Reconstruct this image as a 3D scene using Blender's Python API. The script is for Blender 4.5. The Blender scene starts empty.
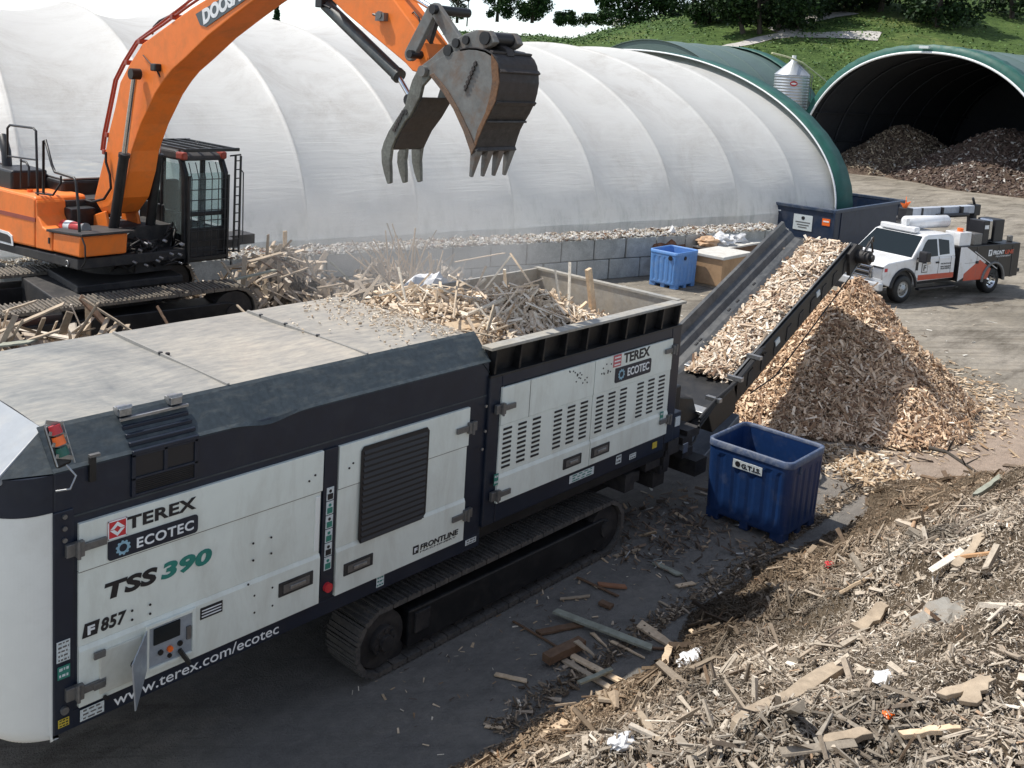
import bpy, bmesh, math, random
import numpy as np
from mathutils import Vector, Matrix, noise as mn
random.seed(7); RNG=np.random.default_rng(11)
SC=bpy.context.scene; COL=SC.collection
PI=math.pi; R=math.radians
# ---------------- camera frame (x,y on the picture -> point on a real plane) ----------------
FPX=1000.07; PC=(512.0,205.0); CAM=np.array([0,0,6.1])
RX=np.array([0.66693671,0.0594153,-0.74274171]); RY=np.array([-0.74262086,0.13448523,-0.6560701]); RZ=np.cross(RX,RY)
RM=np.array([RX,RY,RZ])
def ray(x,y): return RM@np.array([x-PC[0],-(y-PC[1]),-FPX])
def un(x,y,n,d):
    n=np.array(n,float); r=ray(x,y); t=(d-n@CAM)/(n@r); return CAM+t*r
def gz(x,y,z=0.0): return un(x,y,(0,0,1),z)
def sy(x,y,Y): return un(x,y,(0,1,0),Y)
def sx(x,y,X): return un(x,y,(1,0,0),X)
cam=bpy.data.cameras.new('camera'); camo=bpy.data.objects.new('camera',cam); COL.objects.link(camo)
m=Matrix([[RM[i][j] for j in range(3)] for i in range(3)]).to_4x4(); m.translation=Vector(CAM)
camo.matrix_world=m; cam.sensor_width=36; cam.lens=FPX*36/1024; cam.shift_y=-(384-PC[1])/1024; cam.clip_start=.1; cam.clip_end=3000
SC.camera=camo; SC.render.resolution_x=1024; SC.render.resolution_y=768
# ---------------- materials ----------------
def newmat(name):
    m=bpy.data.materials.new(name); m.use_nodes=True; nt=m.node_tree
    b=nt.nodes['Principled BSDF']; return m,nt,b
def N(nt,t,**k):
    n=nt.nodes.new(t)
    for a,v in k.items(): setattr(n,a,v)
    return n
def rgb(c): return (c[0],c[1],c[2],1)
def noisen(nt,scale,detail=5,rough=.6,coord='Object',stretch=None,dist=0):
    tc=N(nt,'ShaderNodeTexCoord'); nz=N(nt,'ShaderNodeTexNoise'); nz.inputs['Scale'].default_value=scale
    nz.inputs['Detail'].default_value=detail; nz.inputs['Roughness'].default_value=rough; nz.inputs['Distortion'].default_value=dist
    if stretch:
        mp=N(nt,'ShaderNodeMapping'); mp.inputs['Scale'].default_value=stretch; nt.links.new(tc.outputs[coord],mp.inputs[0]); nt.links.new(mp.outputs[0],nz.inputs[0])
    else: nt.links.new(tc.outputs[coord],nz.inputs[0])
    return nz
def ramp(nt,src,stops):
    r=N(nt,'ShaderNodeValToRGB'); cr=r.color_ramp
    while len(cr.elements)<len(stops): cr.elements.new(.5)
    for e,(p,c) in zip(cr.elements,stops): e.position=p; e.color=rgb(c) if len(c)==3 else c
    nt.links.new(src,r.inputs[0]); return r
def mixc(nt,fac,a,b,mode='MIX'):
    x=N(nt,'ShaderNodeMix',data_type='RGBA',blend_type=mode)
    if isinstance(fac,(int,float)): x.inputs[0].default_value=fac
    else: nt.links.new(fac,x.inputs[0])
    for i,v in ((6,a),(7,b)):
        if isinstance(v,tuple): x.inputs[i].default_value=rgb(v)
        else: nt.links.new(v,x.inputs[i])
    return x.outputs[2]
def bump(nt,b,src,st=.3,dist=.02):
    bp=N(nt,'ShaderNodeBump'); bp.inputs['Strength'].default_value=st; bp.inputs['Distance'].default_value=dist
    nt.links.new(src,bp.inputs['Height']); nt.links.new(bp.outputs[0],b.inputs['Normal']); return bp
MATS={}
def mat(name,c,rough=.5,metal=0,dirt=None,amt=.5,scale=2.5,fine=18,var=.12,bst=.15,stretch=None,lo=.45,hi=.7,coat=0):
    """painted / plain surface: base colour, fine variation, patches of dirt with a shape of their own"""
    if name in MATS: return MATS[name]
    m,nt,b=newmat(name); n1=noisen(nt,fine,6,.65)
    dk=tuple(x*(1-var) for x in c); lt=tuple(min(1,x*(1+var)) for x in c)
    col=ramp(nt,n1.outputs[0],[(.3,dk),(.7,lt)]).outputs[0]
    if dirt:
        n2=noisen(nt,scale,8,.7,stretch=stretch,dist=.4)
        f=ramp(nt,n2.outputs[0],[(lo,(0,0,0)),(hi,(amt,amt,amt))])
        col=mixc(nt,f.outputs[0],col,dirt)
        rr=N(nt,'ShaderNodeMapRange'); rr.inputs[3].default_value=rough; rr.inputs[4].default_value=min(1,rough+.35)
        nt.links.new(f.outputs[0],rr.inputs[0]); nt.links.new(rr.outputs[0],b.inputs['Roughness'])
    else: b.inputs['Roughness'].default_value=rough
    nt.links.new(col,b.inputs['Base Color']); b.inputs['Metallic'].default_value=metal
    b.inputs['Coat Weight'].default_value=coat
    if bst: bump(nt,b,n1.outputs[0],bst,.01)
    MATS[name]=m; return m
def tintmat(name,rough=.8,fine=30,bst=.4,mul=(1,1,1)):
    m,nt,b=newmat(name); a=N(nt,'ShaderNodeAttribute',attribute_name='tint')
    n1=noisen(nt,fine,5,.7,stretch=(1,1,1)); r=ramp(nt,n1.outputs[0],[(.3,tuple(.72*x for x in mul)),(.7,tuple(1.15*x for x in mul))])
    nt.links.new(mixc(nt,1.0,a.outputs[0],r.outputs[0],'MULTIPLY'),b.inputs['Base Color']); b.inputs['Roughness'].default_value=rough
    b.inputs['Specular IOR Level'].default_value=.25
    bump(nt,b,n1.outputs[0],bst,.01); MATS[name]=m; return m
DUST=(.42,.36,.28)
M={}
M['white']=mat('white_panel_paint',(.78,.79,.75),.38,dirt=(.40,.37,.30),amt=.35,scale=1.3,lo=.5,hi=.8,fine=4,var=.03,bst=.02)
M['white2']=mat('white_door_paint',(.72,.76,.70),.42,dirt=(.42,.40,.33),amt=.55,scale=2.4,lo=.46,hi=.8,fine=3,stretch=(1.4,1,.4),var=.04,bst=.02)
M['navy']=mat('dark_navy_paint',(.0065,.0125,.027),.40,dirt=(.05,.053,.056),amt=.35,scale=3.2,lo=.48,hi=.85,fine=8,var=.15,bst=.03)
M['chamf']=mat('scuffed_navy_paint',(.034,.046,.054),.5,dirt=(.15,.155,.14),amt=.55,scale=5,lo=.48,hi=.85,fine=18,var=.3,bst=.05,stretch=(1,2.5,3))
M['black']=mat('black_steel',(.006,.0065,.008),.45,dirt=(.06,.055,.05),amt=.3,scale=5,fine=20,var=.2)
M['blackdust']=mat('dusty_black_steel',(.012,.012,.014),.6,dirt=(.11,.095,.08),amt=.5,scale=4,lo=.4,hi=.75,fine=25,var=.3,bst=.3)
M['rubber']=mat('black_rubber',(.009,.009,.010),.6,fine=20,var=.2)
M['track']=mat('worn_track_steel',(.15,.135,.115),.55,.3,dirt=(.30,.25,.19),amt=.7,scale=7,fine=30,var=.4,bst=.4)
M['trackd']=mat('dark_track_steel',(.085,.08,.075),.6,.2,dirt=(.17,.145,.12),amt=.6,scale=6,fine=30,var=.4,bst=.4)
M['steel']=mat('bare_steel',(.34,.35,.36),.38,.8,dirt=(.2,.17,.13),amt=.5,scale=6,fine=30,var=.2)
M['grey']=mat('grey_steel_fittings',(.17,.17,.17),.45,.6,dirt=(.22,.2,.17),amt=.5,scale=9,fine=30,var=.2)
M['wall']=mat('dusty_hopper_steel',(.31,.31,.295),.62,.2,dirt=(.38,.33,.25),amt=.8,scale=1.6,lo=.35,hi=.7,fine=12,var=.25,stretch=(1,1,.5))
M['orange']=mat('orange_machine_paint',(.86,.20,.022),.50,dirt=(.40,.17,.07),amt=.6,scale=2.2,lo=.46,hi=.8,fine=6,var=.05,bst=.02)
M['red']=mat('red_paint',(.45,.03,.03),.45,fine=12)
M['darkred']=mat('red_brown_pipe_paint',(.30,.05,.03),.4,fine=12)
M['ink']=mat('black_lettering',(.012,.012,.015),.5,fine=10,bst=0)
M['inkw']=mat('white_lettering',(.78,.8,.8),.5,fine=10,bst=0)
M['teal']=mat('teal_lettering',(.02,.20,.16),.5,fine=10,bst=0)
M['stickw']=mat('pale_decal_film',(.62,.66,.66),.45,dirt=(.3,.4,.42),amt=.6,scale=40,fine=60,var=.2,bst=0)
M['stickg']=mat('green_decal_film',(.03,.2,.15),.45,fine=30,bst=0)
M['sticky']=mat('yellow_decal_film',(.55,.42,.05),.45,fine=30,bst=0)
M['amber']=mat('orange_plastic',(.9,.16,.02),.35,fine=20,bst=0)
M['redp']=mat('red_plastic',(.55,.03,.04),.35,fine=20,bst=0)
M['greenp']=mat('dark_green_plastic',(.01,.10,.07),.35,fine=20,bst=0)
M['bucket']=mat('worn_bucket_steel',(.16,.162,.155),.6,.2,dirt=(.17,.11,.075),amt=.75,scale=3.2,lo=.46,hi=.66,fine=9,var=.22,bst=.25)
M['bucketd']=mat('dark_bucket_shell',(.042,.040,.040),.55,.3,dirt=(.075,.058,.05),amt=.6,scale=1.2,lo=.42,hi=.62,fine=14,var=.4,bst=.4,stretch=(1,1,4))
M['bin']=mat('blue_bin_plastic',(.008,.033,.115),.42,dirt=(.12,.13,.15),amt=.45,scale=5,lo=.52,hi=.85,fine=12,var=.12,bst=.05)
M['binlt']=mat('faded_blue_bin_plastic',(.10,.25,.56),.5,dirt=(.30,.38,.48),amt=.5,scale=5,lo=.45,hi=.85,fine=12,var=.1,bst=.05)
M['binrim']=mat('worn_bin_rim_plastic',(.05,.075,.14),.5,dirt=(.25,.26,.28),amt=.5,scale=9,fine=14,var=.2)
M['dump']=mat('dark_blue_container_paint',(.008,.022,.055),.45,dirt=(.07,.07,.08),amt=.5,scale=2,fine=10,var=.2,bst=.1)
M['card']=mat('brown_cardboard',(.42,.27,.15),.8,dirt=(.28,.17,.09),amt=.6,scale=3,fine=8,var=.1)
M['cardw']=mat('whitish_box_lid',(.55,.54,.50),.7,dirt=(.35,.3,.24),amt=.6,scale=4,fine=8,var=.1)
M['block']=mat('cast_concrete',(.40,.41,.39),.85,dirt=(.19,.20,.19),amt=.7,scale=2.4,lo=.42,hi=.7,fine=26,var=.18,bst=.5)
M['galv']=mat('galvanised_sheet',(.52,.54,.55),.35,.7,dirt=(.35,.35,.34),amt=.4,scale=2,fine=20,var=.1)
M['green']=mat('green_fabric_trim',(.010,.085,.066),.55,dirt=(.03,.12,.10),amt=.5,scale=1.5,fine=3,var=.2,bst=.3)
M['truckw']=mat('white_vehicle_paint',(.78,.79,.80),.25,dirt=(.42,.38,.32),amt=.5,scale=3.2,fine=6,var=.03,bst=0,coat=.5)
M['truckk']=mat('black_vehicle_body',(.008,.008,.010),.35,dirt=(.07,.065,.06),amt=.3,scale=3,fine=8,var=.2,bst=0)
M['truckr']=mat('orange_red_vehicle_stripe',(.52,.075,.035),.35,dirt=(.3,.15,.1),amt=.3,scale=3,fine=8,var=.08,bst=0)
M['chrome']=mat('chrome_trim',(.6,.61,.62),.18,1.0,fine=10,bst=0)
M['bark']=mat('tree_bark',(.055,.045,.035),.9,fine=8,var=.3,bst=.5)
M['boardw']=mat('weathered_board_wood',(.40,.32,.23),.8,dirt=(.22,.17,.12),amt=.6,scale=3,fine=14,var=.2,bst=.3)
M['boardn']=mat('fresh_split_wood',(.64,.49,.33),.8,dirt=(.36,.24,.14),amt=.6,scale=4,fine=14,var=.2,bst=.3)
M['boardd']=mat('dark_brown_timber',(.14,.08,.045),.8,dirt=(.22,.15,.1),amt=.6,scale=4,fine=14,var=.3,bst=.3)
M['boardg']=mat('grey_green_board_wood',(.30,.31,.25),.8,dirt=(.17,.17,.13),amt=.6,scale=4,fine=14,var=.2,bst=.3)
M['chip']=tintmat('shredded_wood_chips'); M['leaf']=tintmat('leaf_mass',rough=.65,fine=6,bst=.1)
def glass(name,c=(.012,.018,.022),rough=.08):
    m,nt,b=newmat(name); b.inputs['Base Color'].default_value=rgb(c); b.inputs['Roughness'].default_value=rough
    b.inputs['Specular IOR Level'].default_value=.16; MATS[name]=m; return m
M['glass']=glass('dark_tinted_glass')
m,nt,b=newmat('clear_cab_glass'); b.inputs['Base Color'].default_value=(.75,.85,.83,1); b.inputs['Transmission Weight'].default_value=.92; b.inputs['Roughness'].default_value=.03; b.inputs['IOR'].default_value=1.02
M['cabglass']=m
m,nt,b=newmat('headlight_lens'); b.inputs['Base Color'].default_value=(.5,.52,.55,1); b.inputs['Roughness'].default_value=.12; b.inputs['Metallic'].default_value=.5; M['lamp']=m
# ---------------- scene objects ----------------
OFF={}
def link(o,parent=None):
    COL.objects.link(o)
    if parent is not None and parent.parent is not None and parent.parent.parent is not None: parent=parent.parent   # thing > part > sub-part, no deeper
    if parent is not None: o.parent=parent
    return o
def thing(name,label,cat,loc=(0,0,0),rotz=0,group=None,tilt=None):
    o=bpy.data.objects.new(name,None); o.empty_display_size=.3; link(o); o.location=loc; o.rotation_euler=(tilt[0] if tilt else 0,tilt[1] if tilt else 0,rotz)
    o['label']=label; o['category']=cat
    if group: o['group']=group
    OFF[o.name]=(loc if rotz==0 and not tilt else (0,0,0)) ; return o
def tag(o,label,cat,group=None,kind=None):
    if label: o['label']=label
    if cat: o['category']=cat
    if group: o['group']=group
    if kind: o['kind']=kind
    return o
class MB:
    def __init__(s): s.v=[]; s.f=[]; s.sm=[]; s.pc=[]; s.deep=0
    def add(s,v,f,smooth=False):
        if s.deep==0: s.pc.append((len(s.v),len(s.f)))
        k=len(s.v); s.v+= [tuple(map(float,p)) for p in v]; s.f+=[tuple(i+k for i in q) for q in f]; s.sm+=[smooth]*len(f); return s
    def box(s,x0,x1,y0,y1,z0,z1):
        return s.add([(x0,y0,z0),(x1,y0,z0),(x1,y1,z0),(x0,y1,z0),(x0,y0,z1),(x1,y0,z1),(x1,y1,z1),(x0,y1,z1)],
          [(0,3,2,1),(4,5,6,7),(0,1,5,4),(1,2,6,5),(2,3,7,6),(3,0,4,7)])
    def prism(s,pts,vec):
        """closed outline of 3D points swept by vec"""
        pts=[np.array(p,float) for p in pts]; vec=np.array(vec,float); n=len(pts)
        v=pts+[p+vec for p in pts]; f=[tuple(range(n))[::-1],tuple(range(n,2*n))]+[(i,(i+1)%n,n+(i+1)%n,n+i) for i in range(n)]
        return s.add(v,f)
    def bar(s,a,b,w,h=None,up=(0,0,1),taper=1):
        a=Vector(a); b=Vector(b); h=h or w; d=(b-a).normalized(); u=Vector(up)
        if abs(d.dot(u))>.95: u=Vector((1,0,0)) if abs(d.x)<.9 else Vector((0,1,0))
        r=d.cross(u).normalized(); u=r.cross(d).normalized(); v=[]
        for p,k in ((a,1),(b,taper)):
            for sx_,sz_ in ((-1,-1),(1,-1),(1,1),(-1,1)): v.append(p+r*sx_*w/2*k+u*sz_*h/2*k)
        return s.add(v,[(0,3,2,1),(4,5,6,7),(0,1,5,4),(1,2,6,5),(2,3,7,6),(3,0,4,7)])
    def tube(s,path,r,n=8,closed=False,caps=True):
        s.pc.append((len(s.v),len(s.f))); s.deep+=1
        P=[Vector(p) for p in path]; rr=r if isinstance(r,(list,tuple)) else [r]*len(P); v=[]; f=[]; prev=None
        for i,p in enumerate(P):
            if closed: d=(P[(i+1)%len(P)]-P[i-1])
            else: d=(P[min(i+1,len(P)-1)]-P[max(i-1,0)])
            d=d.normalized() if d.length>1e-9 else Vector((0,0,1))
            if prev is None:
                u=Vector((0,0,1)) if abs(d.z)<.9 else Vector((1,0,0))
                u=(u-d*u.dot(d)).normalized()
            else:
                u=(prev-d*prev.dot(d)); u=u.normalized() if u.length>1e-6 else d.orthogonal().normalized()
            prev=u; w=d.cross(u)
            for k in range(n):
                a=2*PI*k/n; v.append(p+(u*math.cos(a)+w*math.sin(a))*rr[i])
        L=len(P); 
        for i in range(L if closed else L-1):
            for k in range(n):
                j=(i+1)%L; f.append((i*n+k,i*n+(k+1)%n,j*n+(k+1)%n,j*n+k))
        s.add(v,f,True)
        if caps and not closed:
            s.add(v[:n],[tuple(range(n))[::-1]]); s.add(v[-n:],[tuple(range(n))])
        s.deep-=1; return s
    def split(s,name,m,parent=None,**k):
        """every piece an object of its own"""
        out=[]; st=s.pc+[(len(s.v),len(s.f))]
        for (a,b),(c,d) in zip(st[:-1],st[1:]):
            q=MB(); q.v=s.v[a:c]; q.f=[tuple(i-a for i in f) for f in s.f[b:d]]; q.sm=s.sm[b:d]; out.append(q.build(name,m,parent,**k))
        return out
    def cyl(s,a,b,r,n=20,r2=None): return s.tube([a,b],[r,r2 if r2 is not None else r],n)
    def grid(s,fn,nu,nv,smooth=True,closeu=False):
        v=[fn(i/(nu-1 if not closeu else nu),j/(nv-1)) for i in range(nu) for j in range(nv)]; f=[]
        for i in range(nu if closeu else nu-1):
            for j in range(nv-1):
                k=(i+1)%nu; f.append((i*nv+j,k*nv+j,k*nv+j+1,i*nv+j+1))
        return s.add(v,f,smooth)
    def build(s,name,m,parent=None,bev=0,solid=0,ang=35,seg=2):
        me=bpy.data.meshes.new(name); off=Vector((0,0,0))
        if parent is not None: off=Vector(OFF.get(parent.name,(0,0,0)))
        me.from_pydata([(p[0]-off.x,p[1]-off.y,p[2]-off.z) for p in s.v],[],s.f); me.update()
        me.polygons.foreach_set('use_smooth',s.sm)
        bm=bmesh.new(); bm.from_mesh(me); bmesh.ops.recalc_face_normals(bm,faces=bm.faces) if not solid else None; bm.to_mesh(me); bm.free()
        if m is not None: me.materials.append(m)
        o=bpy.data.objects.new(name,me); link(o,parent); OFF[o.name]=tuple(off)
        if solid: md=o.modifiers.new('solid','SOLIDIFY'); md.thickness=solid; md.offset=0
        if bev: md=o.modifiers.new('bevel','BEVEL'); md.width=bev; md.segments=seg; md.limit_method='ANGLE'; md.angle_limit=R(ang); md.harden_normals=False
        return o
def rbox(name,m,parent,x0,x1,y0,y1,z0,z1,bev=.01): return MB().box(x0,x1,y0,y1,z0,z1).build(name,m,parent,bev)
def text(s,right,up,org,w,h,m,parent,name='lettering',bold=0.0,shear=0,depth=.004,spacing=1.0,lift=0.0):
    """real raised lettering: org=lower left corner, fitted to w x h (h = height of the capitals)"""
    cu=bpy.data.curves.new(name,'FONT'); cu.body=s; cu.offset=bold; cu.shear=shear; cu.extrude=.01; cu.space_character=spacing; cu.resolution_u=4
    t=bpy.data.objects.new(name,cu); COL.objects.link(t); bpy.context.view_layer.update()
    me=bpy.data.meshes.new_from_object(t.evaluated_get(bpy.context.evaluated_depsgraph_get())); bpy.data.objects.remove(t)
    co=np.empty(len(me.vertices)*3); me.vertices.foreach_get('co',co); co=co.reshape(-1,3)
    x0,x1=co[:,0].min(),co[:,0].max(); asc=.70 if any(c.isalnum() for c in s) else co[:,1].max()
    R_=np.array(right,float); R_/=np.linalg.norm(R_); U=np.array(up,float); U/=np.linalg.norm(U); Nn=np.cross(R_,U)
    off=np.array(OFF.get(parent.name,(0,0,0)))
    P=np.array(org,float)[None]+((co[:,0]-x0)/(x1-x0)*w)[:,None]*R_+(co[:,1]/asc*h)[:,None]*U+((co[:,2])/.02*depth+depth*.5+lift)[:,None]*Nn-off
    me.vertices.foreach_set('co',P.ravel()); me.update(); me.materials.clear(); me.materials.append(m)
    o=bpy.data.objects.new(name,me); link(o,parent); OFF[o.name]=tuple(off); return o
def copy_tree(o,parent=None):
    c=o.copy(); COL.objects.link(c)
    if parent is not None: c.parent=parent
    for ch in list(o.children): copy_tree(ch,c)
    return c
def mesh_np(name,V,F,m,parent=None,tint=None,smooth=False):
    me=bpy.data.meshes.new(name); nv=len(V); nf=len(F); k=F.shape[1]
    me.vertices.add(nv); me.vertices.foreach_set('co',V.astype(np.float32).ravel())
    me.loops.add(nf*k); me.loops.foreach_set('vertex_index',F.astype(np.int32).ravel())
    me.polygons.add(nf); me.polygons.foreach_set('loop_start',np.arange(0,nf*k,k,dtype=np.int32)); me.polygons.foreach_set('loop_total',np.full(nf,k,dtype=np.int32))
    me.update(calc_edges=True); me.polygons.foreach_set('use_smooth',np.full(nf,smooth))
    if tint is not None:
        a=me.color_attributes.new('tint','FLOAT_COLOR','POINT'); a.data.foreach_set('color',np.concatenate([tint,np.ones((nv,1))],1).astype(np.float32).ravel())
    me.materials.append(m); me.validate(); o=bpy.data.objects.new(name,me); link(o,parent); return o
def vnoise(x,y,s,seed=0,oct=3):
    """vectorised value noise"""
    out=np.zeros_like(x,dtype=float); amp=1; tot=0
    for o in range(oct):
        X=x*s*(2**o)+seed*17.3+o*5.1; Y=y*s*(2**o)+seed*9.7+o*3.3
        xi=np.floor(X).astype(np.int64); yi=np.floor(Y).astype(np.int64); fx=X-xi; fy=Y-yi; fx=fx*fx*(3-2*fx); fy=fy*fy*(3-2*fy)
        def h(a,b):
            n=(a*374761393+b*668265263+seed*144665)&0x7fffffff; n=((n^(n>>13))*1274126177)&0x7fffffff; return ((n^(n>>16))&0xffff)/65535.0
        v=(h(xi,yi)*(1-fx)+h(xi+1,yi)*fx)*(1-fy)+(h(xi,yi+1)*(1-fx)+h(xi+1,yi+1)*fx)*fy
        out+=amp*(v-.5)*2; tot+=amp; amp*=.5
    return out/tot
BOXF=np.array([(0,3,2,1),(4,5,6,7),(0,1,5,4),(1,2,6,5),(2,3,7,6),(3,0,4,7)])
def chips(P,Nrm,L,W,T,tiltamt,cols,bend=.25,dirbias=None):
    """splinters: P (n,3) centres, Nrm surface normals; returns verts, faces, tint"""
    n=len(P); a=RNG.normal(size=(n,3))
    if dirbias is not None: a=a+np.array(dirbias)*1.2
    nn=Nrm+RNG.normal(size=(n,3))*tiltamt[:,None]; nn/=np.linalg.norm(nn,axis=1,keepdims=True)
    d=a-(a*nn).sum(1,keepdims=True)*nn; d/=np.linalg.norm(d,axis=1,keepdims=True); r=np.cross(d,nn)
    V=np.empty((n,8,3)); k=0
    tw=RNG.uniform(.25,1,size=n); tw2=RNG.uniform(.5,1,size=n); bd=RNG.normal(size=n)*bend
    for zz in (-1,1):
        for (sx_,sy_) in ((-1,-1),(1,-1),(1,1),(-1,1)):
            wk=W*(tw if sx_>0 else tw2)
            V[:,k]=P+d*(sx_*L/2)[:,None]+r*(sy_*wk/2)[:,None]+nn*((zz*T/2)+(bd*L*.5 if sx_>0 else 0*L))[:,None]+r*(RNG.normal(size=n)*W*.15)[:,None]
            k+=1
    F=(np.arange(n)[:,None,None]*8+BOXF[None]).reshape(-1,4)
    return V.reshape(-1,3),F,np.repeat(cols,8,axis=0)
def palette(n,cols,weights,var=.2):
    cols=np.array(cols); w=np.array(weights,float); w/=w.sum(); i=RNG.choice(len(cols),n,p=w)
    return np.clip(cols[i]*RNG.uniform(1-var,1+var,size=(n,1)),0,1)
# ---------------- light ----------------
SUN_EL=R(59); sd_=np.array([-.45,1.0]); sd_/=np.linalg.norm(sd_)
SUN_DIR=Vector((sd_[0]*math.cos(SUN_EL),sd_[1]*math.cos(SUN_EL),math.sin(SUN_EL)))
sun=bpy.data.lights.new('sun','SUN'); sun.energy=3.7; sun.angle=R(.6); sun.color=(1,.95,.87)
so=bpy.data.objects.new('sun',sun); COL.objects.link(so); so.rotation_euler=SUN_DIR.to_track_quat('Z','Y').to_euler(); so.location=(0,0,40)
w=bpy.data.worlds.new('World'); SC.world=w; w.use_nodes=True; nt=w.node_tree; bg=nt.nodes['Background']
sk=nt.nodes.new('ShaderNodeTexSky'); sk.sky_type='NISHITA'; sk.sun_disc=False; sk.sun_elevation=SUN_EL
sk.sun_rotation=math.atan2(SUN_DIR.x,SUN_DIR.y); sk.air_density=.9; sk.dust_density=.2; sk.ozone_density=2.5; sk.altitude=50
hs=nt.nodes.new('ShaderNodeHueSaturation'); hs.inputs['Saturation'].default_value=.55; nt.links.new(sk.outputs[0],hs.inputs['Color']); nt.links.new(hs.outputs[0],bg.inputs[0]); bg.inputs[1].default_value=.135
SC.view_settings.view_transform='Standard'; SC.view_settings.look='None'; SC.view_settings.gamma=1; SC.view_settings.exposure=.55
SC.cycles.max_bounces=6; SC.cycles.transparent_max_bounces=12
# ================= SETTING =================
DA=np.array([.9797,-.2004,0]); DA/=np.linalg.norm(DA); DN=np.array([-DA[1],DA[0],0])   # long axis of the domes, and across
# ---- ground sheet and hill ----
def hill_z(X,Y):
    s=.75*X+.661*Y; t=.667*X-.743*Y; u=t/np.maximum(s,1)
    top=2.0+11.5*np.clip((u+.22)/.17,0,1)+125*np.clip(u-.06,0,.32)
    z=np.clip((.25+.22*np.clip(u-.1,0,.3))*(s-92),0,None); z=np.where(z>0,top*(1-np.exp(-z/top*1.25)),0)
    z=z+np.clip((s-92)/30,0,1)*(1.0*vnoise(X,Y,.03,3)+.35*vnoise(X,Y,.12,4)); return z
def yard_z(X,Y): return .03*vnoise(X,Y,.25,1)*np.clip((X-10)/10,0,1)
xs=np.unique(np.concatenate([np.arange(-900,-40,80),np.arange(-40,0,4),np.arange(0,60,1.0),np.arange(60,150,4),np.arange(150,1500,90)]))
ys=np.unique(np.concatenate([np.arange(-900,-40,80),np.arange(-40,0,4),np.arange(0,50,1.0),np.arange(50,150,4),np.arange(150,1500,90)]))
GX,GY=np.meshgrid(xs,ys,indexing='ij'); Z=yard_z(GX,GY)
V=np.stack([GX.ravel(),GY.ravel(),Z.ravel()],1); nx,ny=GX.shape; idx=np.arange(nx*ny).reshape(nx,ny)
F=np.stack([idx[:-1,:-1],idx[1:,:-1],idx[1:,1:],idx[:-1,1:]],-1).reshape(-1,4)
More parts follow.
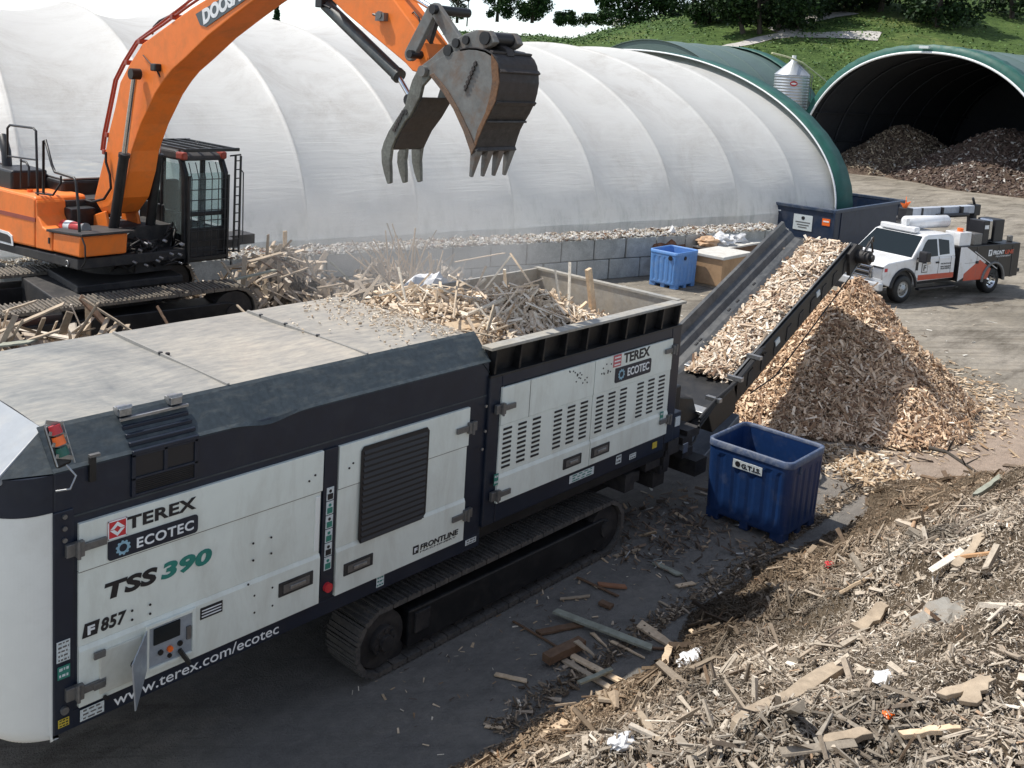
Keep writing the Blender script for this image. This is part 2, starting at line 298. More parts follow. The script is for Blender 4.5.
def ground_mat():
    m,nt,b=newmat('yard_dirt'); 
    n1=noisen(nt,.22,8,.62,dist=.6); n2=noisen(nt,7,8,.75); n3=noisen(nt,1.1,7,.7,stretch=(.35,1.6,1)); n4=noisen(nt,45,4,.7)
    base=ramp(nt,n1.outputs[0],[(.3,(.20,.18,.147)),(.5,(.285,.257,.213)),(.7,(.36,.325,.275))]).outputs[0]
    tcr=N(nt,'ShaderNodeTexCoord'); m1=N(nt,'ShaderNodeMapping'); m1.inputs['Rotation'].default_value=(0,0,R(40)); m2=N(nt,'ShaderNodeMapping'); m2.inputs['Scale'].default_value=(.10,1.9,1)
    nr=N(nt,'ShaderNodeTexNoise'); nr.inputs['Scale'].default_value=1.5; nr.inputs['Detail'].default_value=9; nr.inputs['Roughness'].default_value=.72; nr.inputs['Distortion'].default_value=.5
    nt.links.new(tcr.outputs['Object'],m1.inputs[0]); nt.links.new(m1.outputs[0],m2.inputs[0]); nt.links.new(m2.outputs[0],nr.inputs[0])
    rut=ramp(nt,nr.outputs[0],[(.38,(.62,.60,.58)),(.47,(.95,.95,.95)),(.56,(1.0,1.0,1.0)),(.68,(1.3,1.28,1.24))]).outputs[0]; base=mixc(nt,.8,base,rut,'MULTIPLY')
    streak=ramp(nt,n3.outputs[0],[(.36,(.52,.50,.48)),(.5,(1,1,1)),(.7,(1.2,1.17,1.12))]).outputs[0]
    c=mixc(nt,.8,base,streak,'MULTIPLY')
    # darker, greyer ground tone in a soft-edged area around the machine
    tc=N(nt,'ShaderNodeTexCoord'); sp=N(nt,'ShaderNodeSeparateXYZ'); nt.links.new(tc.outputs['Object'],sp.inputs[0])
    n5=noisen(nt,.7,6,.7)
    def rng(src,a,b_,c_,d_):
        mr=N(nt,'ShaderNodeMapRange'); mr.interpolation_type='SMOOTHSTEP'
        for i,v in zip((1,2,3,4),(a,b_,c_,d_)): mr.inputs[i].default_value=v
        nt.links.new(src,mr.inputs[0]); return mr.outputs[0]
    def mth(op,a,b_=None):
        x=N(nt,'ShaderNodeMath',operation=op)
        for i,v in enumerate((a,b_)):
            if v is None: continue
            if isinstance(v,(int,float)): x.inputs[i].default_value=v
            else: nt.links.new(v,x.inputs[i])
        return x.outputs[0]
    wob=mth('MULTIPLY',mth('SUBTRACT',n5.outputs[0],.5),3.0)
    xx=mth('ADD',sp.outputs[0],wob); yy=mth('ADD',sp.outputs[1],wob)
    darkzone=mth('MULTIPLY',mth('MULTIPLY',rng(xx,3.6,5.2,0,1),rng(xx,14.0,17.5,1,0)),mth('MULTIPLY',rng(yy,9.5,11.5,1,0),rng(yy,-2,0,0,1)))
    c=mixc(nt,mth('MULTIPLY',darkzone,.66),c,(.19,.185,.178))
    # pale wood dust spread beside the heap
    dx=mth('SUBTRACT',xx,18.5); dy=mth('SUBTRACT',yy,4.2); dd=mth('SQRT',mth('ADD',mth('MULTIPLY',dx,dx),mth('MULTIPLY',dy,dy)))
    c=mixc(nt,rng(dd,1.0,5.5,.75,0),c,(.42,.32,.25))
    sp_=ramp(nt,n2.outputs[0],[(.35,(.75,.75,.75)),(.6,(1.05,1.05,1.05)),(.75,(1.35,1.3,1.2))]).outputs[0]
    c=mixc(nt,.8,c,sp_,'MULTIPLY'); nt.links.new(c,b.inputs['Base Color']); b.inputs['Roughness'].default_value=.9; b.inputs['Specular IOR Level'].default_value=.2
    ad=N(nt,'ShaderNodeMath',operation='ADD'); nt.links.new(n2.outputs[0],ad.inputs[0]); nt.links.new(n4.outputs[0],ad.inputs[1]); ad2=N(nt,'ShaderNodeMath',operation='ADD'); nt.links.new(ad.outputs[0],ad2.inputs[0]); nt.links.new(nr.outputs[0],ad2.inputs[1]); bump(nt,b,ad2.outputs[0],.8,.04)
    return m
g=mesh_np('ground',V,F,ground_mat(),smooth=True); tag(g,None,None,kind='structure')
def grass_mat():
    m,nt,b=newmat('hill_grass'); n1=noisen(nt,.05,7,.7); n2=noisen(nt,.9,7,.75)
    c=ramp(nt,n1.outputs[0],[(.35,(.05,.09,.028)),(.55,(.09,.145,.042)),(.72,(.18,.21,.08))]).outputs[0]
    k=ramp(nt,n2.outputs[0],[(.35,(.45,.5,.45)),(.65,(1.25,1.2,1.1))]).outputs[0]
    nt.links.new(mixc(nt,.9,c,k,'MULTIPLY'),b.inputs['Base Color']); b.inputs['Roughness'].default_value=.95; b.inputs['Specular IOR Level'].default_value=.15
    bump(nt,b,n2.outputs[0],1,.6); return m
hx=np.arange(-60,520,2.5); hy=np.arange(-260,420,2.5); HX,HY=np.meshgrid(hx,hy,indexing='ij'); HZ=hill_z(HX,HY)
S_=.75*HX+.661*HY; keep=(S_>90)
V=np.stack([HX.ravel(),HY.ravel(),HZ.ravel()+.012],1); nx,ny=HX.shape; idx=np.arange(nx*ny).reshape(nx,ny)
F=np.stack([idx[:-1,:-1],idx[1:,:-1],idx[1:,1:],idx[:-1,1:]],-1).reshape(-1,4); kk=keep[:-1,:-1].ravel()&keep[1:,1:].ravel(); F=F[kk]
used=np.unique(F); remap=np.full(len(V),-1); remap[used]=np.arange(len(used)); hill=mesh_np('hill',V[used],remap[F],grass_mat(),smooth=True); tag(hill,None,None,kind='structure')
def hit_hill(x,y):
    """point of the hill surface seen at a picture position"""
    r=ray(x,y); r=r/np.linalg.norm(r); T=np.arange(85,420,.25); p=CAM[None]+T[:,None]*r[None]
    k=np.nonzero(p[:,2]<=hill_z(p[:,0],p[:,1]))[0]
    if len(k): return p[k[0]]
    return CAM+r*300
# path on the hill
def ribbon(name,pts,m,w0,w1):
    mb=MB(); L=[hit_hill(*p) for p in pts]; dense=[]
    for a,b_ in zip(L[:-1],L[1:]):
        for k in range(8): dense.append(a+(b_-a)*k/8)
    dense.append(L[-1]); v=[]
    for i,p in enumerate(dense):
        d=dense[min(i+1,len(dense)-1)]-dense[max(i-1,0)]; q=np.array([-d[1],d[0],0]); q/=np.linalg.norm(q)+1e-9
        w_=w0+(w1-w0)*i/(len(dense)-1)
        for s_ in (-1,-.33,.33,1):
            e=p+q*w_/2*s_; v.append((e[0],e[1],float(hill_z(np.array(e[0]),np.array(e[1])))+.10))
    n=len(dense); f=[(i*4+k,(i+1)*4+k,(i+1)*4+k+1,i*4+k+1) for i in range(n-1) for k in range(3)]
    mb.add(v,f,True); return mb.build(name,m)
M['path']=mat('pale_gravel_path',(.42,.40,.37),.9,dirt=(.25,.25,.2),amt=.6,scale=.4,fine=2,var=.2)
tag(ribbon('gravel_path',[(705,53),(735,46),(765,39),(790,35),(830,35.5),(862,36),(880,36.5)],M['path'],2.0,4.5),None,None,kind='structure')
tag(ribbon('path',[(795,33),(780,29),(800,22),(825,16),(850,13)],M['path'],3,4),None,None,kind='structure')
# shrubs / rough growth on the hill : leaf quads as one mass
def leafcloud(P,size,cols,flat=.6):
    n=len(P); nrm=RNG.normal(size=(n,3)); nrm[:,2]=np.abs(nrm[:,2])+flat; nrm/=np.linalg.norm(nrm,axis=1,keepdims=True)
    a=np.cross(nrm,RNG.normal(size=(n,3))); a/=np.linalg.norm(a,axis=1,keepdims=True); b_=np.cross(nrm,a); s=size[:,None]
    V=np.stack([P-a*s-b_*s*.5,P+a*s*.2-b_*s*.8,P+a*s+b_*s*.1,P+a*s*.1+b_*s*.7],1).reshape(-1,3)
    return V,np.arange(n*4).reshape(n,4),np.repeat(cols,4,axis=0)
n=42000; u=RNG.uniform(-.12,.56,n); s=92+ (RNG.uniform(0,1,n)**1.5)*130; fx=np.array([.75,.661]); rx=np.array([.667,-.743])
X=s*.75+u*s*.667; Y=s*.661-u*s*.743; X2=X; clump=vnoise(X,Y,.16,9); k=(clump>.0)|(RNG.uniform(0,1,len(X))<.12); X=X[k];Y=Y[k];s=s[k];clump=clump[k]; Zh=hill_z(X,Y)
P=np.stack([X,Y,Zh+RNG.uniform(0,1,len(X))*(.25+1.0*np.clip(clump,0,1))],1)
V,F,T=leafcloud(P,RNG.uniform(.07,.19,len(P))*(s/150+.3),palette(len(P),[(.06,.125,.03),(.10,.18,.05),(.03,.07,.02),(.18,.22,.08)],[4,4,2.5,1.0],.3))
tag(mesh_np('undergrowth',V,F,M['leaf'],tint=T),'rough green weeds and brambles covering the grassy hillside behind the domes','undergrowth',kind='stuff')
# ---- trees ----
def tree(x,yb,yt,w,label,kind='round',lean=0,dark=1.0,n=2600,group=None,multi=1):
    """x: picture column of the trunk foot, yb foot row, yt crown top row, w crown width in metres"""
    p=hit_hill(x,yb); d=np.linalg.norm(p-CAM); w=w*1.12; n=int(n*2.2); yt=yt if yt>0 else yt*1.6-10; h=max(3,(yb-yt)*d/FPX)
    t=thing('conifer_tree' if kind=='cone' else 'leafy_tree',label,'tree',tuple(p),group=group)
    tb=MB(); cr=[]; rr=random.Random(int(x*13+yb))
    for q in range(multi):
        ox=(q-(multi-1)/2)*w*.16; th=h*(.92 if kind=='cone' else .72); path=[(p[0]+ox*.6,p[1]-ox*.6,p[2]-.3)]
        for k in range(1,6): path.append((p[0]+ox*(.6+.14*k)+rr.uniform(-.2,.2),p[1]-ox*(.6+.14*k)+rr.uniform(-.2,.2),p[2]+th*k/5))
        r0=h*.028; tb.tube(path,[r0*(1-.16*k) for k in range(6)],7)
        for k in range(7):
            zz=rr.uniform(.25,.7); a=rr.uniform(0,2*PI); b0=Vector(path[2]).lerp(Vector(path[5]),max(0,(zz-.3)/.6)); 
            ln=w*.36; tb.tube([b0,b0+Vector((math.cos(a)*ln*.6,math.sin(a)*ln*.6,ln*.35)),b0+Vector((math.cos(a)*ln,math.sin(a)*ln,ln*.8))],[r0*.45,r0*.25,r0*.08],5)
    tb.build('trunk',M['bark'],t)
    pts=[]; 
    if kind=='cone':
        k=n; z=RNG.uniform(0,1,k)**1.3; rad=w/2*(1-z)**.9*(.55+.45*np.abs(np.sin(z*28)))*np.sqrt(RNG.uniform(.05,1,k)); a=RNG.uniform(0,2*PI,k)
        P=np.stack([p[0]+rad*np.cos(a),p[1]+rad*np.sin(a),p[2]+h*(.10+.9*z)-rad*.25],1)
        dn=z
    else:
        nc=34; C=[];
        for q in range(nc):
            a=rr.uniform(0,2*PI); zz=.07+.87*rr.random()**1.15; env=max(.34,math.sin(PI*min(1,zz/.98)**.7)**.55)
            C.append((p[0]+math.cos(a)*w*.42*env*rr.uniform(.3,1),p[1]+math.sin(a)*w*.42*env*rr.uniform(.3,1),p[2]+h*zz*.97,w*rr.uniform(.10,.19)))
        C=np.array(C); i=RNG.integers(0,nc,n); g_=RNG.normal(size=(n,3)); g_/=np.linalg.norm(g_,axis=1,keepdims=True); q=RNG.uniform(.45,1.08,size=(n,1))
        P=C[i,:3]+g_*q*C[i,3:4]*np.array([1,1,.8]); P[:,2]=np.minimum(P[:,2],p[2]+h)
    cols=palette(len(P),[(.018,.045,.014),(.035,.08,.02),(.06,.11,.03)],[4,4,2],.3)*dark
    sz=RNG.uniform(.10,.24,len(P))*(w/7)**.5*(d/140)**.3; V,F,T=leafcloud(P-np.array(p),sz,cols,.2)
    o=mesh_np('crown',V,F,M['leaf'],parent=t,tint=T); return t
tree(457,22,-16,9,'feathery tree just right of the excavator stick linkage',n=2600)
tree(497,21,-22,11,'dark broad tree leftmost of the pair above the bucket',n=4200)
tree(532,22,-24,13,'tall dark tree whose right edge meets the open sky',n=5200)
tree(566,24,11,9,'low round bush tree standing alone under the open sky',n=2000)
tree(590,24,14,7,'small pale green bush between the round bush and tall tree',n=1200)
tree(608,25,6,8,'mid green tree tucked left of the large sunlit hill tree',n=1700)
tree(636,25,-30,15,'large spreading tree above the pair of white animals',n=5600)
tree(674,17,-20,9,'slender tree casting shade on the upper hill meadow',n=2200,dark=.9)
tree(709,23,-30,12,'dark many stemmed tree halfway along the hill top',n=3800,dark=.7,multi=3)
tree(735,14,-40,14,'dark shaded tree behind the path bend',n=3800,dark=.6,multi=2)
tree(768,33,-30,15,'dark thick trunked tree standing beside the pale path bend',n=5200,dark=.6,multi=4)
tree(792,21,-40,12,'dark tree right behind the thick trunked path tree',n=3200,dark=.55,multi=2)
tree(835,12,-45,17,'dark tree at the top of the hill between two path arms',n=4000,dark=.55,multi=2)
tree(880,12,-50,16,'dark shaded tree on the hill crest left of the big rounded tree',n=3600,dark=.55)
def bush(x,y,wm,hm,label,n):
    p=hit_hill(x,y); t=thing('leafy_tree',label,'tree',tuple(p)); tb=MB()
    for k in range(4): tb.tube([(p[0]+k*.3-.5,p[1],p[2]-.3),(p[0]+(k-1.5)*.8,p[1]+.3,p[2]+hm*.4),(p[0]+(k-1.5)*1.5,p[1],p[2]+hm*.75)],[.22,.15,.06],6)
    tb.build('trunk',M['bark'],t); nc=40; C=[]
    rr=random.Random(5)
    for q in range(nc):
        a=rr.uniform(0,2*PI); zz=rr.uniform(.08,.95); e=math.sqrt(max(.05,1-(2*zz-.75)**2/1.7)); C.append((math.cos(a)*wm*.42*e*rr.uniform(.3,1),math.sin(a)*wm*.42*e*rr.uniform(.3,1),hm*zz,wm*.12))
    C=np.array(C); i=RNG.integers(0,nc,n); g_=RNG.normal(size=(n,3)); g_/=np.linalg.norm(g_,axis=1,keepdims=True)
    P=C[i,:3]+g_*RNG.uniform(.5,1.1,size=(n,1))*C[i,3:4]
    V,F,T=leafcloud(P,RNG.uniform(.16,.36,n),palette(n,[(.014,.034,.012),(.024,.055,.016),(.045,.08,.022)],[5,4,1.5],.3),.2)
    mesh_np('crown',V,F,M['leaf'],parent=t,tint=T)
bush(938,27,12,10,'big rounded dark tree on the slope directly above the open barn',7500)
bush(1012,18,12,11,'dark spreading tree at the far right edge of the hillside',5000)
# tiny conifer tips showing above the big dome on the left
def hill_far(x,y,dist): r=ray(x,y); r/=np.linalg.norm(r); return CAM+r*dist
for x,yt,lb in ((277,6,'single small conifer whose tip shows above the white dome left of the stick'),):
    p=hill_far(x,yt+2,170); p[2]=0; t=thing('conifer_tree',lb,'tree',tuple(p)); H=(hill_far(x,yt,170))[2]
    MB().tube([tuple(p),(p[0],p[1],H*.95)],[.3,.05],6).build('trunk',M['bark'],t); n=2200
    z=RNG.uniform(0,1,n); rad=2.6*(1-z)**.9*np.sqrt(RNG.uniform(0,1,n)); a=RNG.uniform(0,2*PI,n)
    V,F,T=leafcloud(np.stack([rad*np.cos(a),rad*np.sin(a),H*(.08+.92*z)],1),RNG.uniform(.15,.4,n),palette(n,[(.02,.05,.02),(.03,.07,.025)],[1,1]),.2)
    mesh_np('crown',V,F,M['leaf'],parent=t,tint=T)
p=hit_hill(467,23); MB().tube([tuple(p-np.array([0,0,1])),tuple(p+np.array([.3,0,9]))],[.2,.12],8).build('pole_tmp',M['bark']).name='utility_pole'
tag(bpy.data.objects['utility_pole'],'slim grey wooden pole rising on the hill just right of the stick linkage','pole')
# white grazing animals
def cow(x,y,label,yaw,s=1.0):
    p=hit_hill(x,y); t=thing('white_cow',label,'cow',tuple(p),rotz=yaw)
    t.scale=(s,s,s)
    prof=[(-1.05,.95,.10),(-.95,1.0,.30),(-.5,1.0,.38),(0,.98,.40),(.45,1.02,.38),(.75,1.08,.28),(1.0,.95,.19),(1.25,.70,.16),(1.45,.48,.14),(1.62,.33,.09)]
    mb=MB().tube([(a,0,b_) for a,b_,c_ in prof],[c_ for a,b_,c_ in prof],12)
    for lx in (-.75,.6):
        for ly in (-.2,.2): mb.tube([(lx,ly,.85),(lx-.03,ly,.45),(lx+.02,ly,.0)],[.13,.08,.06],7)
    for e in (-1,1): mb.tube([(1.28,e*.12,.72),(1.3,e*.28,.74)],[.05,.02],5)
    mb.tube([(-1.08,0,.98),(-1.2,0,.6),(-1.18,0,.35)],[.04,.03,.04],5); mb.build('body',M['cow'],t)
M['cow']=mat('white_hide',(.72,.68,.62),.8,fine=5)
cow(586,28,'white grazing animal leftmost of the three on the hill',.6,1.2)
cow(606,27.5,'white grazing animal middle of the three beside the large tree',2.2,1.2)
cow(619,27,'white grazing animal rightmost of the three beside the large tree',1.2,1.25)
# ---- fabric domes ----
def fabric_mat(name,c,dirt,dirt2,trans=0):
    m,nt,b=newmat(name); n1=noisen(nt,.55,9,.72,stretch=(1,1,.6),dist=.5); n2=noisen(nt,.12,5,.6); n3=noisen(nt,2.4,7,.6,stretch=(.10,.9,3.2),dist=.8); n4=noisen(nt,14,6,.7)
    f=ramp(nt,n1.outputs[0],[(.44,(0,0,0)),(.72,(.6,.6,.6))]).outputs[0]; f2=ramp(nt,n2.outputs[0],[(.42,(0,0,0)),(.62,(1,1,1))]).outputs[0]
    ff=mixc(nt,1.0,f,f2,'MULTIPLY'); f4=ramp(nt,n4.outputs[0],[(.35,(.5,.5,.5)),(.65,(1,1,1))]).outputs[0]; ff=mixc(nt,1.0,ff,f4,'MULTIPLY')
    col=mixc(nt,ff,c,dirt); 
    # algae streaks low down
    tc=N(nt,'ShaderNodeTexCoord'); sp=N(nt,'ShaderNodeSeparateXYZ'); nt.links.new(tc.outputs['Object'],sp.inputs[0])
    mr=N(nt,'ShaderNodeMapRange'); mr.inputs[1].default_value=2.6; mr.inputs[2].default_value=1.3; nt.links.new(sp.outputs[2],mr.inputs[0])
    n5=noisen(nt,1.2,8,.75,stretch=(2.5,2.5,.6)); g5=ramp(nt,n5.outputs[0],[(.48,(0,0,0)),(.7,(.75,.75,.75))]).outputs[0]
    gg=mixc(nt,1.0,g5,mr.outputs[0],'MULTIPLY'); col=mixc(nt,gg,col,dirt2)
    nt.links.new(col,b.inputs['Base Color']); b.inputs['Roughness'].default_value=.5; b.inputs['Specular IOR Level'].default_value=.4
    b2=bump(nt,b,n3.outputs[0],.40,.05)
    if trans:   # woven sheeting lets part of the daylight through
        tr=N(nt,'ShaderNodeBsdfTranslucent'); nt.links.new(col,tr.inputs['Color']); nt.links.new(b2.outputs[0],tr.inputs['Normal']); ms=N(nt,'ShaderNodeMixShader'); ms.inputs[0].default_value=trans
        nt.links.new(b.outputs[0],ms.inputs[1]); nt.links.new(tr.outputs[0],ms.inputs[2]); nt.links.new(ms.outputs[0],[n for n in nt.nodes if n.type=='OUTPUT_MATERIAL'][0].inputs[0])
    return m
M['fab']=fabric_mat('white_dome_fabric',(.90,.90,.88),(.46,.41,.36),(.55,.57,.54),trans=.50); M['fabg']=fabric_mat('grey_green_dome_fabric',(.085,.13,.12),(.05,.075,.07),(.06,.08,.07))
def dome(name,label,L0,L1,pc,w,H,base,nrib,roof,trimm,trim=1.0,pw=1.0,liner=None,sag=.16,seed=0,backopen=False):
    """half-elliptic tunnel: L along DA, centre pc across DN"""
    loc=DA*L0+DN*pc; t=thing(name,label,'building',tuple(loc)); step=(L1-L0)/nrib
    def prof(a,dr=0): 
        c_,s_=math.cos(a),math.sin(a); return (-(w+dr)*math.copysign(abs(c_)**pw,c_),(H+dr)*abs(s_)**pw)
    def pt(L,a,dr=0): 
        q,z=prof(a,dr); return DA*L+DN*(pc+q)+np.array([0,0,base+z])
    na=72; sub=14; mb=MB(); v=[]; Ls=[]
    for i in range(nrib):
        for fr in (0,.012,.03,.06,.10,.16,.24,.33,.42,.5,.58,.67,.76,.84,.90,.94,.97,.988): Ls.append((L0+step*(i+fr),fr))
    Ls.append((L1,0))
    def sagf(fr): return -sag*math.sin(PI*fr)**.75 if fr>0 else 0.035
    for L,fr in Ls:
        if trim and (L>L1-trim-.01): continue
        for j in range(na+1):
            a=PI*j/na; dr=sagf(fr)*min(1,math.sin(a)*3+.15)+.010*float(mn.noise(Vector((L*.45,a*30,seed))))*min(1,math.sin(PI*fr)*1.5)
            v.append(pt(L,a,dr))
    n=len(v)//(na+1); f=[(i*(na+1)+j,(i+1)*(na+1)+j,(i+1)*(na+1)+j+1,i*(na+1)+j+1) for i in range(n-1) for j in range(na)]
    mb.add(v,f,True); o=mb.build('roof_fabric',roof,t); 
    if roof is not M['fab']: md=o.modifiers.new('solid','SOLIDIFY'); md.thickness=.03; md.offset=-1
    return t,pt,prof
t,pt,prof=dome('white_fabric_dome','long white ribbed fabric dome with dark green end trim behind the block wall',1.2,35.2,36.5,12.5,6.1,1.3,10,M['fab'],M['green'],trim=0,sag=.38)
def end_band(t,pt,La,Lb,m,nm,dr0=.02,dr1=.06,na=80):
    mb=MB(); v=[]
    for L,dr in ((La,dr0),(La,dr1),(Lb,dr1+.02),(Lb,dr0-.14),(Lb-.05,dr0-.16)):
        for j in range(na+1): v.append(pt(L,PI*j/na,dr+.012*math.sin(j*2.1)))
    f=[(i*(na+1)+j,(i+1)*(na+1)+j,(i+1)*(na+1)+j+1,i*(na+1)+j+1) for i in range(4) for j in range(na)]
    mb.add(v,f,True); return mb.build(nm,m,t)
end_band(t,pt,34.25,35.35,M['green'],'end_trim',.0,.03)
mb=MB()
for a0,a1 in ((0,PI),): mb.tube([pt(34.24,PI*j/80,.03) for j in range(81)],.035,6)
mb.build('trim_rope',M['inkw'],t)
mb=MB(); v=[pt(35.15,PI*j/40,-.05) for j in range(41)]; mb.add(v,[tuple(range(41))]); mb.build('end_wall',M['green'],t)
# low side skirt of the dome behind the blocks
mb=MB(); mb.prism([DA*1+DN*24.05+np.array([0,0,0]),DA*35.3+DN*24.05,DA*35.3+DN*24.05+np.array([0,0,1.32]),DA*1+DN*24.05+np.array([0,0,1.32])],DN*.15); mb.build('side_skirt',M['fab'],t)
# second, green-grey dome
t2,pt2,_=dome('green_fabric_dome','grey green fabric dome behind the right end of the white dome',59.5,70,61.5,11,8.3,1.0,4,M['fabg'],M['green'],trim=0,seed=3)
end_band(t2,pt2,68.9,70.2,M['green'],'end_trim')
mb=MB(); mb.add([pt2(59.6,PI*j/40,-.02) for j in range(41)],[tuple(range(41))]); mb.build('end_wall',M['fabg'],t2)
mb=MB(); mb.add([pt2(69.9,PI*j/40,-.06) for j in range(41)],[tuple(range(41))]); mb.build('end_wall',M['green'],t2)
# open barn with heaps inside
BL0,BL1,BC,BW,BH=64.0,86.0,38.75,10.1,9.35
tb_,ptb,_=dome('open_fabric_barn','wide open ended green trimmed fabric barn sheltering dark heaps',BL0,BL1,BC,BW,BH,0.1,6,M['fabg'],M['green'],trim=0,pw=.92,seed=5)
mb=MB(); na=80; v=[]
for L,dr in ((BL0-.35,-.42),(BL0-.38,.06),(BL0+1.1,.08),(BL0+1.1,.03)):
    for j in range(na+1): v.append(ptb(L,PI*j/na,dr+.03*math.sin(j*2.3)))
mb.add(v,[(i*(na+1)+j,(i+1)*(na+1)+j,(i+1)*(na+1)+j+1,i*(na+1)+j+1) for i in range(3) for j in range(na)],True); mb.build('end_trim',M['green'],tb_)
mb=MB(); mb.tube([ptb(BL0-.42,PI*j/80,-.47) for j in range(81)],.085,6); mb.build('trim_rope',M['inkw'],tb_)
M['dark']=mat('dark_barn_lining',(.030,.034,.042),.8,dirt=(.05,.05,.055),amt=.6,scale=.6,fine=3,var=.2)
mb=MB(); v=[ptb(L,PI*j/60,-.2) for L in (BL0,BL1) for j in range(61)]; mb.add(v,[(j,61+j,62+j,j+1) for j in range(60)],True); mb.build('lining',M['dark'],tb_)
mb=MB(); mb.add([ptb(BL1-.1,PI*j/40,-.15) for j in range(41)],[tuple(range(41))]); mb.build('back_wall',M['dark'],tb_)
mb=MB()
for k in range(7): mb.tube([ptb(BL0+.6+k*3.4,PI*j/30,-.36) for j in range(31)],.07,6)
for zz in (2.1,4.3):
    mb.tube([DA*BL0+DN*(BC+BW-.75 if zz<3 else BC+BW-1.35)+np.array([0,0,zz]),DA*BL1+DN*(BC+BW-.75 if zz<3 else BC+BW-1.35)+np.array([0,0,zz])],.05,6)
mb.split('rib_frame',M['dark'],tb_)
mb=MB()
for k in range(11):
    P0=DA*(BL0+.3+k*1.9)+DN*(BC+BW-.62); mb.prism([P0,P0+DA*1.8,P0+DA*1.8+np.array([0,0,2.0]),P0+np.array([0,0,2.0])],DN*.25)
mb.build('low_side_wall',M['dark'],tb_)
mb=MB(); q=ptb(BL0-.55,PI*.5,-.12); q2=q+DN*-.4
mb.bar(tuple(q+DN*.35),tuple(q-DN*.35),.22,.18); mb.build('floodlight',M['stickw'],tb_)
# silo
P0=un(790,100,DN,49.5); sx0,sy0=P0[0],P0[1]
t=thing('grain_silo','silver corrugated grain silo with conical top and ladder between two domes','silo',(sx0,sy0,0)); rs=1.32
def silo_fn(u,v_): 
    a=2*PI*u; z=7.0*v_; r_=rs+.018*math.sin(z*2*PI/.22); return (sx0+r_*math.cos(a),sy0+r_*math.sin(a),z)
MB().grid(silo_fn,48,190,True,True).build('silo_wall',M['galv'],t)
mb=MB(); mb.tube([(sx0,sy0,7.0),(sx0,sy0,8.05),(sx0,sy0,8.25)],[rs+.06,.26,.2],24); mb.build('cone_roof',M['galv'],t)
rd=np.array([-.743,-.656]); cx,cy=sx0-.70*rs*.55,sy0-rs*.86
mb=MB()
lx,ly=sx0+.18,sy0-rs-.14
for e in (-.18,.18): mb.tube([(lx+e,ly,.5),(lx+e,ly,7.1),(sx0+e,sy0-.35,8.0)],.03,5)
for k in range(24): mb.tube([(lx-.18,ly,.7+k*.27),(lx+.18,ly,.7+k*.27)],.018,4)
mb.build('ladder',M['grey'],t)
mb=MB().cyl((sx0,sy0,8.2),(sx0,sy0,8.5),.16,12); mb.build('roof_cap',M['inkw'],t)
a=np.array([sx0,sy0]); dirc=np.array([-a[0]*.0-.6,-.8]); dirc/=np.linalg.norm(dirc)
th0=math.atan2(-sy0,-sx0)+.12
MB().add([(sx0+(rs+.04)*math.cos(th0+.21*math.cos(k*PI/8)),sy0+(rs+.04)*math.sin(th0+.21*math.cos(k*PI/8)),6.35+.2*math.sin(k*PI/8)) for k in range(16)],[tuple(range(16))]).build('red_emblem',M['red'],t)
MB().add([(sx0+(rs+.05)*math.cos(th0+.15*math.cos(k*PI/8)),sy0+(rs+.05)*math.sin(th0+.15*math.cos(k*PI/8)),6.35+.07*math.sin(k*PI/8)) for k in range(16)],[tuple(range(16))]).build('emblem_band',M['inkw'],t)
M['hose']=mat('yellow_white_pipe',(.62,.62,.36),.5,fine=6)
pp=[un(x,y,DN,49.0) for x,y in ((772,53),(784,56),(791,58),(803,63),(812,70),(822,78),(829,84))]
tag(MB().tube([tuple(p) for p in pp],.07,6).build('feed_pipe',M['hose']),'pale yellow curved pipe arching from the silo top to the barn','pipe')
# ---- concrete block wall ----
wb0=gz(440,293); wb1=gz(628,277.5); wd=(wb1-wb0); wd[2]=0; wl=np.linalg.norm(wd); wd/=wl; wn=np.array([-wd[1],wd[0],0])
t=thing('block_wall','two course grey cast concrete block wall along the foot of the white dome','wall',tuple(wb0))
rr=random.Random(3); BLn=1.22
for row in range(2):
    for k in range(-9,14):
        s0=k*BLn+(.61 if row==0 else 0)+.35; a_=wb0+wd*(s0+.02)+wn*rr.uniform(-.015,.02); L_=BLn-.04
        z0=row*.62+.005; hh=.60
        if k>10: continue
        p0=a_+np.array([0,0,z0]); MB().prism([p0,p0+wd*L_,p0+wd*L_+np.array([0,0,hh]),p0+np.array([0,0,hh])],wn*.6).build('block',M['block'],t,bev=.022)
# rubble / spilled material lying on top of the wall against the dome
n=9000; sL=RNG.uniform(-12,13.6,n); q=RNG.uniform(-.02,1.0,n); zz=1.245+.09*np.abs(np.sin(sL*4.3+np.sin(sL)))*RNG.uniform(.2,1,n)
P=wb0[None]+wd[None]*sL[:,None]+wn[None]*q[:,None]; P[:,2]=zz
V,F,T=chips(P,np.tile([0,0,1.],(n,1)),RNG.uniform(.03,.15,n),RNG.uniform(.02,.07,n),RNG.uniform(.01,.04,n),np.full(n,.5),palette(n,[(.55,.52,.47),(.42,.36,.28),(.30,.24,.18),(.68,.66,.62),(.20,.10,.06)],[4,3,2,3,1]))
tag(mesh_np('rubble_strip',V,F,M['chip'],tint=T),'pale broken rubble and wood bits spilled along the top of the block wall','rubble',kind='stuff')
mb=MB()
for k in range(54):
    s0=-12+k*.46+rr.uniform(-.08,.08); c=wb0+wd*s0+wn*rr.uniform(.1,.35); r_=rr.uniform(.08,.14)
    mb.grid(lambda u,v_:(c[0]+r_*1.3*math.sin(PI*v_)*math.cos(2*PI*u)+.02*math.sin(9*u+v_*7),c[1]+r_*math.sin(PI*v_)*math.sin(2*PI*u),1.25+r_*.85*math.cos(PI*v_)+.02*math.sin(14*u)),9,6,False,True)
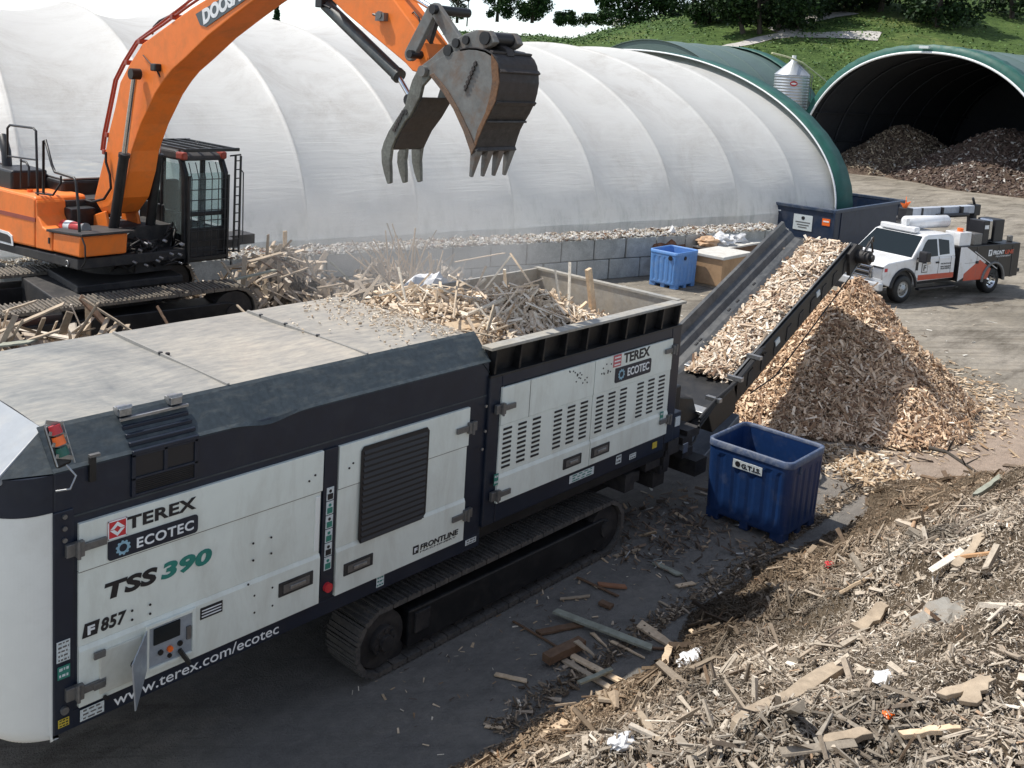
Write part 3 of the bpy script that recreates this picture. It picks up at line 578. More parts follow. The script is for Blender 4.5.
tag(mb.build('sandbag_row',M['cardw']),'row of small pale lumps weighing down the dome fabric edge on the block wall','sandbags',kind='stuff')
# ================= TRACKED SHREDDER =================
YS=6.9     # plane of the long side that faces the camera
sh=thing('tracked_shredder','large dark blue and white tracked wood shredder with raised hopper and discharge conveyor','shredder',(7.0,8.2,0))
def side(x,y,Y=YS): p=sy(x,y,Y); return (p[0],p[2])
YF=9.5
# body shell of the power module (x 3.0 .. 7.6): side profile with chamfer, extruded along x
def yz(pts,x0,x1): mb=MB(); mb.prism([(x0,y,z) for y,z in pts],(x1-x0,0,0)); return mb
yz([(YS,.97),(YS,3.035),(YF,3.035),(YF,.97)],3.02,7.62).build('body',M['navy'],sh,bev=.02)
# chamfered shoulder strip (dented in its middle)
mb=MB(); v=[]; nseg=60
for i in range(nseg+1):
    x=3.02+(7.62-3.02)*i/nseg; d=.03*math.exp(-((x-5.05)/.16)**2)-.012*math.sin(x*9)*math.exp(-((x-5.1)/.5)**2)
    sag=.05*math.exp(-((x-4.85)/.22)**2)
    for (yy,z) in ((YS-.012,3.03-sag),(YS+.02-d,3.05-sag*.6),(YS+.24,3.275),(YS+.27,3.295)): v.append((x,yy,z))
f=[(i*4+k,(i+1)*4+k,(i+1)*4+k+1,i*4+k+1) for i in range(nseg) for k in range(3)]
mb.add(v,f); o=mb.build('shoulder_panel',M['chamf'],sh,solid=.012)
# dusty roof
def roof_mat():
    m,nt,b=newmat('dusty_roof_sheet'); n1=noisen(nt,.9,9,.68,dist=1.2,stretch=(1,.6,1)); n2=noisen(nt,.45,5,.6); n3=noisen(nt,9,6,.7,stretch=(.5,1.6,1))
    c=ramp(nt,n1.outputs[0],[(.32,(.17,.18,.18)),(.48,(.26,.26,.245)),(.62,(.33,.315,.28)),(.75,(.41,.365,.31))]).outputs[0]
    tc=N(nt,'ShaderNodeTexCoord'); sp=N(nt,'ShaderNodeSeparateXYZ'); nt.links.new(tc.outputs['Object'],sp.inputs[0])
    mr=N(nt,'ShaderNodeMapRange'); mr.inputs[1].default_value=-3.5; mr.inputs[2].default_value=.6; mr.inputs[4].default_value=.75; nt.links.new(sp.outputs[0],mr.inputs[0])
    c=mixc(nt,mixc(nt,1.0,mr.outputs[0],ramp(nt,n2.outputs[0],[(.3,(.5,.5,.5)),(.6,(1,1,1))]).outputs[0],'MULTIPLY'),c,(.45,.39,.32))
    c=mixc(nt,.9,c,ramp(nt,n3.outputs[0],[(.35,(.70,.72,.75)),(.65,(1.12,1.10,1.06))]).outputs[0],'MULTIPLY')
    nt.links.new(c,b.inputs['Base Color']); b.inputs['Roughness'].default_value=.62; b.inputs['Specular IOR Level'].default_value=.35; bump(nt,b,n3.outputs[0],.12,.02); return m
M['roof']=roof_mat()
ZR=3.29
def roofgrid(u,v_):
    x=3.06+(7.5-3.06)*u; y=YS+.26+(YF-.26-YS-.26)*v_; return (x+(.18*v_*0),y,ZR+.012*math.sin(u*21)*math.sin(v_*6)+.008*float(mn.noise(Vector((x*2,y*2,0)))))
mb=MB(); mb.grid(roofgrid,60,20); mb.build('roof',M['roof'],sh)
mb=MB()
for xx in (4.62,6.15): mb.box(xx-.012,xx+.012,YS+.27,YF-.3,ZR-.03,ZR+.024)
mb.split('roof_seam',mat('roof_seam_dust',(.27,.26,.24),.8,fine=20),sh)
mb=MB()
for xx,yy in ((4.62,8.3),(4.66,8.24),(6.15,8.95),(6.15,8.5),(6.15,7.95),(7.3,9.0)): mb.cyl((xx,yy,ZR+.01),(xx,yy,ZR+.03),.022,8)
mb.split('roof_bolt',M['black'],sh)
# dirt and wood crumbs lying on the far end of the roof
# front hood: white slope + rounded end
mb=MB()
A=(3.06,YS+.26,ZR); B=(3.06,YF-.26,ZR); C_=(2.68,YS+.12,3.04); D_=(2.68,YF-.12,3.04); E_=(3.02,YS-.0,3.035); F_=(3.02,YF,3.035)
mb.add([A,B,D_,C_,(3.06,YS+.26,3.0),(3.06,YF-.26,3.0),(2.70,YS+.12,2.98),(2.70,YF-.12,2.98)],[(0,1,2,3),(3,2,7,6),(0,3,6,4),(1,5,7,2),(4,6,7,5),(0,4,5,1)])
mb.build('front_hood',mat('pale_grey_hood',(.29,.31,.33),.4,dirt=(.36,.34,.3),amt=.5,scale=1.5,fine=10,var=.08),sh,bev=.012)
MB().add([(3.02,YS-.006,3.03),(2.70,YS+.12,3.03),(3.06,YS+.26,ZR-.005),(3.10,YS+.02,3.04)],[(0,1,2),(0,2,3)]).build('corner_panel',M['chamf'],sh)
def rounded_end(z0,z1,m,name,rad=.36,xe=2.64,dy=0.0,bulge=0):
    mb=MB(); prof=[]
    prof.append((3.02,YS+dy))
    nk=44 if bulge else 12
    for k in range(nk+1):
        a=PI/2*k/nk; rq=rad-(.004 if (bulge and k%2) else 0); prof.append((xe+rad-rq*math.sin(a),YS+dy+rad-rq*math.cos(a)))
    for k in range(13):
        a=PI/2*k/12; prof.append((xe+rad-rad*math.cos(a),YF-dy-rad+rad*math.sin(a)))
    prof.append((3.02,YF-dy)); n=len(prof); v=[]; 
    lv=[z0+.0,z0+.02,z0+.07,z0+.16,z1-.01,z1] if bulge else [z0,z1]
    for li,z in enumerate(lv):
        ins={0:.16,1:.10,2:.04,3:0}.get(li,0) if bulge else 0
        for x,y in prof: v.append((x+ins*(1 if x<3.0 else 0)*min(1,(3.02-x)/.1),y+ins*.0,z))
    f=[(i*n+k,i*n+k+1,(i+1)*n+k+1,(i+1)*n+k) for i in range(len(lv)-1) for k in range(n-1)]
    mb.add(v,f,True); mb.add(v[:n],[tuple(range(n))]); mb.add(v[-n:],[tuple(range(n))[::-1]]); return mb.build(name,m,sh)
rounded_end(2.735,3.02,M['navy'],'front_band')
e=rounded_end(.93,2.73,M['white'],'front_end_panel',bulge=1,dy=.006)
# vertical post between end panel and door
MB().box(3.02,3.17,YS-.012,YS+.05,.975,2.73).build('corner_post',M['navy'],sh,bev=.008)
mb=MB()
for zz in (2.72,2.62,2.52):
    p=side(63.5,516+ (2.72-zz)*118); mb.cyl((p[0],YS-.014,p[1]),(p[0],YS-.03,p[1]),.018,10)
mb.split('post_bolt',M['grey'],sh)
# ---- side doors ----
def q(name,x0,x1,z0,z1,m,y0=YS-.03,y1=YS+.0,parent=sh,bev=.006): return MB().box(x0,x1,y0,y1,z0,z1).build(name,m,parent,bev)
def plate_stickers(): pass
def hinge(parent,x,z,flip=1):
    mb=MB(); mb.box(min(x,x+.20*flip),max(x,x+.20*flip),YS-.060,YS-.038,z-.03,z+.03); mb.box(x-.035,x+.025,YS-.072,YS-.03,z-.06,z+.06); mb.cyl((x-.02*flip,YS-.075,z-.07),(x-.02*flip,YS-.075,z+.07),.014,8)
    mb.box(x-.10*(flip>0)-.0,x+.10*(flip<0),YS-.05,YS-.01,z-.05,z+.05); return mb.build('hinge',M['grey'],parent,bev=.004)
def handle(parent,x0,x1,z0,z1,Y=YS-.036):
    h=MB().box(x0,x1,Y-.012,Y+.005,z0,z1).build('handle',M['blackdust'],parent,bev=.005); w_=x1-x0; hh=z1-z0
    MB().box(x0+w_*.12,x1-w_*.12,Y-.017,Y-.011,z0+hh*.2,z1-hh*.2).build('recess',M['grey'],h)
    MB().box(x0+w_*.30,x1-w_*.25,Y-.030,Y-.016,z0+hh*.38,z0+hh*.62).build('latch',M['steel'],h,bev=.003); return h
def holes(parent,pts,r=.010,Y=YS-.032,m=None):
    mb=MB()
    for px,py in pts: a,z=side(px,py); mb.cyl((a,Y,z),(a,Y-.006,z),r,8)
    return mb.split('rivet',m or M['ink'],parent)[0]
# door 1
def door(name,x0,x1,zb,zt,zm1,zm2,Ym=YS):
    """upper plane flush, middle field set back a little, lower part proud: three folds as in the photo"""
    d=MB(); d.box(x0,x1,Ym-.030,Ym+.004,zm1,zt)            # upper
    d.box(x0,x1-.012,Ym-.020,Ym+.004,zm2,zm1-.004)          # middle field
    d.prism([(x0,Ym-.020,zm2),(x0,Ym-.036,zm2-.035),(x0,Ym-.036,zb),(x0,Ym+.004,zb),(x0,Ym+.004,zm2)],(x1-x0-.006,0,0))
    o=d.build(name,M['white2'],sh,bev=.004); MB().box(x0+.002,x1-.014,Ym-.0225,Ym-.018,zm1-.008,zm1-.001).build('fold_seam',M['grey'],o); return o
d1=door('door',3.20,5.435,1.135,2.60,2.22,1.62)
mb=MB().box(5.36,5.405,YS-.034,YS-.018,1.66,2.18); mb.build('edge_strip',M['white'],d1,bev=.004)
hinge(d1,3.20,2.42); hinge(d1,3.20,1.28)
handle(d1,*(lambda a,b:(a[0],b[0],1.36,1.49))(side(276,590),side(310,578)))
holes(d1,[(251,542),(269,536),(251,559),(269,552),(252,594),(270,586),(252,611),(270,604),(246,583),(130,609),(148,603),(130,618),(148,612),(307,480),(313,474)])
# lettering on door 1
def lett(s,x0,x1,z,h,m,par,Y,nm='lettering',**k): return text(s,(1,0,0),(0,0,1),(x0,Y,z),x1-x0,h,m,par,nm,**k)
def rect_from(pl,pr_,Y=YS): a=sy(*pl,Y); b=sy(*pr_,Y); return a,b
YL=YS-.032
aL,aR=sy(126.6,530.6,YL),sy(196,512.8,YL); aT=sy(126.6,519,YL)
lett('TEREX',aL[0],aR[0],aL[2]+.008,.095,M['ink'],d1,YL,bold=.030,spacing=1.05)
sq0=sy(107.5,536,YL); sq=MB().box(sq0[0],sq0[0]+.15,YL-.006,YL,aL[2]-.03,aL[2]+.115).build('logo_plate',M['redp'],d1,bev=.002)
mb=MB()
for a_,b_ in (((0.02,.02),(.065,.06)),):
    X0=sq0[0]; Z0=aL[2]-.03
    for sgn in (0,1):
        pass
X0=sq0[0]; Z0=aL[2]-.03
mb.add([(X0+.015,YL-.008,Z0+.075),(X0+.075,YL-.008,Z0+.13),(X0+.135,YL-.008,Z0+.075),(X0+.1,YL-.008,Z0+.075),(X0+.075,YL-.008,Z0+.098),(X0+.05,YL-.008,Z0+.075)],[(0,1,2,3,4,5)])
mb.add([(X0+.015,YL-.008,Z0+.07),(X0+.05,YL-.008,Z0+.07),(X0+.075,YL-.008,Z0+.045),(X0+.1,YL-.008,Z0+.07),(X0+.135,YL-.008,Z0+.07),(X0+.075,YL-.008,Z0+.015)],[(0,1,2,3,4,5)])
mb.build('logo_mark',M['inkw'],sq)
mb=MB()
for (a0,a1,b0,b1) in ((0,.15,0,.008),(0,.15,.137,.145),(0,.008,0,.145),(.142,.15,0,.145)): mb.box(X0+a0,X0+a1,YL-.009,YL-.005,Z0+b0,Z0+b1)
mb.build('logo_border',M['inkw'],sq)
def badge(x0,x1,z0,z1,m,par,Y,nm='badge',cut=True,r=.03):
    pts=[]; 
    cor=[(x0+r,z0+r,PI,1.5*PI),(x1-r,z0+r,1.5*PI,2*PI),(x1-r,z1-r,0,.5*PI)] 
    for cx_,cz_,a0,a1 in cor:
        for k in range(5): a=a0+(a1-a0)*k/4; pts.append((cx_+r*math.cos(a),Y,cz_+r*math.sin(a)))
    pts.append((x0,Y,z1)); return MB().prism(pts[::-1],(0,-.006,0)).build(nm,m,par)
bL,bR=sy(107.5,558,YL),sy(197.5,531.5,YL); bg_=badge(bL[0],bR[0],bL[2]-.03,bL[2]+.125,M['navy'],d1,YL)
lett('ECOTEC',bL[0]+.23,bR[0]-.04,bL[2]+.008,.078,M['inkw'],bg_,YL-.006,bold=.02,spacing=1.1)
def gear(cx_,cz_,r,m,par,Y,nm='gear_emblem'):
    mb=MB(); n=40; v=[]
    for k in range(n*2):
        a=2*PI*k/(n*2); ro=r*(1.0 if (k//4)%2 else .84)
        v.append((cx_+ro*math.cos(a),Y,cz_+ro*math.sin(a)))
    for k in range(n*2): a=2*PI*k/(n*2); v.append((cx_+r*.52*math.cos(a),Y,cz_+r*.52*math.sin(a)))
    mb.add(v,[(k,(k+1)%(2*n),2*n+(k+1)%(2*n),2*n+k) for k in range(2*n)]); return mb.build(nm,m,par)
gear(bL[0]+.12,bL[2]+.047,.06,mat('pale_blue_emblem',(.25,.42,.52),.5,fine=20,bst=0),bg_,YL-.009)
YM=YS-.022
c0,c1=sy(104.4,600,YM),sy(157,583,YM); lett('TSS',c0[0],c1[0],c0[2]-.0,.12,M['ink'],d1,YM,bold=.045,shear=.12,spacing=1.05)
c2,c3=sy(161,580,YM),sy(211.5,564,YM); lett('390',c2[0],c3[0],c0[2]-.0,.12,M['teal'],d1,YM,bold=.045,shear=.12,spacing=1.05)
e0,e1=sy(82,639,YM),sy(122.5,625,YM)
mb=MB().prism([(e0[0],YM,e0[2]),(e0[0]+.115,YM,e0[2]),(e0[0]+.135,YM,e0[2]+.11),(e0[0]+.02,YM,e0[2]+.11)][::-1],(0,-.005,0)); lg=mb.build('badge',M['ink'],d1)
lett('F',e0[0]+.04,e0[0]+.095,e0[2]+.02,.065,M['inkw'],lg,YM-.005,bold=.04,nm='lettering')
lett('857',e0[0]+.145,e1[0]+.03,e0[2]+.005,.095,M['ink'],d1,YM,bold=.035,shear=.15,spacing=1.1)
# small black notice plate
p0,p1=sy(200,620,YS-.036),sy(222,612,YS-.036); pl=MB().box(p0[0],p1[0],YS-.042,YS-.036,p0[2]-.0,p0[2]+.10).build('notice_plate',M['ink'],d1)
for k in range(3): MB().box(p0[0]+.012,p1[0]-.012,YS-.045,YS-.041,p0[2]+.018+k*.026,p0[2]+.027+k*.026).build('print_line',M['inkw'],pl)
# control panel compartment + open flap
k0=sy(148,660,YS-.036); k1=sy(190,640,YS-.036)
X0,X1,Z0,Z1=k0[0]-.0,k1[0]+.01,1.22,1.56
fr=MB(); 
for b_ in ((X0-.03,X0,Z0-.03,Z1+.03),(X1,X1+.03,Z0-.03,Z1+.03),(X0,X1,Z1,Z1+.03),(X0,X1,Z0-.03,Z0)): fr.box(b_[0],b_[1],YS-.058,YS-.034,b_[2],b_[3])
cp=fr.build('control_panel',M['white2'],sh,bev=.004)
MB().box(X0,X1,YS-.041,YS-.037,Z0,Z1).build('panel_plate',mat('grey_panel_plate',(.28,.31,.34),.45,fine=20),cp)
MB().box(X0+.04,X0+.27,YS-.053,YS-.040,Z0+.18,Z1-.02).build('screen',M['glass'],cp,bev=.004)
mb=MB(); 
for (a_,z_) in ((.10,.10),(.27,.11)): mb.cyl((X0+a_,YS-.040,Z0+z_),(X0+a_,YS-.058,Z0+z_),.022,12)
mb.build('button',M['black'],cp)
MB().cyl((X0+.18,YS-.040,Z0+.10),(X0+.18,YS-.065,Z0+.10),.024,12).build('button',M['amber'],cp)
MB().cyl((X0+.18,YS-.04,Z0+.04),(X0+.18,YS-.055,Z0+.04),.018,10).build('button',M['black'],cp)
MB().bar((X0+.26,YS-.06,Z0+.06),(X0+.33,YS-.10,Z0-.07),.035,.03).build('key_fob',M['black'],cp)
MB().box(X1-.05,X1-.015,YS-.060,YS-.040,Z0+.12,Z0+.23).build('latch',M['grey'],cp)
# closed flap door left of it (cream) with two clips and the flap standing open
fl=MB().box(X0-.40,X0-.06,YS-.050,YS-.034,Z0-.04,Z1-.03).build('access_flap',mat('cream_flap_paint',(.60,.59,.52),.45,dirt=(.4,.38,.3),amt=.5,scale=3,fine=6,var=.04),sh,bev=.01)
mb=MB()
for zz in (Z0+.05,Z0+.30): mb.box(X0-.45,X0-.36,YS-.068,YS-.048,zz-.028,zz+.028)
mb.split('clip',M['grey'],fl,bev=.004)
mb=MB(); 
for zz in (Z1-.08,): mb.cyl((X0-.12,YS-.05,zz-.16),(X0-.12,YS-.065,zz-.16),.035,12)
for (a_,z_) in ((-.36,Z0-.07),(-.34,Z0-.09)): mb.cyl((X0+a_,YS-.05,z_),(X0+a_,YS-.06,z_),.016,8)
mb.split('catch',M['ink'],fl)
MB().prism([(X0-.02,YS-.06,Z1+.0),(X0-.27,YS-.31,Z1-.06),(X0-.25,YS-.33,Z0-.10),(X0-.02,YS-.06,Z0-.0)],(-.014,0,0)).build('open_flap',mat('flap_sheet',(.42,.46,.50),.35,.5,fine=20),sh,bev=.003)
# www band
w0,w1=sy(114,705.6,YS-.014),sy(279,634.8,YS-.014)
lett('www.terex.com/ecotec',w0[0],w1[0],1.0,.095,M['inkw'],sh,YS-.004,nm='web_address',bold=.004,spacing=1.0)
MB().box(3.05,7.6,YS-.006,YS+.02,.972,1.115).build('lower_sill',M['navy'],sh,bev=.004)
# stickers
def sticker(pts_px,m,par=sh,Y=YS-.016,nm='decal',lines=0,lm=None):
    (xa,ya),(xb,yb)=pts_px; a,b=sy(xa,ya,Y),sy(xb,yb,Y); x0,x1=min(a[0],b[0]),max(a[0],b[0]); z0,z1=min(a[2],b[2]),max(a[2],b[2])
    o=MB().box(x0,x1,Y-.003,Y,z0,z1).build(nm,m,par)
    if lines:
        h=(z1-z0)/lines; mb=MB(); rr=random.Random(int(xa*7+ya))
        for k in range(lines):
            zc=z0+h*(k+.5); xx=x0+(x1-x0)*.12
            while xx<x1-(x1-x0)*.12:
                wv=(x1-x0)*rr.uniform(.10,.3); wv=min(wv,x1-(x1-x0)*.1-xx); mb.box(xx,xx+wv,Y-.005,Y-.0025,zc-h*.22*rr.uniform(.5,1),zc+h*.22); xx+=wv+(x1-x0)*.09
        mb.build('print_line',lm or M['grey'],o)
    return o
sticker(((56.5,664),(70,638)),M['stickw'],lines=5); sticker(((57.5,681),(70,663)),M['stickg'],lines=2,lm=M['stickw'])
sticker(((58,729),(69,716)),M['sticky'],lines=3,lm=M['ink']); mb=MB(); c=side(63,709); mb.cyl((c[0],YS-.012,c[1]),(c[0],YS-.04,c[1]),.03,12); mb.build('socket',M['grey'],sh)
sticker(((80,722),(104,700)),M['stickw'],Y=YS-.018,lines=3)
c=side(327,500); 
for k in range(6):
    z1=2.23-k*.135; 
    st=MB().box(5.482,5.562,YS-.030,YS-.025,z1-.125,z1).build('warning_decal',M['stickw'],sh)
    MB().box(5.492,5.552,YS-.033,YS-.029,z1-.115,z1-.06).build('pictogram',(M['ink'] if k in(0,4) else M['stickg']),st)
    MB().cyl((5.522,YS-.030,z1-.035),(5.522,YS-.033,z1-.035),.016,8).build('pictogram',M['ink'] if k%2==0 else M['teal'],st)
MB().box(5.455,5.575,YS-.013,YS-.0,1.33,2.25).build('decal_post',M['black'],sh)
MB().cyl((5.525,YS-.01,1.26),(5.525,YS-.06,1.26),.045,14).build('emergency_button',M['redp'],sh)
MB().box(5.45,5.60,YS-.024,YS-.0,1.17,2.60).build('door_post',M['navy'],sh,bev=.004)
# door 2 with big black grille
d2=door('door',5.615,7.325,1.135,2.595,2.18,1.60)
g0,g1=side(361,448),side(428,429); 
gx0,gx1=5.86,6.73
pts=[(gx0,1.62),(gx0+.03,1.57),(gx1-.05,1.57),(gx1,1.62),(gx1,2.49),(gx1-.03,2.53),(gx0+.03,2.53),(gx0,2.49)]
gr=MB().prism([(x,YS-.040,z) for x,z in pts][::-1],(0,-.008,0)).build('radiator_grille',M['ink'],d2)
mb=MB()
for k in range(16): mb.bar((gx0+.03,YS-.050,1.60+k*.058),(gx1-.03,YS-.050,1.60+k*.058),.008,.035,up=(0,.4,1))
mb.build('louvre',M['ink'],gr)
holes(d2,[(347,467),(351,462)])
handle(d2,*(lambda a,b:(a[0],b[0],1.30,1.42))(side(341,569),side(370,556)))
hinge(d2,7.325,2.38,-1); hinge(d2,7.325,1.42,-1)
f0,f1=sy(420,551,YS-.036),sy(456,531,YS-.036)
lett('FRONTLINE',f0[0],f1[0]+.03,1.235,.055,M['ink'],d2,YS-.036,bold=.03,shear=.1); 
bb=MB().box(f0[0]-.10,f0[0]-.025,YS-.041,YS-.036,1.215,1.30).build('badge',M['ink'],d2); lett('F',f0[0]-.085,f0[0]-.045,1.235,.045,M['inkw'],bb,YS-.041,bold=.03)
lett('MACHINERY',f0[0]+.0,f1[0]-.0,1.205,.016,M['ink'],d2,YS-.036)
sticker(((376,588),(384,574)),M['stickw'],Y=YS-.012,lines=3,lm=M['teal']); sticker(((465,546),(476,536)),M['stickw'],Y=YS-.012,lines=2)
# vent louvre + exhaust recess on the shoulder (x 3.85..4.45)
vx0,vx1=side(131,460)[0],side(197,442)[0]; print('vent',vx0,vx1)
vn=MB(); 
for k in range(5): vn.box(vx0,vx1,YS-.035+k*.055,YS-.005+k*.055,3.02+k*.05,3.055+k*.05)
vn.build('vent_hood',M['navy'],sh,bev=.006)
rc=MB(); 
for b_ in ((vx0,vx0+.03,2.70,3.02),(vx1-.03,vx1,2.70,3.02),(vx0,vx1,2.68,2.70),((vx0+vx1)/2-.015,(vx0+vx1)/2+.015,2.83,3.02),(vx0,vx1,2.815,2.835),(vx0,vx1,3.0,3.02)): rc.box(b_[0],b_[1],YS-.022,YS-.0,b_[2],b_[3])
rcs=rc.build('intake_frame',M['navy'],sh,bev=.003)
MB().box(vx0+.01,vx1-.01,YS-.008,YS-.003,2.69,3.01).build('intake_mesh',M['ink'],rcs)
mb=MB(); 
for k in range(7): mb.bar((vx0+.03,YS-.012,2.71+k*.016),(vx1-.03,YS-.012,2.71+k*.016),.006)
mb.build('louvre',M['black'],rcs)
mb=MB()
for px in ((127,414),(178,405)):
    p=sy(px[0],px[1],YS+.15); mb.box(p[0]-.05,p[0]+.05,YS+.17,YS+.28,3.27,3.33); mb.cyl((p[0]-.06,YS+.2,3.33),(p[0]+.06,YS+.2,3.33),.02,8)
mb.split('clasp',M['steel'],sh,bev=.004)
MB().bar((vx0-.01,YS+.16,3.25),(vx1+.01,YS+.16,3.25),.02).build('grab_rail',M['steel'],sh)
a=side(92,465); MB().box(a[0]-.03,a[0]+.02,YS-.03,YS,a[1]-.12,a[1]+.07).build('latch',M['black'],sh,bev=.004); MB().box(a[0]-.03,a[0]+.05,YS-.035,YS,a[1]+.07,a[1]+.09).build('latch',M['grey'],sh)
# beacon stack light lying on the shoulder
st=np.array(sy(51,424,YS-.02)); en=np.array(sy(64,466,YS-.10)); ln=MB().bar(tuple(st),tuple(en),.115,.05,up=(0,-1,.6)).build('signal_light',M['black'],sh,bev=.02)
dv=(en-st); off=np.array([0,-.035,.02])
for k,mm in ((.16,M['redp']),(.42,M['amber']),(.68,M['greenp'])):
    c=st+dv*k+off; MB().tube([tuple(c-dv*.10),tuple(c+dv*.10)],[.040,.044],14).build('lens',mm,ln)
mb=MB()
for k in (.02,.29,.55,.82): c=st+dv*k+off*1.3; mb.bar(tuple(c-np.array([.06,0,-.02])),tuple(c+np.array([.06,0,-.02])),.010,.03)
for e_ in (-.062,.062): mb.tube([tuple(st+dv*.0+off+np.array([e_,0,0])),tuple(en+off+np.array([e_,0,0]))],.007,6)
mb.tube([tuple(en+off),tuple(en+np.array([.05,-.08,-.06])),tuple(en+np.array([.0,-.10,-.14])),tuple(en+np.array([-.08,-.05,-.15]))],.008,6)
mb.build('wire_guard',M['steel'],ln)
# moulded lip line + seams
MB().box(3.05,7.6,YS-.004,YS+.01,2.655,2.668).build('seam',M['chamf'],sh)
# ================= hopper module (x 7.6 .. 11.35) =================
HX0,HX1=7.60,11.35; YH=6.86
fr=MB(); fr.box(HX0,7.79,YH,YH+.08,1.18,2.86); fr.box(11.12,HX1,YH,YH+.08,1.25,2.86); fr.box(7.79,11.12,YH,YH+.08,2.725,2.86)
fr.prism([(7.79,YH,1.18),(11.12,YH,1.18),(11.12,YH,1.40),(7.79,YH,1.42)],(0,.08,0)); fr.build('hopper_frame',M['navy'],sh,bev=.015)
MB().box(7.66,11.30,6.95,YF-.06,1.2,2.10).build('hopper_body',M['navy'],sh)
def door3(x0,x1,nm):
    d=MB(); Ym=YH; d.box(x0,x1,Ym-.026,Ym+.004,2.30,2.722); d.box(x0,x1,Ym-.018,Ym+.004,1.74,2.296)
    d.prism([(x0,Ym-.018,1.74),(x0,Ym-.034,1.70),(x0,Ym-.034,1.415),(x0,Ym+.004,1.415),(x0,Ym+.004,1.74)],(x1-x0,0,0)); return d.build(nm,M['white2'],sh,bev=.004)
xs_=9.42
d3=door3(7.775,xs_-.006,'door'); d4=door3(xs_+.006,11.115,'door')
MB().box(8.23,8.236,YH-.029,YH-.02,2.30,2.72).build('seam',M['grey'],d3)
def vents(par,x0,ncol,nrow=9):
    mb=MB(); 
    for c_ in range(ncol):
        for r_ in range(nrow):
            xx=x0+c_*.245; zz=1.80+r_*.054
            mb.prism([(xx,YH-.020,zz),(xx+.135,YH-.020,zz+.0),(xx+.135,YH-.020,zz+.024),(xx,YH-.020,zz+.024)],(0,-.006,0))
    pass
    for c_ in range(ncol):
        q=MB(); q.v=mb.v[c_*nrow*8:(c_+1)*nrow*8]; q.f=mb.f[:nrow*6]; q.sm=mb.sm[:nrow*6]; q.build('vent_slots',M['ink'],par)
vents(d3,7.83,3); vents(d3,8.70,3); vents(d4,9.50,3); vents(d4,10.36,3)
def prj_x(x,y): return side(x,y,YH)
def h3(par,xa,ya,xb,yb):
    a=sy(xa,ya,YH-.034); b=sy(xb,yb,YH-.034); handle(par,a[0],b[0],1.50,1.63,Y=YH-.036)
h3(d3,563,463,581,453); h3(d4,591,452,609,443)
def hinge2(par,x,z,flip):
    global YS
    s_=YS; YS=YH; o=hinge(par,x,z,flip); YS=s_; return o
hinge2(d3,7.775,2.50,1); hinge2(d3,7.775,1.52,1); hinge2(d4,11.115,2.58,-1); hinge2(d4,11.115,1.62,-1)
mb=MB(); rr=random.Random(2)
for par_,pxs in ((0,(569,377,588,371)),(1,(596,368,612,366))):
    for k in range(16 if par_==0 else 10):
        px=rr.uniform(pxs[0],pxs[2]); py=rr.uniform(pxs[1]-6,pxs[1]+6); a=sy(px,py,YH-.027); mb.cyl((a[0],YH-.026,a[2]),(a[0],YH-.031,a[2]),.010,6)
mb.split('rivet',M['ink'],sh)
t0,t1=sy(624,361.5,YH-.03),sy(649,354.5,YH-.03)
lett('TEREX',t0[0],t1[0]+.02,t0[2]-.02,.12,M['ink'],d4,YH-.026,bold=.03)
MB().box(t0[0]-.22,t0[0]-.06,YH-.031,YH-.026,t0[2]-.04,t0[2]+.11).build('logo_plate',mat('faded_red_film',(.5,.12,.13),.5,fine=20),d4)
mb=MB()
for k in range(3): mb.box(t0[0]-.20,t0[0]-.08,YH-.034,YH-.030,t0[2]-.02+k*.045,t0[2]-.005+k*.045)
mb.build('logo_mark',M['inkw'],d4)
u0,u1=sy(615,377,YH-.03),sy(650,367,YH-.03); bd=badge(u0[0],u1[0]+.02,t0[2]-.25,t0[2]-.06,M['navy'],d4,YH-.026); lett('ECOTEC',u0[0]+.26,u1[0]-.03,t0[2]-.20,.10,M['inkw'],bd,YH-.032,bold=.02)
gear(u0[0]+.13,t0[2]-.155,.07,MATS['pale_blue_emblem'],bd,YH-.035)
sticker(((569,484),(594,466)),M['stickw'],Y=YH-.006,lines=3,lm=M['teal']); sticker(((615.5,464.5),(621.5,454)),M['stickw'],Y=YH-.006,lines=2,lm=M['ink']); sticker(((629,460),(636,452)),M['stickw'],Y=YH-.006,lines=2)
sticker(((652,449),(657,441)),M['sticky'],Y=YH-.006); sticker(((659.5,422),(663.5,411)),M['stickg'],Y=YH-.037,lines=2,lm=M['stickw']); sticker(((493.5,486),(498.5,473)),M['stickg'],Y=YH-.037,lines=2,lm=M['stickw'])
# ribbed rim (slightly flared outwards)
ZT=3.19
wallp=MB(); wallp.prism([(HX0+.02,6.98,2.86),(HX0+.02,6.93,ZT-.02),(HX0+.02,6.985,ZT-.02),(HX0+.02,7.04,2.86)],(HX1-HX0-.02,0,0)); hw=wallp.build('hopper_side_wall',M['black'],sh)
mb=MB(); 
for k in range(10):
    x=HX0+.06+k*(HX1-HX0-.16)/9.0; mb.prism([(x,6.985,2.86),(x,6.875,2.88),(x,6.85,ZT-.03),(x,6.94,ZT-.03)],(.03,0,0))
mb.split('rib',M['black'],hw)
MB().prism([(HX0-.02,6.845,ZT-.035),(HX0-.02,7.0,ZT-.035),(HX0-.02,7.0,ZT),(HX0-.02,6.845,ZT)],(HX1-HX0+.06,0,0)).build('rim',M['wall'],hw,bev=.006)
MB().box(HX0,HX1,6.86,7.0,2.845,2.875).build('rim',M['black'],hw,bev=.004)
mb=MB().box(HX1-.05,HX1,6.93,YF-.07,2.05,ZT-.002); ew=mb.build('hopper_end_wall',M['wall'],sh,bev=.004)
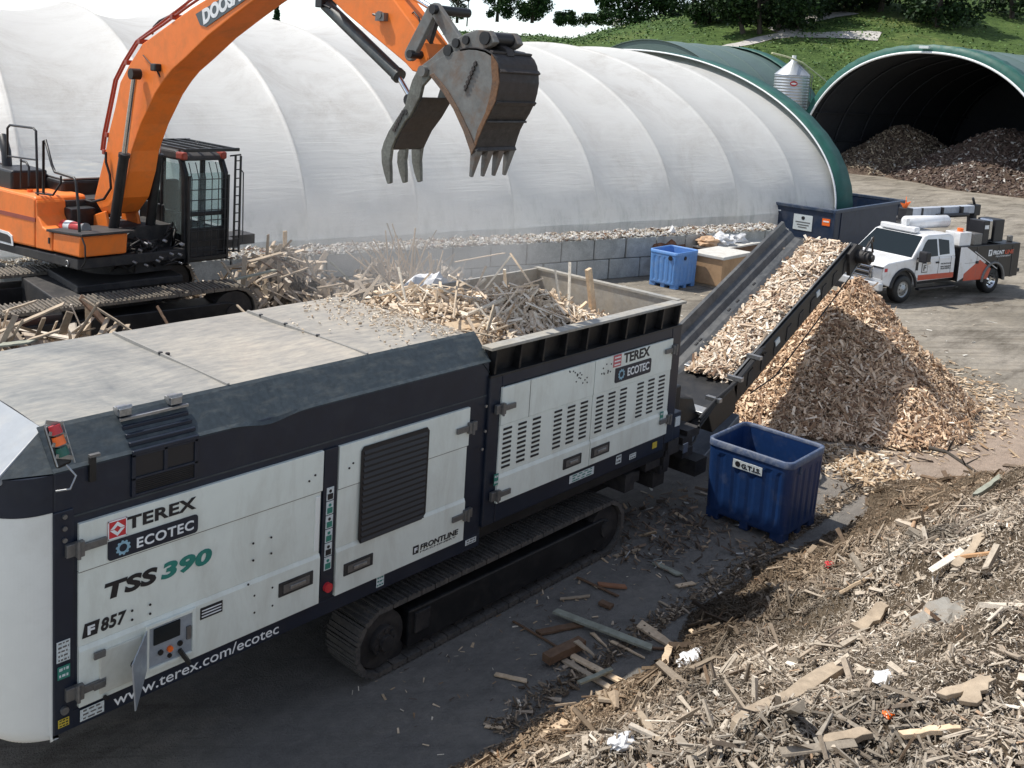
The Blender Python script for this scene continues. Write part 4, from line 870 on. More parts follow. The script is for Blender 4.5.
MB().box(HX1-.07,HX1+.03,6.93,YF-.05,ZT-.02,ZT+.012).build('rim',M['wall'],ew)
mb=MB().box(HX0+.9,HX1,YF-.12,YF-.07,2.05,ZT); mb.build('hopper_side_wall',M['wall'],sh,bev=.004)
MB().box(HX0-.03,HX0+.02,7.0,YF-.1,2.0,3.0).build('bulkhead',M['navy'],sh)
# bolts down the joint between the modules
mb=MB()
for px,py in ((483,405),(482,430),(479,448)): a=side(px,py); mb.cyl((a[0],YH-.0,a[1]),(a[0],YH-.014,a[1]),.016,8)
mb.build('bolt',M['steel'],sh)
mb=MB().prism([(7.42,YS+.26,ZR),(7.60,YS+.2,ZR-.12),(7.62,YS-.01,2.9),(7.5,YS-.012,3.03)],(0,.02,0)); mb.build('corner_gusset',M['chamf'],sh)
# chassis
ch=MB(); ch.box(3.6,11.5,7.45,8.95,.55,.98); ch.box(6.4,10.2,7.2,9.2,.42,.7); ch.box(7.6,11.5,6.98,9.4,.98,1.25); ch.box(11.3,12.2,7.3,9.1,.75,1.75); ch.build('chassis',M['black'],sh,bev=.02)
mb=MB(); rr=random.Random(8)
for k in range(24):
    x=rr.uniform(3.7,5.4) if k<6 else rr.uniform(10.3,12.4); y=rr.uniform(7.0,7.6); y=max(y,7.3); z=rr.uniform(.75,.98); mb.tube([(x,y,z),(x+.2,y-.02,z-rr.uniform(.02,.08)),(x+.45,y+.02,z-.02),(x+.7,y+.1,z+.1)],.018,6)
for k in range(16):
    x=rr.uniform(10.4,12.3); z=rr.uniform(.45,1.2); mb.box(x,x+rr.uniform(.1,.35),rr.uniform(6.95,7.1),7.5,z,z+rr.uniform(.08,.25))
mb.split('hydraulic_line',M['blackdust'],sh)
MB().box(11.36,11.62,6.92,7.1,1.22,1.6).build('rear_bracket',M['navy'],sh,bev=.01)
for xx,zz,mm in ((11.45,1.47,M['stickw']),(11.72,1.02,M['steel'])): MB().box(xx,xx+.12,6.90,6.915,zz-.06,zz+.07).build('decal',mm,sh)
# ---- tracks ----
def track(Y0,Y1,nm,xa,xb,rad,zc,m,parent,n=54,frame=True,thick=.05,grouser=.022,dz=0.0):
    """belt of shoes round two wheels, sprocket, beam"""
    L=xb-xa; per=2*L+2*PI*rad
    def at(s):
        s%=per
        if s<L: return (xa+s,zc+rad,0)
        s-=L
        if s<PI*rad: a=s/rad; return (xb+rad*math.sin(a),zc+rad*math.cos(a),a)
        s-=PI*rad
        if s<L: return (xb-s,zc-rad,PI)
        s-=L; a=s/rad; return (xa-rad*math.sin(a),zc-rad*math.cos(a),PI+a)
    mb=MB(); sp=per/n
    for k in range(n):
        x,z,a=at(k*sp); 
        # outward normal
        nx_,nz_=math.sin(a),math.cos(a); tx,tz=math.cos(a),-math.sin(a); hw_=sp*.47
        def P(u,o,y): return (x+tx*u+nx_*o,y,z+tz*u+nz_*o)
        v=[P(-hw_,-thick,Y0),P(hw_,-thick,Y0),P(hw_,0,Y0),P(hw_*.75,grouser*.0,Y0),P(hw_*.72,grouser,Y0),P(hw_*.5,grouser,Y0),P(hw_*.47,0,Y0),P(-hw_*.05,0,Y0),P(-hw_*.08,grouser,Y0),P(-hw_*.28,grouser,Y0),P(-hw_*.31,0,Y0),P(-hw_*.6,0,Y0),P(-hw_*.63,grouser,Y0),P(-hw_*.83,grouser,Y0),P(-hw_*.86,0,Y0),P(-hw_,0,Y0)]
        mb.prism(v,(0,Y1-Y0,0))
    tr=mb.build(nm,m,parent)
    c=MB(); c.cyl((xa,Y0+.06,zc),(xa,Y1-.06,zc),rad*.82,24); c.cyl((xa,Y0-.01,zc),(xa,Y0+.08,zc),rad*.42,18); c.cyl((xa,Y0-.05,zc),(xa,Y0,zc),rad*.22,12)
    for k in range(8):
        a=2*PI*k/8; c.cyl((xa+rad*.33*math.cos(a),Y0-.025,zc+rad*.33*math.sin(a)),(xa+rad*.33*math.cos(a),Y0,zc+rad*.33*math.sin(a)),.022,8)
    c.build('drive_sprocket',M['blackdust'],parent)
    c=MB(); c.cyl((xb,Y0+.05,zc),(xb,Y1-.05,zc),rad*.82,24); c.cyl((xb,Y0+.0,zc),(xb,Y0+.06,zc),rad*.3,18); c.build('idler_wheel',M['blackdust'],parent)
    c=MB(); nr=int(L/.42)
    for k in range(nr): c.cyl((xa+L*(k+.5)/nr,Y0+.09,zc-rad*.62),(xa+L*(k+.5)/nr,Y1-.09,zc-rad*.62),rad*.28,14)
    c.split('roller',M['blackdust'],parent)
    if frame:
        b_=MB(); b_.prism([(xa+rad*.95,Y0+.02,zc-rad*.62),(xb-rad*.1,Y0+.02,zc-rad*.62),(xb+rad*.2,Y0+.02,zc-rad*.3),(xb+rad*.2,Y0+.02,zc+rad*.30),(xb-rad*.2,Y0+.02,zc+rad*.42),(xa+rad*.95,Y0+.02,zc+rad*.5)],(0,Y1-Y0-.06,0)); b_.build('track_beam',M['black'],parent,bev=.02)
    return tr
track(6.90,7.36,'track_belt',6.30,10.02,.36,.385,M['trackd'],sh,n=50,grouser=.014)
track(9.0,9.46,'track_belt',6.30,10.02,.36,.385,M['trackd'],sh,n=50,grouser=.014)
MB().box(6.72,6.92,6.895,6.93,.30,.52).build('inspection_plate',M['blackdust'],sh,bev=.006)
# ---- discharge conveyor ----
CY0,CY1=7.35,8.72; CA=np.array([14.0,0,1.42]); CB=np.array([17.95,0,3.17]); CD=(CB-CA)/np.linalg.norm(CB-CA); CU=np.array([-CD[2],0,CD[0]])
def cp_(s,y,h): p=CA+CD*s+CU*h; return (p[0],y,p[2])
LC=np.linalg.norm(CB-CA)
cv=MB().prism([cp_(-.1,CY0+.12,-.03),cp_(LC,CY0+.12,-.03),cp_(LC,CY0+.12,.0),cp_(-.1,CY0+.12,.0)],(0,CY1-CY0-.2,0)).build('conveyor_belt',M['rubber'],sh)
M['convw']=mat('worn_conveyor_side',(.085,.09,.095),.5,.4,dirt=(.26,.25,.23),amt=.6,scale=2.4,lo=.42,hi=.8,fine=14,var=.3,stretch=(1,1,1))
# near rail beam
MB().prism([cp_(-.15,CY0,-.30),cp_(LC+.1,CY0,-.24),cp_(LC+.1,CY0,.10),cp_(-.15,CY0,.13)],(0,.10,0)).build('side_beam',M['black'],sh,bev=.012)
MB().prism([cp_(-.1,CY0+.10,-.02),cp_(-.1,CY0+.02,.17),cp_(-.1,CY0+.05,.17),cp_(-.1,CY0+.14,.0)],tuple(CD*(LC+.1))).build('skirt',M['convw'],sh)
mb=MB()
for k in range(9): mb.prism([cp_(.2+k*.45,CY0-.012,-.22),cp_(.36+k*.45,CY0-.012,-.22),cp_(.46+k*.45,CY0-.012,-.02),cp_(.30+k*.45,CY0-.012,-.02)],(0,.02,0))
mb.split('gusset',M['blackdust'],sh)
MB().prism([cp_(1.2,CY0-.02,-.10),cp_(1.35,CY0-.02,-.10),cp_(1.35,CY0-.02,.0),cp_(1.2,CY0-.02,.0)],(0,.02,0)).build('decal',M['stickw'],sh); MB().prism([cp_(2.75,CY0-.02,-.08),cp_(2.87,CY0-.02,-.08),cp_(2.87,CY0-.02,.02),cp_(2.75,CY0-.02,.02)],(0,.02,0)).build('decal',M['stickw'],sh)
# far wall: folded sheet, flared
prof=[(CY1-.42,.02),(CY1-.34,.07),(CY1-.22,.10),(CY1-.17,.20),(CY1-.06,.25),(CY1-.03,.40),(CY1+.02,.41),(CY1+.02,.36),(CY1-.01,.18),(CY1-.08,-.25),(CY1-.18,-.25)]
MB().prism([cp_(-.55,y,h) for y,h in prof],tuple(CD*(LC+.52))).build('side_wall',M['convw'],sh)
mb=MB(); 
for s_ in (.5,.62,1.6,1.9,2.5): mb.bar(cp_(s_,CY1-.28,.085),cp_(s_+.09,CY1-.28,.085),.03,.02)
mb.split('wall_slot',M['ink'],sh)
# head drum and end cheeks
mb=MB(); mb.cyl(cp_(LC+.05,CY0+.1,-.12),cp_(LC+.05,CY1-.05,-.12),.15,20); mb.build('head_drum',M['rubber'],sh)
mb=MB(); mb.prism([cp_(LC-.35,CY0-.06,-.34),cp_(LC+.2,CY0-.06,-.30),cp_(LC+.28,CY0-.06,-.05),cp_(LC+.05,CY0-.06,.12),cp_(LC-.3,CY0-.06,.10)],(0,.07,0)); mb.cyl(cp_(LC+.02,CY0-.30,-.12),cp_(LC+.02,CY0-.04,-.12),.13,16); mb.cyl(cp_(LC+.02,CY0-.36,-.12),cp_(LC+.02,CY0-.28,-.12),.07,12)
mb.tube([cp_(LC,CY0-.2,.0),cp_(LC+.15,CY0-.25,.15),cp_(LC+.3,CY0-.22,.05),cp_(LC+.36,CY0-.2,-.2)],.02,6); mb.tube([cp_(LC-.1,CY0-.2,.0),cp_(LC+.22,CY0-.3,.22),cp_(LC+.42,CY0-.2,.0)],.016,6); mb.build('drive_motor',M['blackdust'],sh,bev=.006)
mb=MB()
for a_,b_ in (((LC-.05,CY0-.1,-.3),(LC+.5,CY0-.15,.02)),((LC-.3,CY0-.05,-.36),(LC+.55,CY0-.1,-.12)),((LC+.5,CY0-.15,.02),(LC+.55,CY0-.1,-.12))): mb.tube([cp_(*a_),cp_(*b_)],.016,6)
mb.build('scraper_frame',M['steel'],sh)
# under-frame arms, return belt
mb=MB(); mb.prism([cp_(-.2,CY0+.2,-.42),cp_(LC-.2,CY0+.2,-.30),cp_(LC-.2,CY0+.2,-.26),cp_(-.2,CY0+.2,-.36)],(0,CY1-CY0-.4,0)); mb.build('return_belt',M['rubber'],sh)
# lip and dark inclined tail cover
def tl(x,y,z): return (x,y,z)
MB().prism([(13.98,CY0-.02,1.47),(14.12,CY0-.02,1.52),(14.12,CY0-.02,1.47),(13.98,CY0-.02,1.42)],(0,CY1-CY0-.0,0)).build('feed_lip',M['steel'],sh,bev=.006)
MB().prism([(13.10,CY0+.0,1.13),(13.98,CY0+.0,1.42),(13.98,CY0,.95),(13.3,CY0,.75)],(0,CY1-CY0-.05,0)).build('tail_cover',M['black'],sh,bev=.015)
MB().prism([(13.02,CY0-.03,1.12),(13.16,CY0-.03,1.17),(13.16,CY0-.03,1.12),(13.02,CY0-.03,1.07)],(0,CY1-CY0-.0,0)).build('tail_lip',M['steel'],sh,bev=.004)
MB().prism([(12.5,CY0+.05,.80),(13.1,CY0+.05,1.02),(13.1,CY0+.05,.93),(12.5,CY0+.05,.70)],(0,CY1-CY0-.2,0)).build('tail_arm',M['blackdust'],sh)
mb=MB(); mb.prism([(11.3,7.5,1.75),(12.9,7.5,1.35),(13.1,7.5,1.0),(11.3,7.5,.9)],(0,1.1,0)); mb.build('tail_chute',M['black'],sh,bev=.02)
MB().prism([(13.4,CY0+.3,.1),(14.7,CY0+.3,.65),(14.75,CY0+.3,.5),(13.5,CY0+.3,-.0)],(0,.9,0)).build('guard_plate',mat('blue_grey_plate',(.12,.14,.17),.4,.3,dirt=(.3,.3,.3),amt=.5,scale=3,fine=12),sh,bev=.02)
mb=MB()
for e_ in (0,.07,.13):
    pp=[(12.35,7.05,1.15+e_),(12.8,7.05,1.42+e_*.5),(13.4,7.1-e_*.3,1.62),(13.95,7.12-e_*.3,1.86),(14.3,7.2-e_*.3,1.93),(14.7,CY0-.03,1.88-e_)]
    mb.tube(pp,.024,7)
mb.build('hydraulic_hose',M['rubber'],sh)
mb=MB()
for x_,z_ in ((12.8,1.46),(13.4,1.66),(13.95,1.90)): mb.box(x_-.04,x_+.04,6.98,7.22,z_-.02,z_+.035)
mb.split('hose_clamp',M['steel'],sh)
mb=MB().tube([cp_(.2,CY0-.05,-.35),cp_(1.0,CY0-.06,-.55),cp_(2.2,CY0-.05,-.50),cp_(LC-.1,CY0-.05,-.36)],.012,6); mb.build('cable',M['rubber'],sh)
# ================= EXCAVATOR =================
ex=thing('crawler_excavator','orange crawler excavator reaching over the hopper with open clawed bucket and thumb','excavator',(8.5,17.2,1.2))
def px_poly(pts,X,w,name,m,parent=ex,bev=.012,dx=0):
    return MB().prism([tuple(sx(a,b,X)+np.array([dx,0,0])) for a,b in pts],(w,0,0)).build(name,m,parent,bev)
XN=8.22; BWD=.50; XC=XN+BWD/2
# boom
bl=[(103.5,215),(94,199),(99.5,176),(105,153),(109,131),(115,106.6),(120,82),(128.5,65.6),(142,43.8),(165,27),(191,8.2),(206,-1),(250,-30),(300,-60),(335,-74),(350,-66),(350,-48)]
br=[(315,-38),(285,-21),(253,1),(230,18.5),(208,36),(186,57.4),(172,70),(164,80),(155,94),(148,109),(141,124),(131.7,151),(128.5,172),(122,198),(112,213)]
bo=px_poly(bl+br,XN,BWD,'boom',M['orange'],bev=.02)
M['belly']=M['orange']
# badge on the boom with lettering
def onboom(x,y,X=XN): return sx(x,y,X)
bp=[(196,20),(202,15),(247,-14),(258,-14),(258,-8),(246,4),(205,27),(200,27)]
bdg=px_poly([(195.5,14),(243,-14.5),(254,-14.5),(249,-3),(206,27),(200,25)],XN-.012,.01,'badge',mat('slate_badge_film',(.07,.09,.10),.45,fine=20,bst=0),bo,bev=0)
a=onboom(203.5,24,XN-.012); b=onboom(238,1.5,XN-.012); up=onboom(201.0,12.5,XN-.012)-a; w_=np.linalg.norm(b-a)
text('DOOSAN',b-a,up-(up@(b-a))/(w_**2)*(b-a),a,w_*1.33,.20,M['inkw'],bdg,'lettering',bold=.05,shear=.12)
# pipes on the boom top
def pxtube(pts,X,r,name,m,parent=ex,n=7): return MB().tube([tuple(sx(a,b,X)) for a,b in pts],r,n).build(name,m,parent)
pxtube([(104,150),(106,134),(112,105),(117,80),(126,62),(139,41),(164,24),(190,5),(215,-12),(260,-42)],XN+.03,.022,'boom_pipe',M['darkred'],bo)
pxtube([(101.5,150),(103.5,134),(109.5,105),(114.5,80),(123.5,62),(136.5,41),(162,22),(188,2),(213,-15)],XN+.13,.022,'boom_pipe',M['darkred'],bo)
pxtube([(152,34),(154,27),(160,21),(168,17),(178,12),(190,0),(200,-10)],XN+.2,.024,'hose',M['rubber'],bo)
pxtube([(106,152),(106,162),(110,175),(111,188),(104,199),(92,202),(84,200)],XN-.05,.022,'hose',M['rubber'],bo)
mb=MB()
for x_,y_ in ((104,152),(107,135),(126.5,62.5),(139.5,41.5),(172,17)): c=sx(x_,y_,XN); mb.box(c[0]-.02,c[0]+.2,c[1]-.04,c[1]+.04,c[2]-.04,c[2]+.04)
mb.split('pipe_clamp',M['darkred'],bo,bev=.006)
c=sx(155.5,68,XN-.05); wl_=MB().box(c[0]-.06,c[0]+.06,c[1]-.09,c[1]+.07,c[2]-.05,c[2]+.07).build('work_light',M['black'],bo,bev=.02); MB().tube([tuple(c+np.array([.03,0,-.05])),tuple(c+np.array([.05,-.06,-.14]))],.012,6).build('bracket',M['black'],wl_)
pxtube([(143,55),(149,62),(153,66)],XN-.02,.008,'hose',M['rubber'],bo)
# boom cylinders
def cyl2(p0,p1,p2,X,rb,rr_,name,parent=ex,mb_=None):
    a,b,c=(sx(*p,X) for p in (p0,p1,p2)); o=MB().cyl(tuple(a),tuple(b),rb,18); o.cyl(tuple(b-(b-a)*.0),tuple(b+(b-a)/np.linalg.norm(b-a)*.06),rb*1.12,18); o=o.build(name,mb_ or M['black'],parent)
    MB().cyl(tuple(b),tuple(c),rr_,14).build('piston_rod',M['chrome'],o); MB().cyl(tuple(c-np.array([.08,0,0])),tuple(c+np.array([.08,0,0])),rr_*2.0,16).build('rod_eye',M['black'],o); return o
cyl2((113,232),(124,157),(135,74),XN-.13,.085,.045,'boom_cylinder'); cyl2((149,238),(157.5,157),(166,80),XN+BWD+.13,.085,.045,'boom_cylinder')
# stick
stp=[(300,-62),(318,-30),(332.5,1),(345,13),(380,42),(405.5,63.5),(412,71),(419,73),(427,68),(429,58),(425,43),(409,20),(394,0),(372,-35),(352,-62),(330,-78)]
sk_=px_poly(stp,XN+.05,.40,'stick',M['orange'],bev=.015)
c=sx(382,17,XN+.03); mb=MB(); mb.box(c[0]-.05,c[0]+.03,c[1]-.09,c[1]+.07,c[2]-.05,c[2]+.05); mb.cyl(tuple(c+np.array([-.06,0,.02])),tuple(c+np.array([-.02,.0,.02])),.05,10); mb.tube([tuple(c),tuple(c+np.array([-.03,.14,.03]))],.015,6); mb.build('valve_fitting',M['grey'],sk_)
M['cyld']=mat('dark_grey_cylinder_paint',(.05,.06,.06),.45,dirt=(.14,.14,.13),amt=.5,scale=4,fine=20)
cyl2((326,5),(397,74),(412,100),XN+.2,.085,.035,'thumb_cylinder',mb_=M['cyld'])
mb=MB(); c=sx(326,5,XN+.2); mb.box(c[0]-.13,c[0]+.13,c[1]-.07,c[1]+.07,c[2]-.04,c[2]+.12); mb.build('cylinder_bracket',M['black'],sk_,bev=.01)
pxtube([(322,-14),(319,-4),(322,4),(330,8)],XN+.1,.014,'hose',M['rubber'],sk_)
# bucket cylinder (comes from above the frame), links
a,b=sx(380,-24,XC),sx(433,9,XC); cy=MB().cyl(tuple(a+(a-b)*1.0),tuple(a),.08,14).build('bucket_cylinder',M['cyld'],ex); MB().cyl(tuple(a),tuple(b),.038,10).build('piston_rod',M['chrome'],cy)
def link2(p0,p1,X,w,r0,r1,nm,m,parent=ex):
    a,b=sx(*p0,X),sx(*p1,X); d=(b-a)/np.linalg.norm(b-a); q=np.cross(d,np.array([1,0,0])); pts=[]
    for k in range(9): t_=PI/2+PI*k/8; pts.append(a+d*r0*math.cos(t_)+q*r0*math.sin(t_))
    for k in range(9): t_=-PI/2+PI*k/8; pts.append(b+d*r1*math.cos(t_)+q*r1*math.sin(t_))
    return MB().prism([tuple(p) for p in pts],(w,0,0)).build(nm,m,parent,bev=.01)
for X_ in (XN-.08,XN+.44):
    link2((409,54),(431,10),X_,.07,.085,.075,'guide_link',M['bucket']); link2((434,9),(455,42),X_,.07,.075,.09,'guide_link',M['bucket'])
link2((436,12),(425,48),XN+.12,.06,.05,.05,'brace',M['bucketd']); 
mb=MB()
for x_,y_,r_ in ((409,54,.05),(432,9,.055),(455,43,.055)): p=sx(x_,y_,XN-.14); mb.cyl(tuple(p),tuple(p+np.array([.60,0,0])),r_,14)
mb.split('link_pin',M['black'],ex)
pxtube([(410,30),(409,16),(414,12),(419,18),(422,30),(424,48)],XN+.2,.012,'hose',M['rubber']); pxtube([(413,34),(411,22),(415,17),(418,24),(420,44)],XN+.3,.012,'hose',M['rubber'])
# quick coupler
XB=XN-.13; BUW=.66
cq=[(421,76),(416,71),(423,64),(432,57),(444,46),(456,38.5),(464,34),(476,29.5),(489,30.5),(492,36),(494.5,42),(490,46),(482,50),(469,53),(456,56),(444,62),(433,70)]
px_poly(cq,XB+.02,.09,'coupler',M['bucket'],bev=.012); px_poly(cq,XB+.02,.09,'coupler',M['bucket'],bev=.012,dx=.40)
mb=MB()
for x_,y_,r_ in ((447,50.5,.065),(465,40,.05),(484,38,.075),(422,71,.06)): p=sx(x_,y_,XB-.01); mb.cyl(tuple(p),tuple(p+np.array([.54,0,0])),r_,16)
mb.split('coupler_pin',M['black'],ex); px_poly([(458,42),(476,33),(488,36),(484,46),(462,51)],XB+.12,.30,'coupler_block',M['bucketd'])
# bucket
bs=[(429.4,74),(430.6,65),(437,59.5),(444,56),(459,49.5),(468,47.8),(476,48),(485,50),(491,53.5),(495,58),(497.5,64),(499,72),(499.2,82),(497.5,92),(495,102),(490.5,112),(486,120),(481.5,129),(478.5,138),(476,147),(471,154.5)]
bi=[(463,131),(453,109),(442,91.6)]
bk=px_poly(bs+bi,XB,.035,'bucket',M['bucket'],bev=.004)
px_poly(bs+bi,XB,.035,'side_plate',M['bucket'],bk,bev=.004,dx=BUW-.035)
mb=MB(); shell=[sx(*p,XB) for p in bs[4:]]; v=[]; cen=sum(shell)/len(shell)
for p in shell:
    d=(cen-p)/np.linalg.norm(cen-p); v+=[tuple(p-d*.012),tuple(p-d*.012+np.array([BUW,0,0])),tuple(p+d*.03+np.array([BUW,0,0])),tuple(p+d*.03)]
f=[]
for i in range(len(shell)-1):
    for k in range(4): f.append((i*4+k,i*4+(k+1)%4,(i+1)*4+(k+1)%4,(i+1)*4+k))
f.append((0,1,2,3)); L4=(len(shell)-1)*4; f.append((L4,L4+3,L4+2,L4+1)); mb.add(v,f); mb.build('shell',M['bucketd'],bk,bev=.004)
# wear straps across the back
mb=MB()
for i in (4,7,10,12): 
    p=shell[i]; p2=shell[i+1]; d=(p-cen)/np.linalg.norm(p-cen); mb.bar(tuple(p+d*.02),tuple(p+d*.02+np.array([BUW,0,0])),.05,.025,up=tuple(d))
mb.split('wear_strap',M['bucketd'],bk,bev=.004)
# side cutter edge + cast mark
px_poly([(429,75),(433,73),(447,90),(458,109),(469,132),(475,147),(471,154.5),(463,131),(453,109),(442,91.6)],XB-.02,.02,'side_cutter',mat('rusty_cutter_steel',(.16,.10,.065),.6,.3,dirt=(.10,.095,.09),amt=.8,scale=4,fine=24,var=.35,bst=.4),bk,bev=.004)
px_poly([(491,54),(497.5,64),(499,82),(495,102),(486,120),(478,138),(475,147),(474,143),(477,130),(485,113),(490,95),(492,80),(491,66)],XB-.014,.014,'edge_wear',mat('rust_brown_steel',(.17,.085,.04),.65,.2,dirt=(.10,.09,.08),amt=.7,scale=4,fine=24,var=.35,bst=.4),bk,bev=.003)
mb=MB(); 
for k in range(6): p=sx(464.5+k*1.9,86-k*4.6,XB-.012); q_=sx(466.8+k*1.9,88-k*4.6,XB-.012); mb.bar(tuple(p),tuple(q_),.02,.03)
a_,b_=sx(464.5,91,XB-.01),sx(476,61,XB-.01); mb.bar(tuple(a_),tuple(b_),.014,.02); mb.build('cast_mark',M['bucketd'],bk)
mb=MB()
p=sx(497,47,XB+.25); mb.prism([tuple(sx(x_,y_,XB+.22)) for x_,y_ in ((487,52),(492,47),(499,44.5),(506,49),(508,56),(498,58))],(.12,0,0)); mb.build('lifting_eye',M['bucketd'],bk,bev=.01)
def tooth(X,base,tip,wb,parent,nm,m):
    a=sx(*base,XB)+np.array([X-XB,0,0]); b=sx(*tip,XB)+np.array([X-XB,0,0]); return MB().bar(tuple(a),tuple(b),wb,.11,up=(0,1,0),taper=.35).build(nm,m,parent,bev=.008)
for k in range(4): tooth(XB+.05+k*.185,(474,148),(468,177),.105,bk,'tooth',M['bucket'])
mb=MB(); a_=sx(473.5,151,XB); mb.bar(tuple(a_),tuple(a_+np.array([BUW,0,0])),.12,.05,up=(0,.5,1)); mb.build('cutting_edge',M['bucketd'],bk,bev=.008)
# thumb
ts=[(423,67),(417,70),(412,80),(408,93),(404.6,106),(396,119),(388.5,131),(383.5,142),(381,151),(381.5,163),(383.6,173),(387,184),(390,183),(390,172),(389.5,161),(391,149),(395,139),(399.7,130),(404,122.5),(409.6,116),(415,106),(419.5,97),(422,86),(429,78),(431,70)]
M['thumb']=mat('pale_worn_thumb_steel',(.16,.165,.145),.55,.35,dirt=(.09,.08,.07),amt=.7,scale=4,fine=26,var=.3,bst=.4)
th=px_poly(ts,XB+.02,.05,'thumb',M['thumb'],bev=.008)
px_poly(ts,XB+.02,.05,'thumb_rail',M['thumb'],th,bev=.008,dx=.50)
px_poly([(420,97),(423,97.5),(412,117),(402,131),(394,148),(391,150),(399,131),(409,116)],XB+.05,.50,'thumb_plate',M['bucketd'],th,bev=.004)
px_poly([(386,146),(391,148),(389.5,161),(390,172),(390,183),(387,184),(383.6,173),(381.5,163),(382,153)],XB+.02,.05,'thumb_tine',M['thumb'],th,bev=.008,dx=.25)
mb=MB(); 
for k in range(7): p=sx(395-k*1.5+8,118+k*3.0-6,XB+.012); mb.box(p[0]-.005,p[0]+.012,p[1]-.025,p[1]+.025,p[2]-.018,p[2]+.018)
p=sx(405,112,XB+.01); mb.cyl(tuple(p),tuple(p+np.array([.02,0,0])),.035,12); mb.build('cast_mark',M['bucketd'],th)
p=sx(421,71,XB-.04); MB().cyl(tuple(p),tuple(p+np.array([.70,0,0])),.065,16).build('thumb_pin',M['bucket'],th)
# ---- upper structure ----
XR=7.3; YFr=15.75; XL=10.0
fr=MB(); fr.prism([tuple(sx(*p,XR)) for p in ((78,270.5),(78,259.5),(0,242),(-70,219),(-70,231),(0,250))],(2.55,0,0)); fr.build('main_frame',M['blackdust'],ex,bev=.02)
c=sx(67,263.5,XR-.012); MB().tube([tuple(c+np.array([0,.05*math.cos(t),.05*math.sin(t)])) for t in np.linspace(0.6,5.2,12)],.012,6).build('lashing_ring',M['steel'],ex)
tbx=px_poly([(79.5,258),(80.7,237),(53,232.5),(52.5,251.5)],XR-.02,.80,'toolbox',M['orange'],bev=.03)
MB().prism([tuple(sx(*p,XR-.05)) for p in ((82,237),(82,234.5),(46,229),(46,231.5))],(.90,0,0)).build('step_plate',M['blackdust'],tbx,bev=.006)
c=sy(110,246,YFr-.03); MB().box(c[0]-.09,c[0]+.09,YFr-.06,YFr-.0,c[2]-.09,c[2]+.07).build('frame_bracket',M['black'],tbx,bev=.01)
px_poly([(52,251.5),(51.5,233),(42,227),(37.5,216),(36.5,203),(35.5,199.5),(35.5,248)],XR-.012,.5,'side_door',M['orange'],bev=.02)
px_poly([(34.8,248),(34.8,199),(33,196.5),(0,188.5),(-70,171),(-70,224),(0,240)],XR-.015,.9,'counterweight',M['orange'],bev=.04)
px_poly([(34.8,222),(34.8,218),(-60,196),(-60,200)],XR-.022,.02,'panel_groove',M['darkred'],bev=0)
cd=px_poly([(13,246),(12,236),(8,232),(-25,222),(-25,236)],XR-.028,.012,'white_outline_decal',M['inkw'],bev=0); px_poly([(11,243.5),(10,237),(7,234.5),(-24,225),(-24,234)],XR-.034,.008,'decal_fill',M['ink'],cd,bev=0)
c=sx(49,240,XR-.02); MB().box(c[0]-.01,c[0]+.01,c[1]-.02,c[1]+.02,c[2]-.06,c[2]+.04).build('door_latch',M['ink'],ex)
# machinery bay behind the step, hood, decks
m1=MB(); 
p=sx(50,231,XR+.45); m1.box(XR+.45,XR+.9,17.0,17.7,2.5,3.25); m1.build('engine_bay',M['black'],ex,bev=.03)
MB().box(XR+.1,XR+1.6,17.3,20.9,3.0,3.36).build('engine_deck',M['blackdust'],ex,bev=.03)
MB().box(XR+.7,XR+2.5,17.9,21.0,3.3,3.62).build('hood',M['black'],ex,bev=.05)
MB().box(XR+.75,XR+2.45,17.95,20.9,3.63,3.66).build('hood_top',mat('dusty_grey_hood',(.22,.23,.23),.5,dirt=(.4,.38,.33),amt=.6,scale=2,fine=12),ex,bev=.01)
MB().box(XR+.1,XR+.75,18.6,19.5,3.3,3.75).build('air_cleaner',M['black'],ex,bev=.04)
MB().tube([(XR+.35,19.4,3.7),(XR+.35,19.45,4.0),(XR+.42,19.8,4.25)],.09,10).build('exhaust_pipe',M['black'],ex)
mb=MB(); c=sx(30,195,XR+.2); mb.cyl(tuple(c),tuple(c+np.array([0,0,.10])),.05,10); mb.build('filler_cap',M['amber'],ex)
# hand rails
def rail(pts,X,r,nm='handrail'): 
    P=[sx(*p,X) for p in pts]; return MB().tube([tuple(p) for p in P],r,7).build(nm,M['black'],ex)
rail([(7.5,158),(7.5,128),(10,125),(33,128),(36,131),(37,165),(38,199)],XR+.12,.022)
rail([(7.5,156),(37,160)],XR+.12,.016); rail([(21,159),(21,188)],XR+.12,.016)
rail([(21,161),(26,162),(29,167),(29,186)],XR+.25,.02)
rail([(43.5,193),(43.5,141),(45.5,140),(52,165),(55,172),(74,178),(76,181),(79,214),(79.5,232)],XR+.1,.024)
rail([(61,176),(61,183),(53,195),(36,193)],XR+.12,.018)
rail([(82,238),(85,246),(85.5,262),(82,267)],XR-.04,.014)
# fire extinguisher
a,b=sx(61,224,XR+.3),sx(84,229,XR+.3); e=MB().tube([tuple(a+(b-a)*t) for t in (0,.06,.12,.5,.92,.97)],[.03,.06,.085,.09,.085,.05],16).build('extinguisher_tmp',M['red']); e.name='fire_extinguisher'
tag(e,'small red fire extinguisher lying on the step plate of the orange excavator','fire extinguisher'); e2=MB().tube([tuple(b+np.array([-.02,-.04,.0])),tuple(b+np.array([.0,-.10,.02]))],[.105,.10],16).build('end_cap',M['grey'],e)
MB().tube([tuple(a+(b-a)*t) for t in (.3,.55)],.093,16).build('label_wrap',M['stickw'],e)
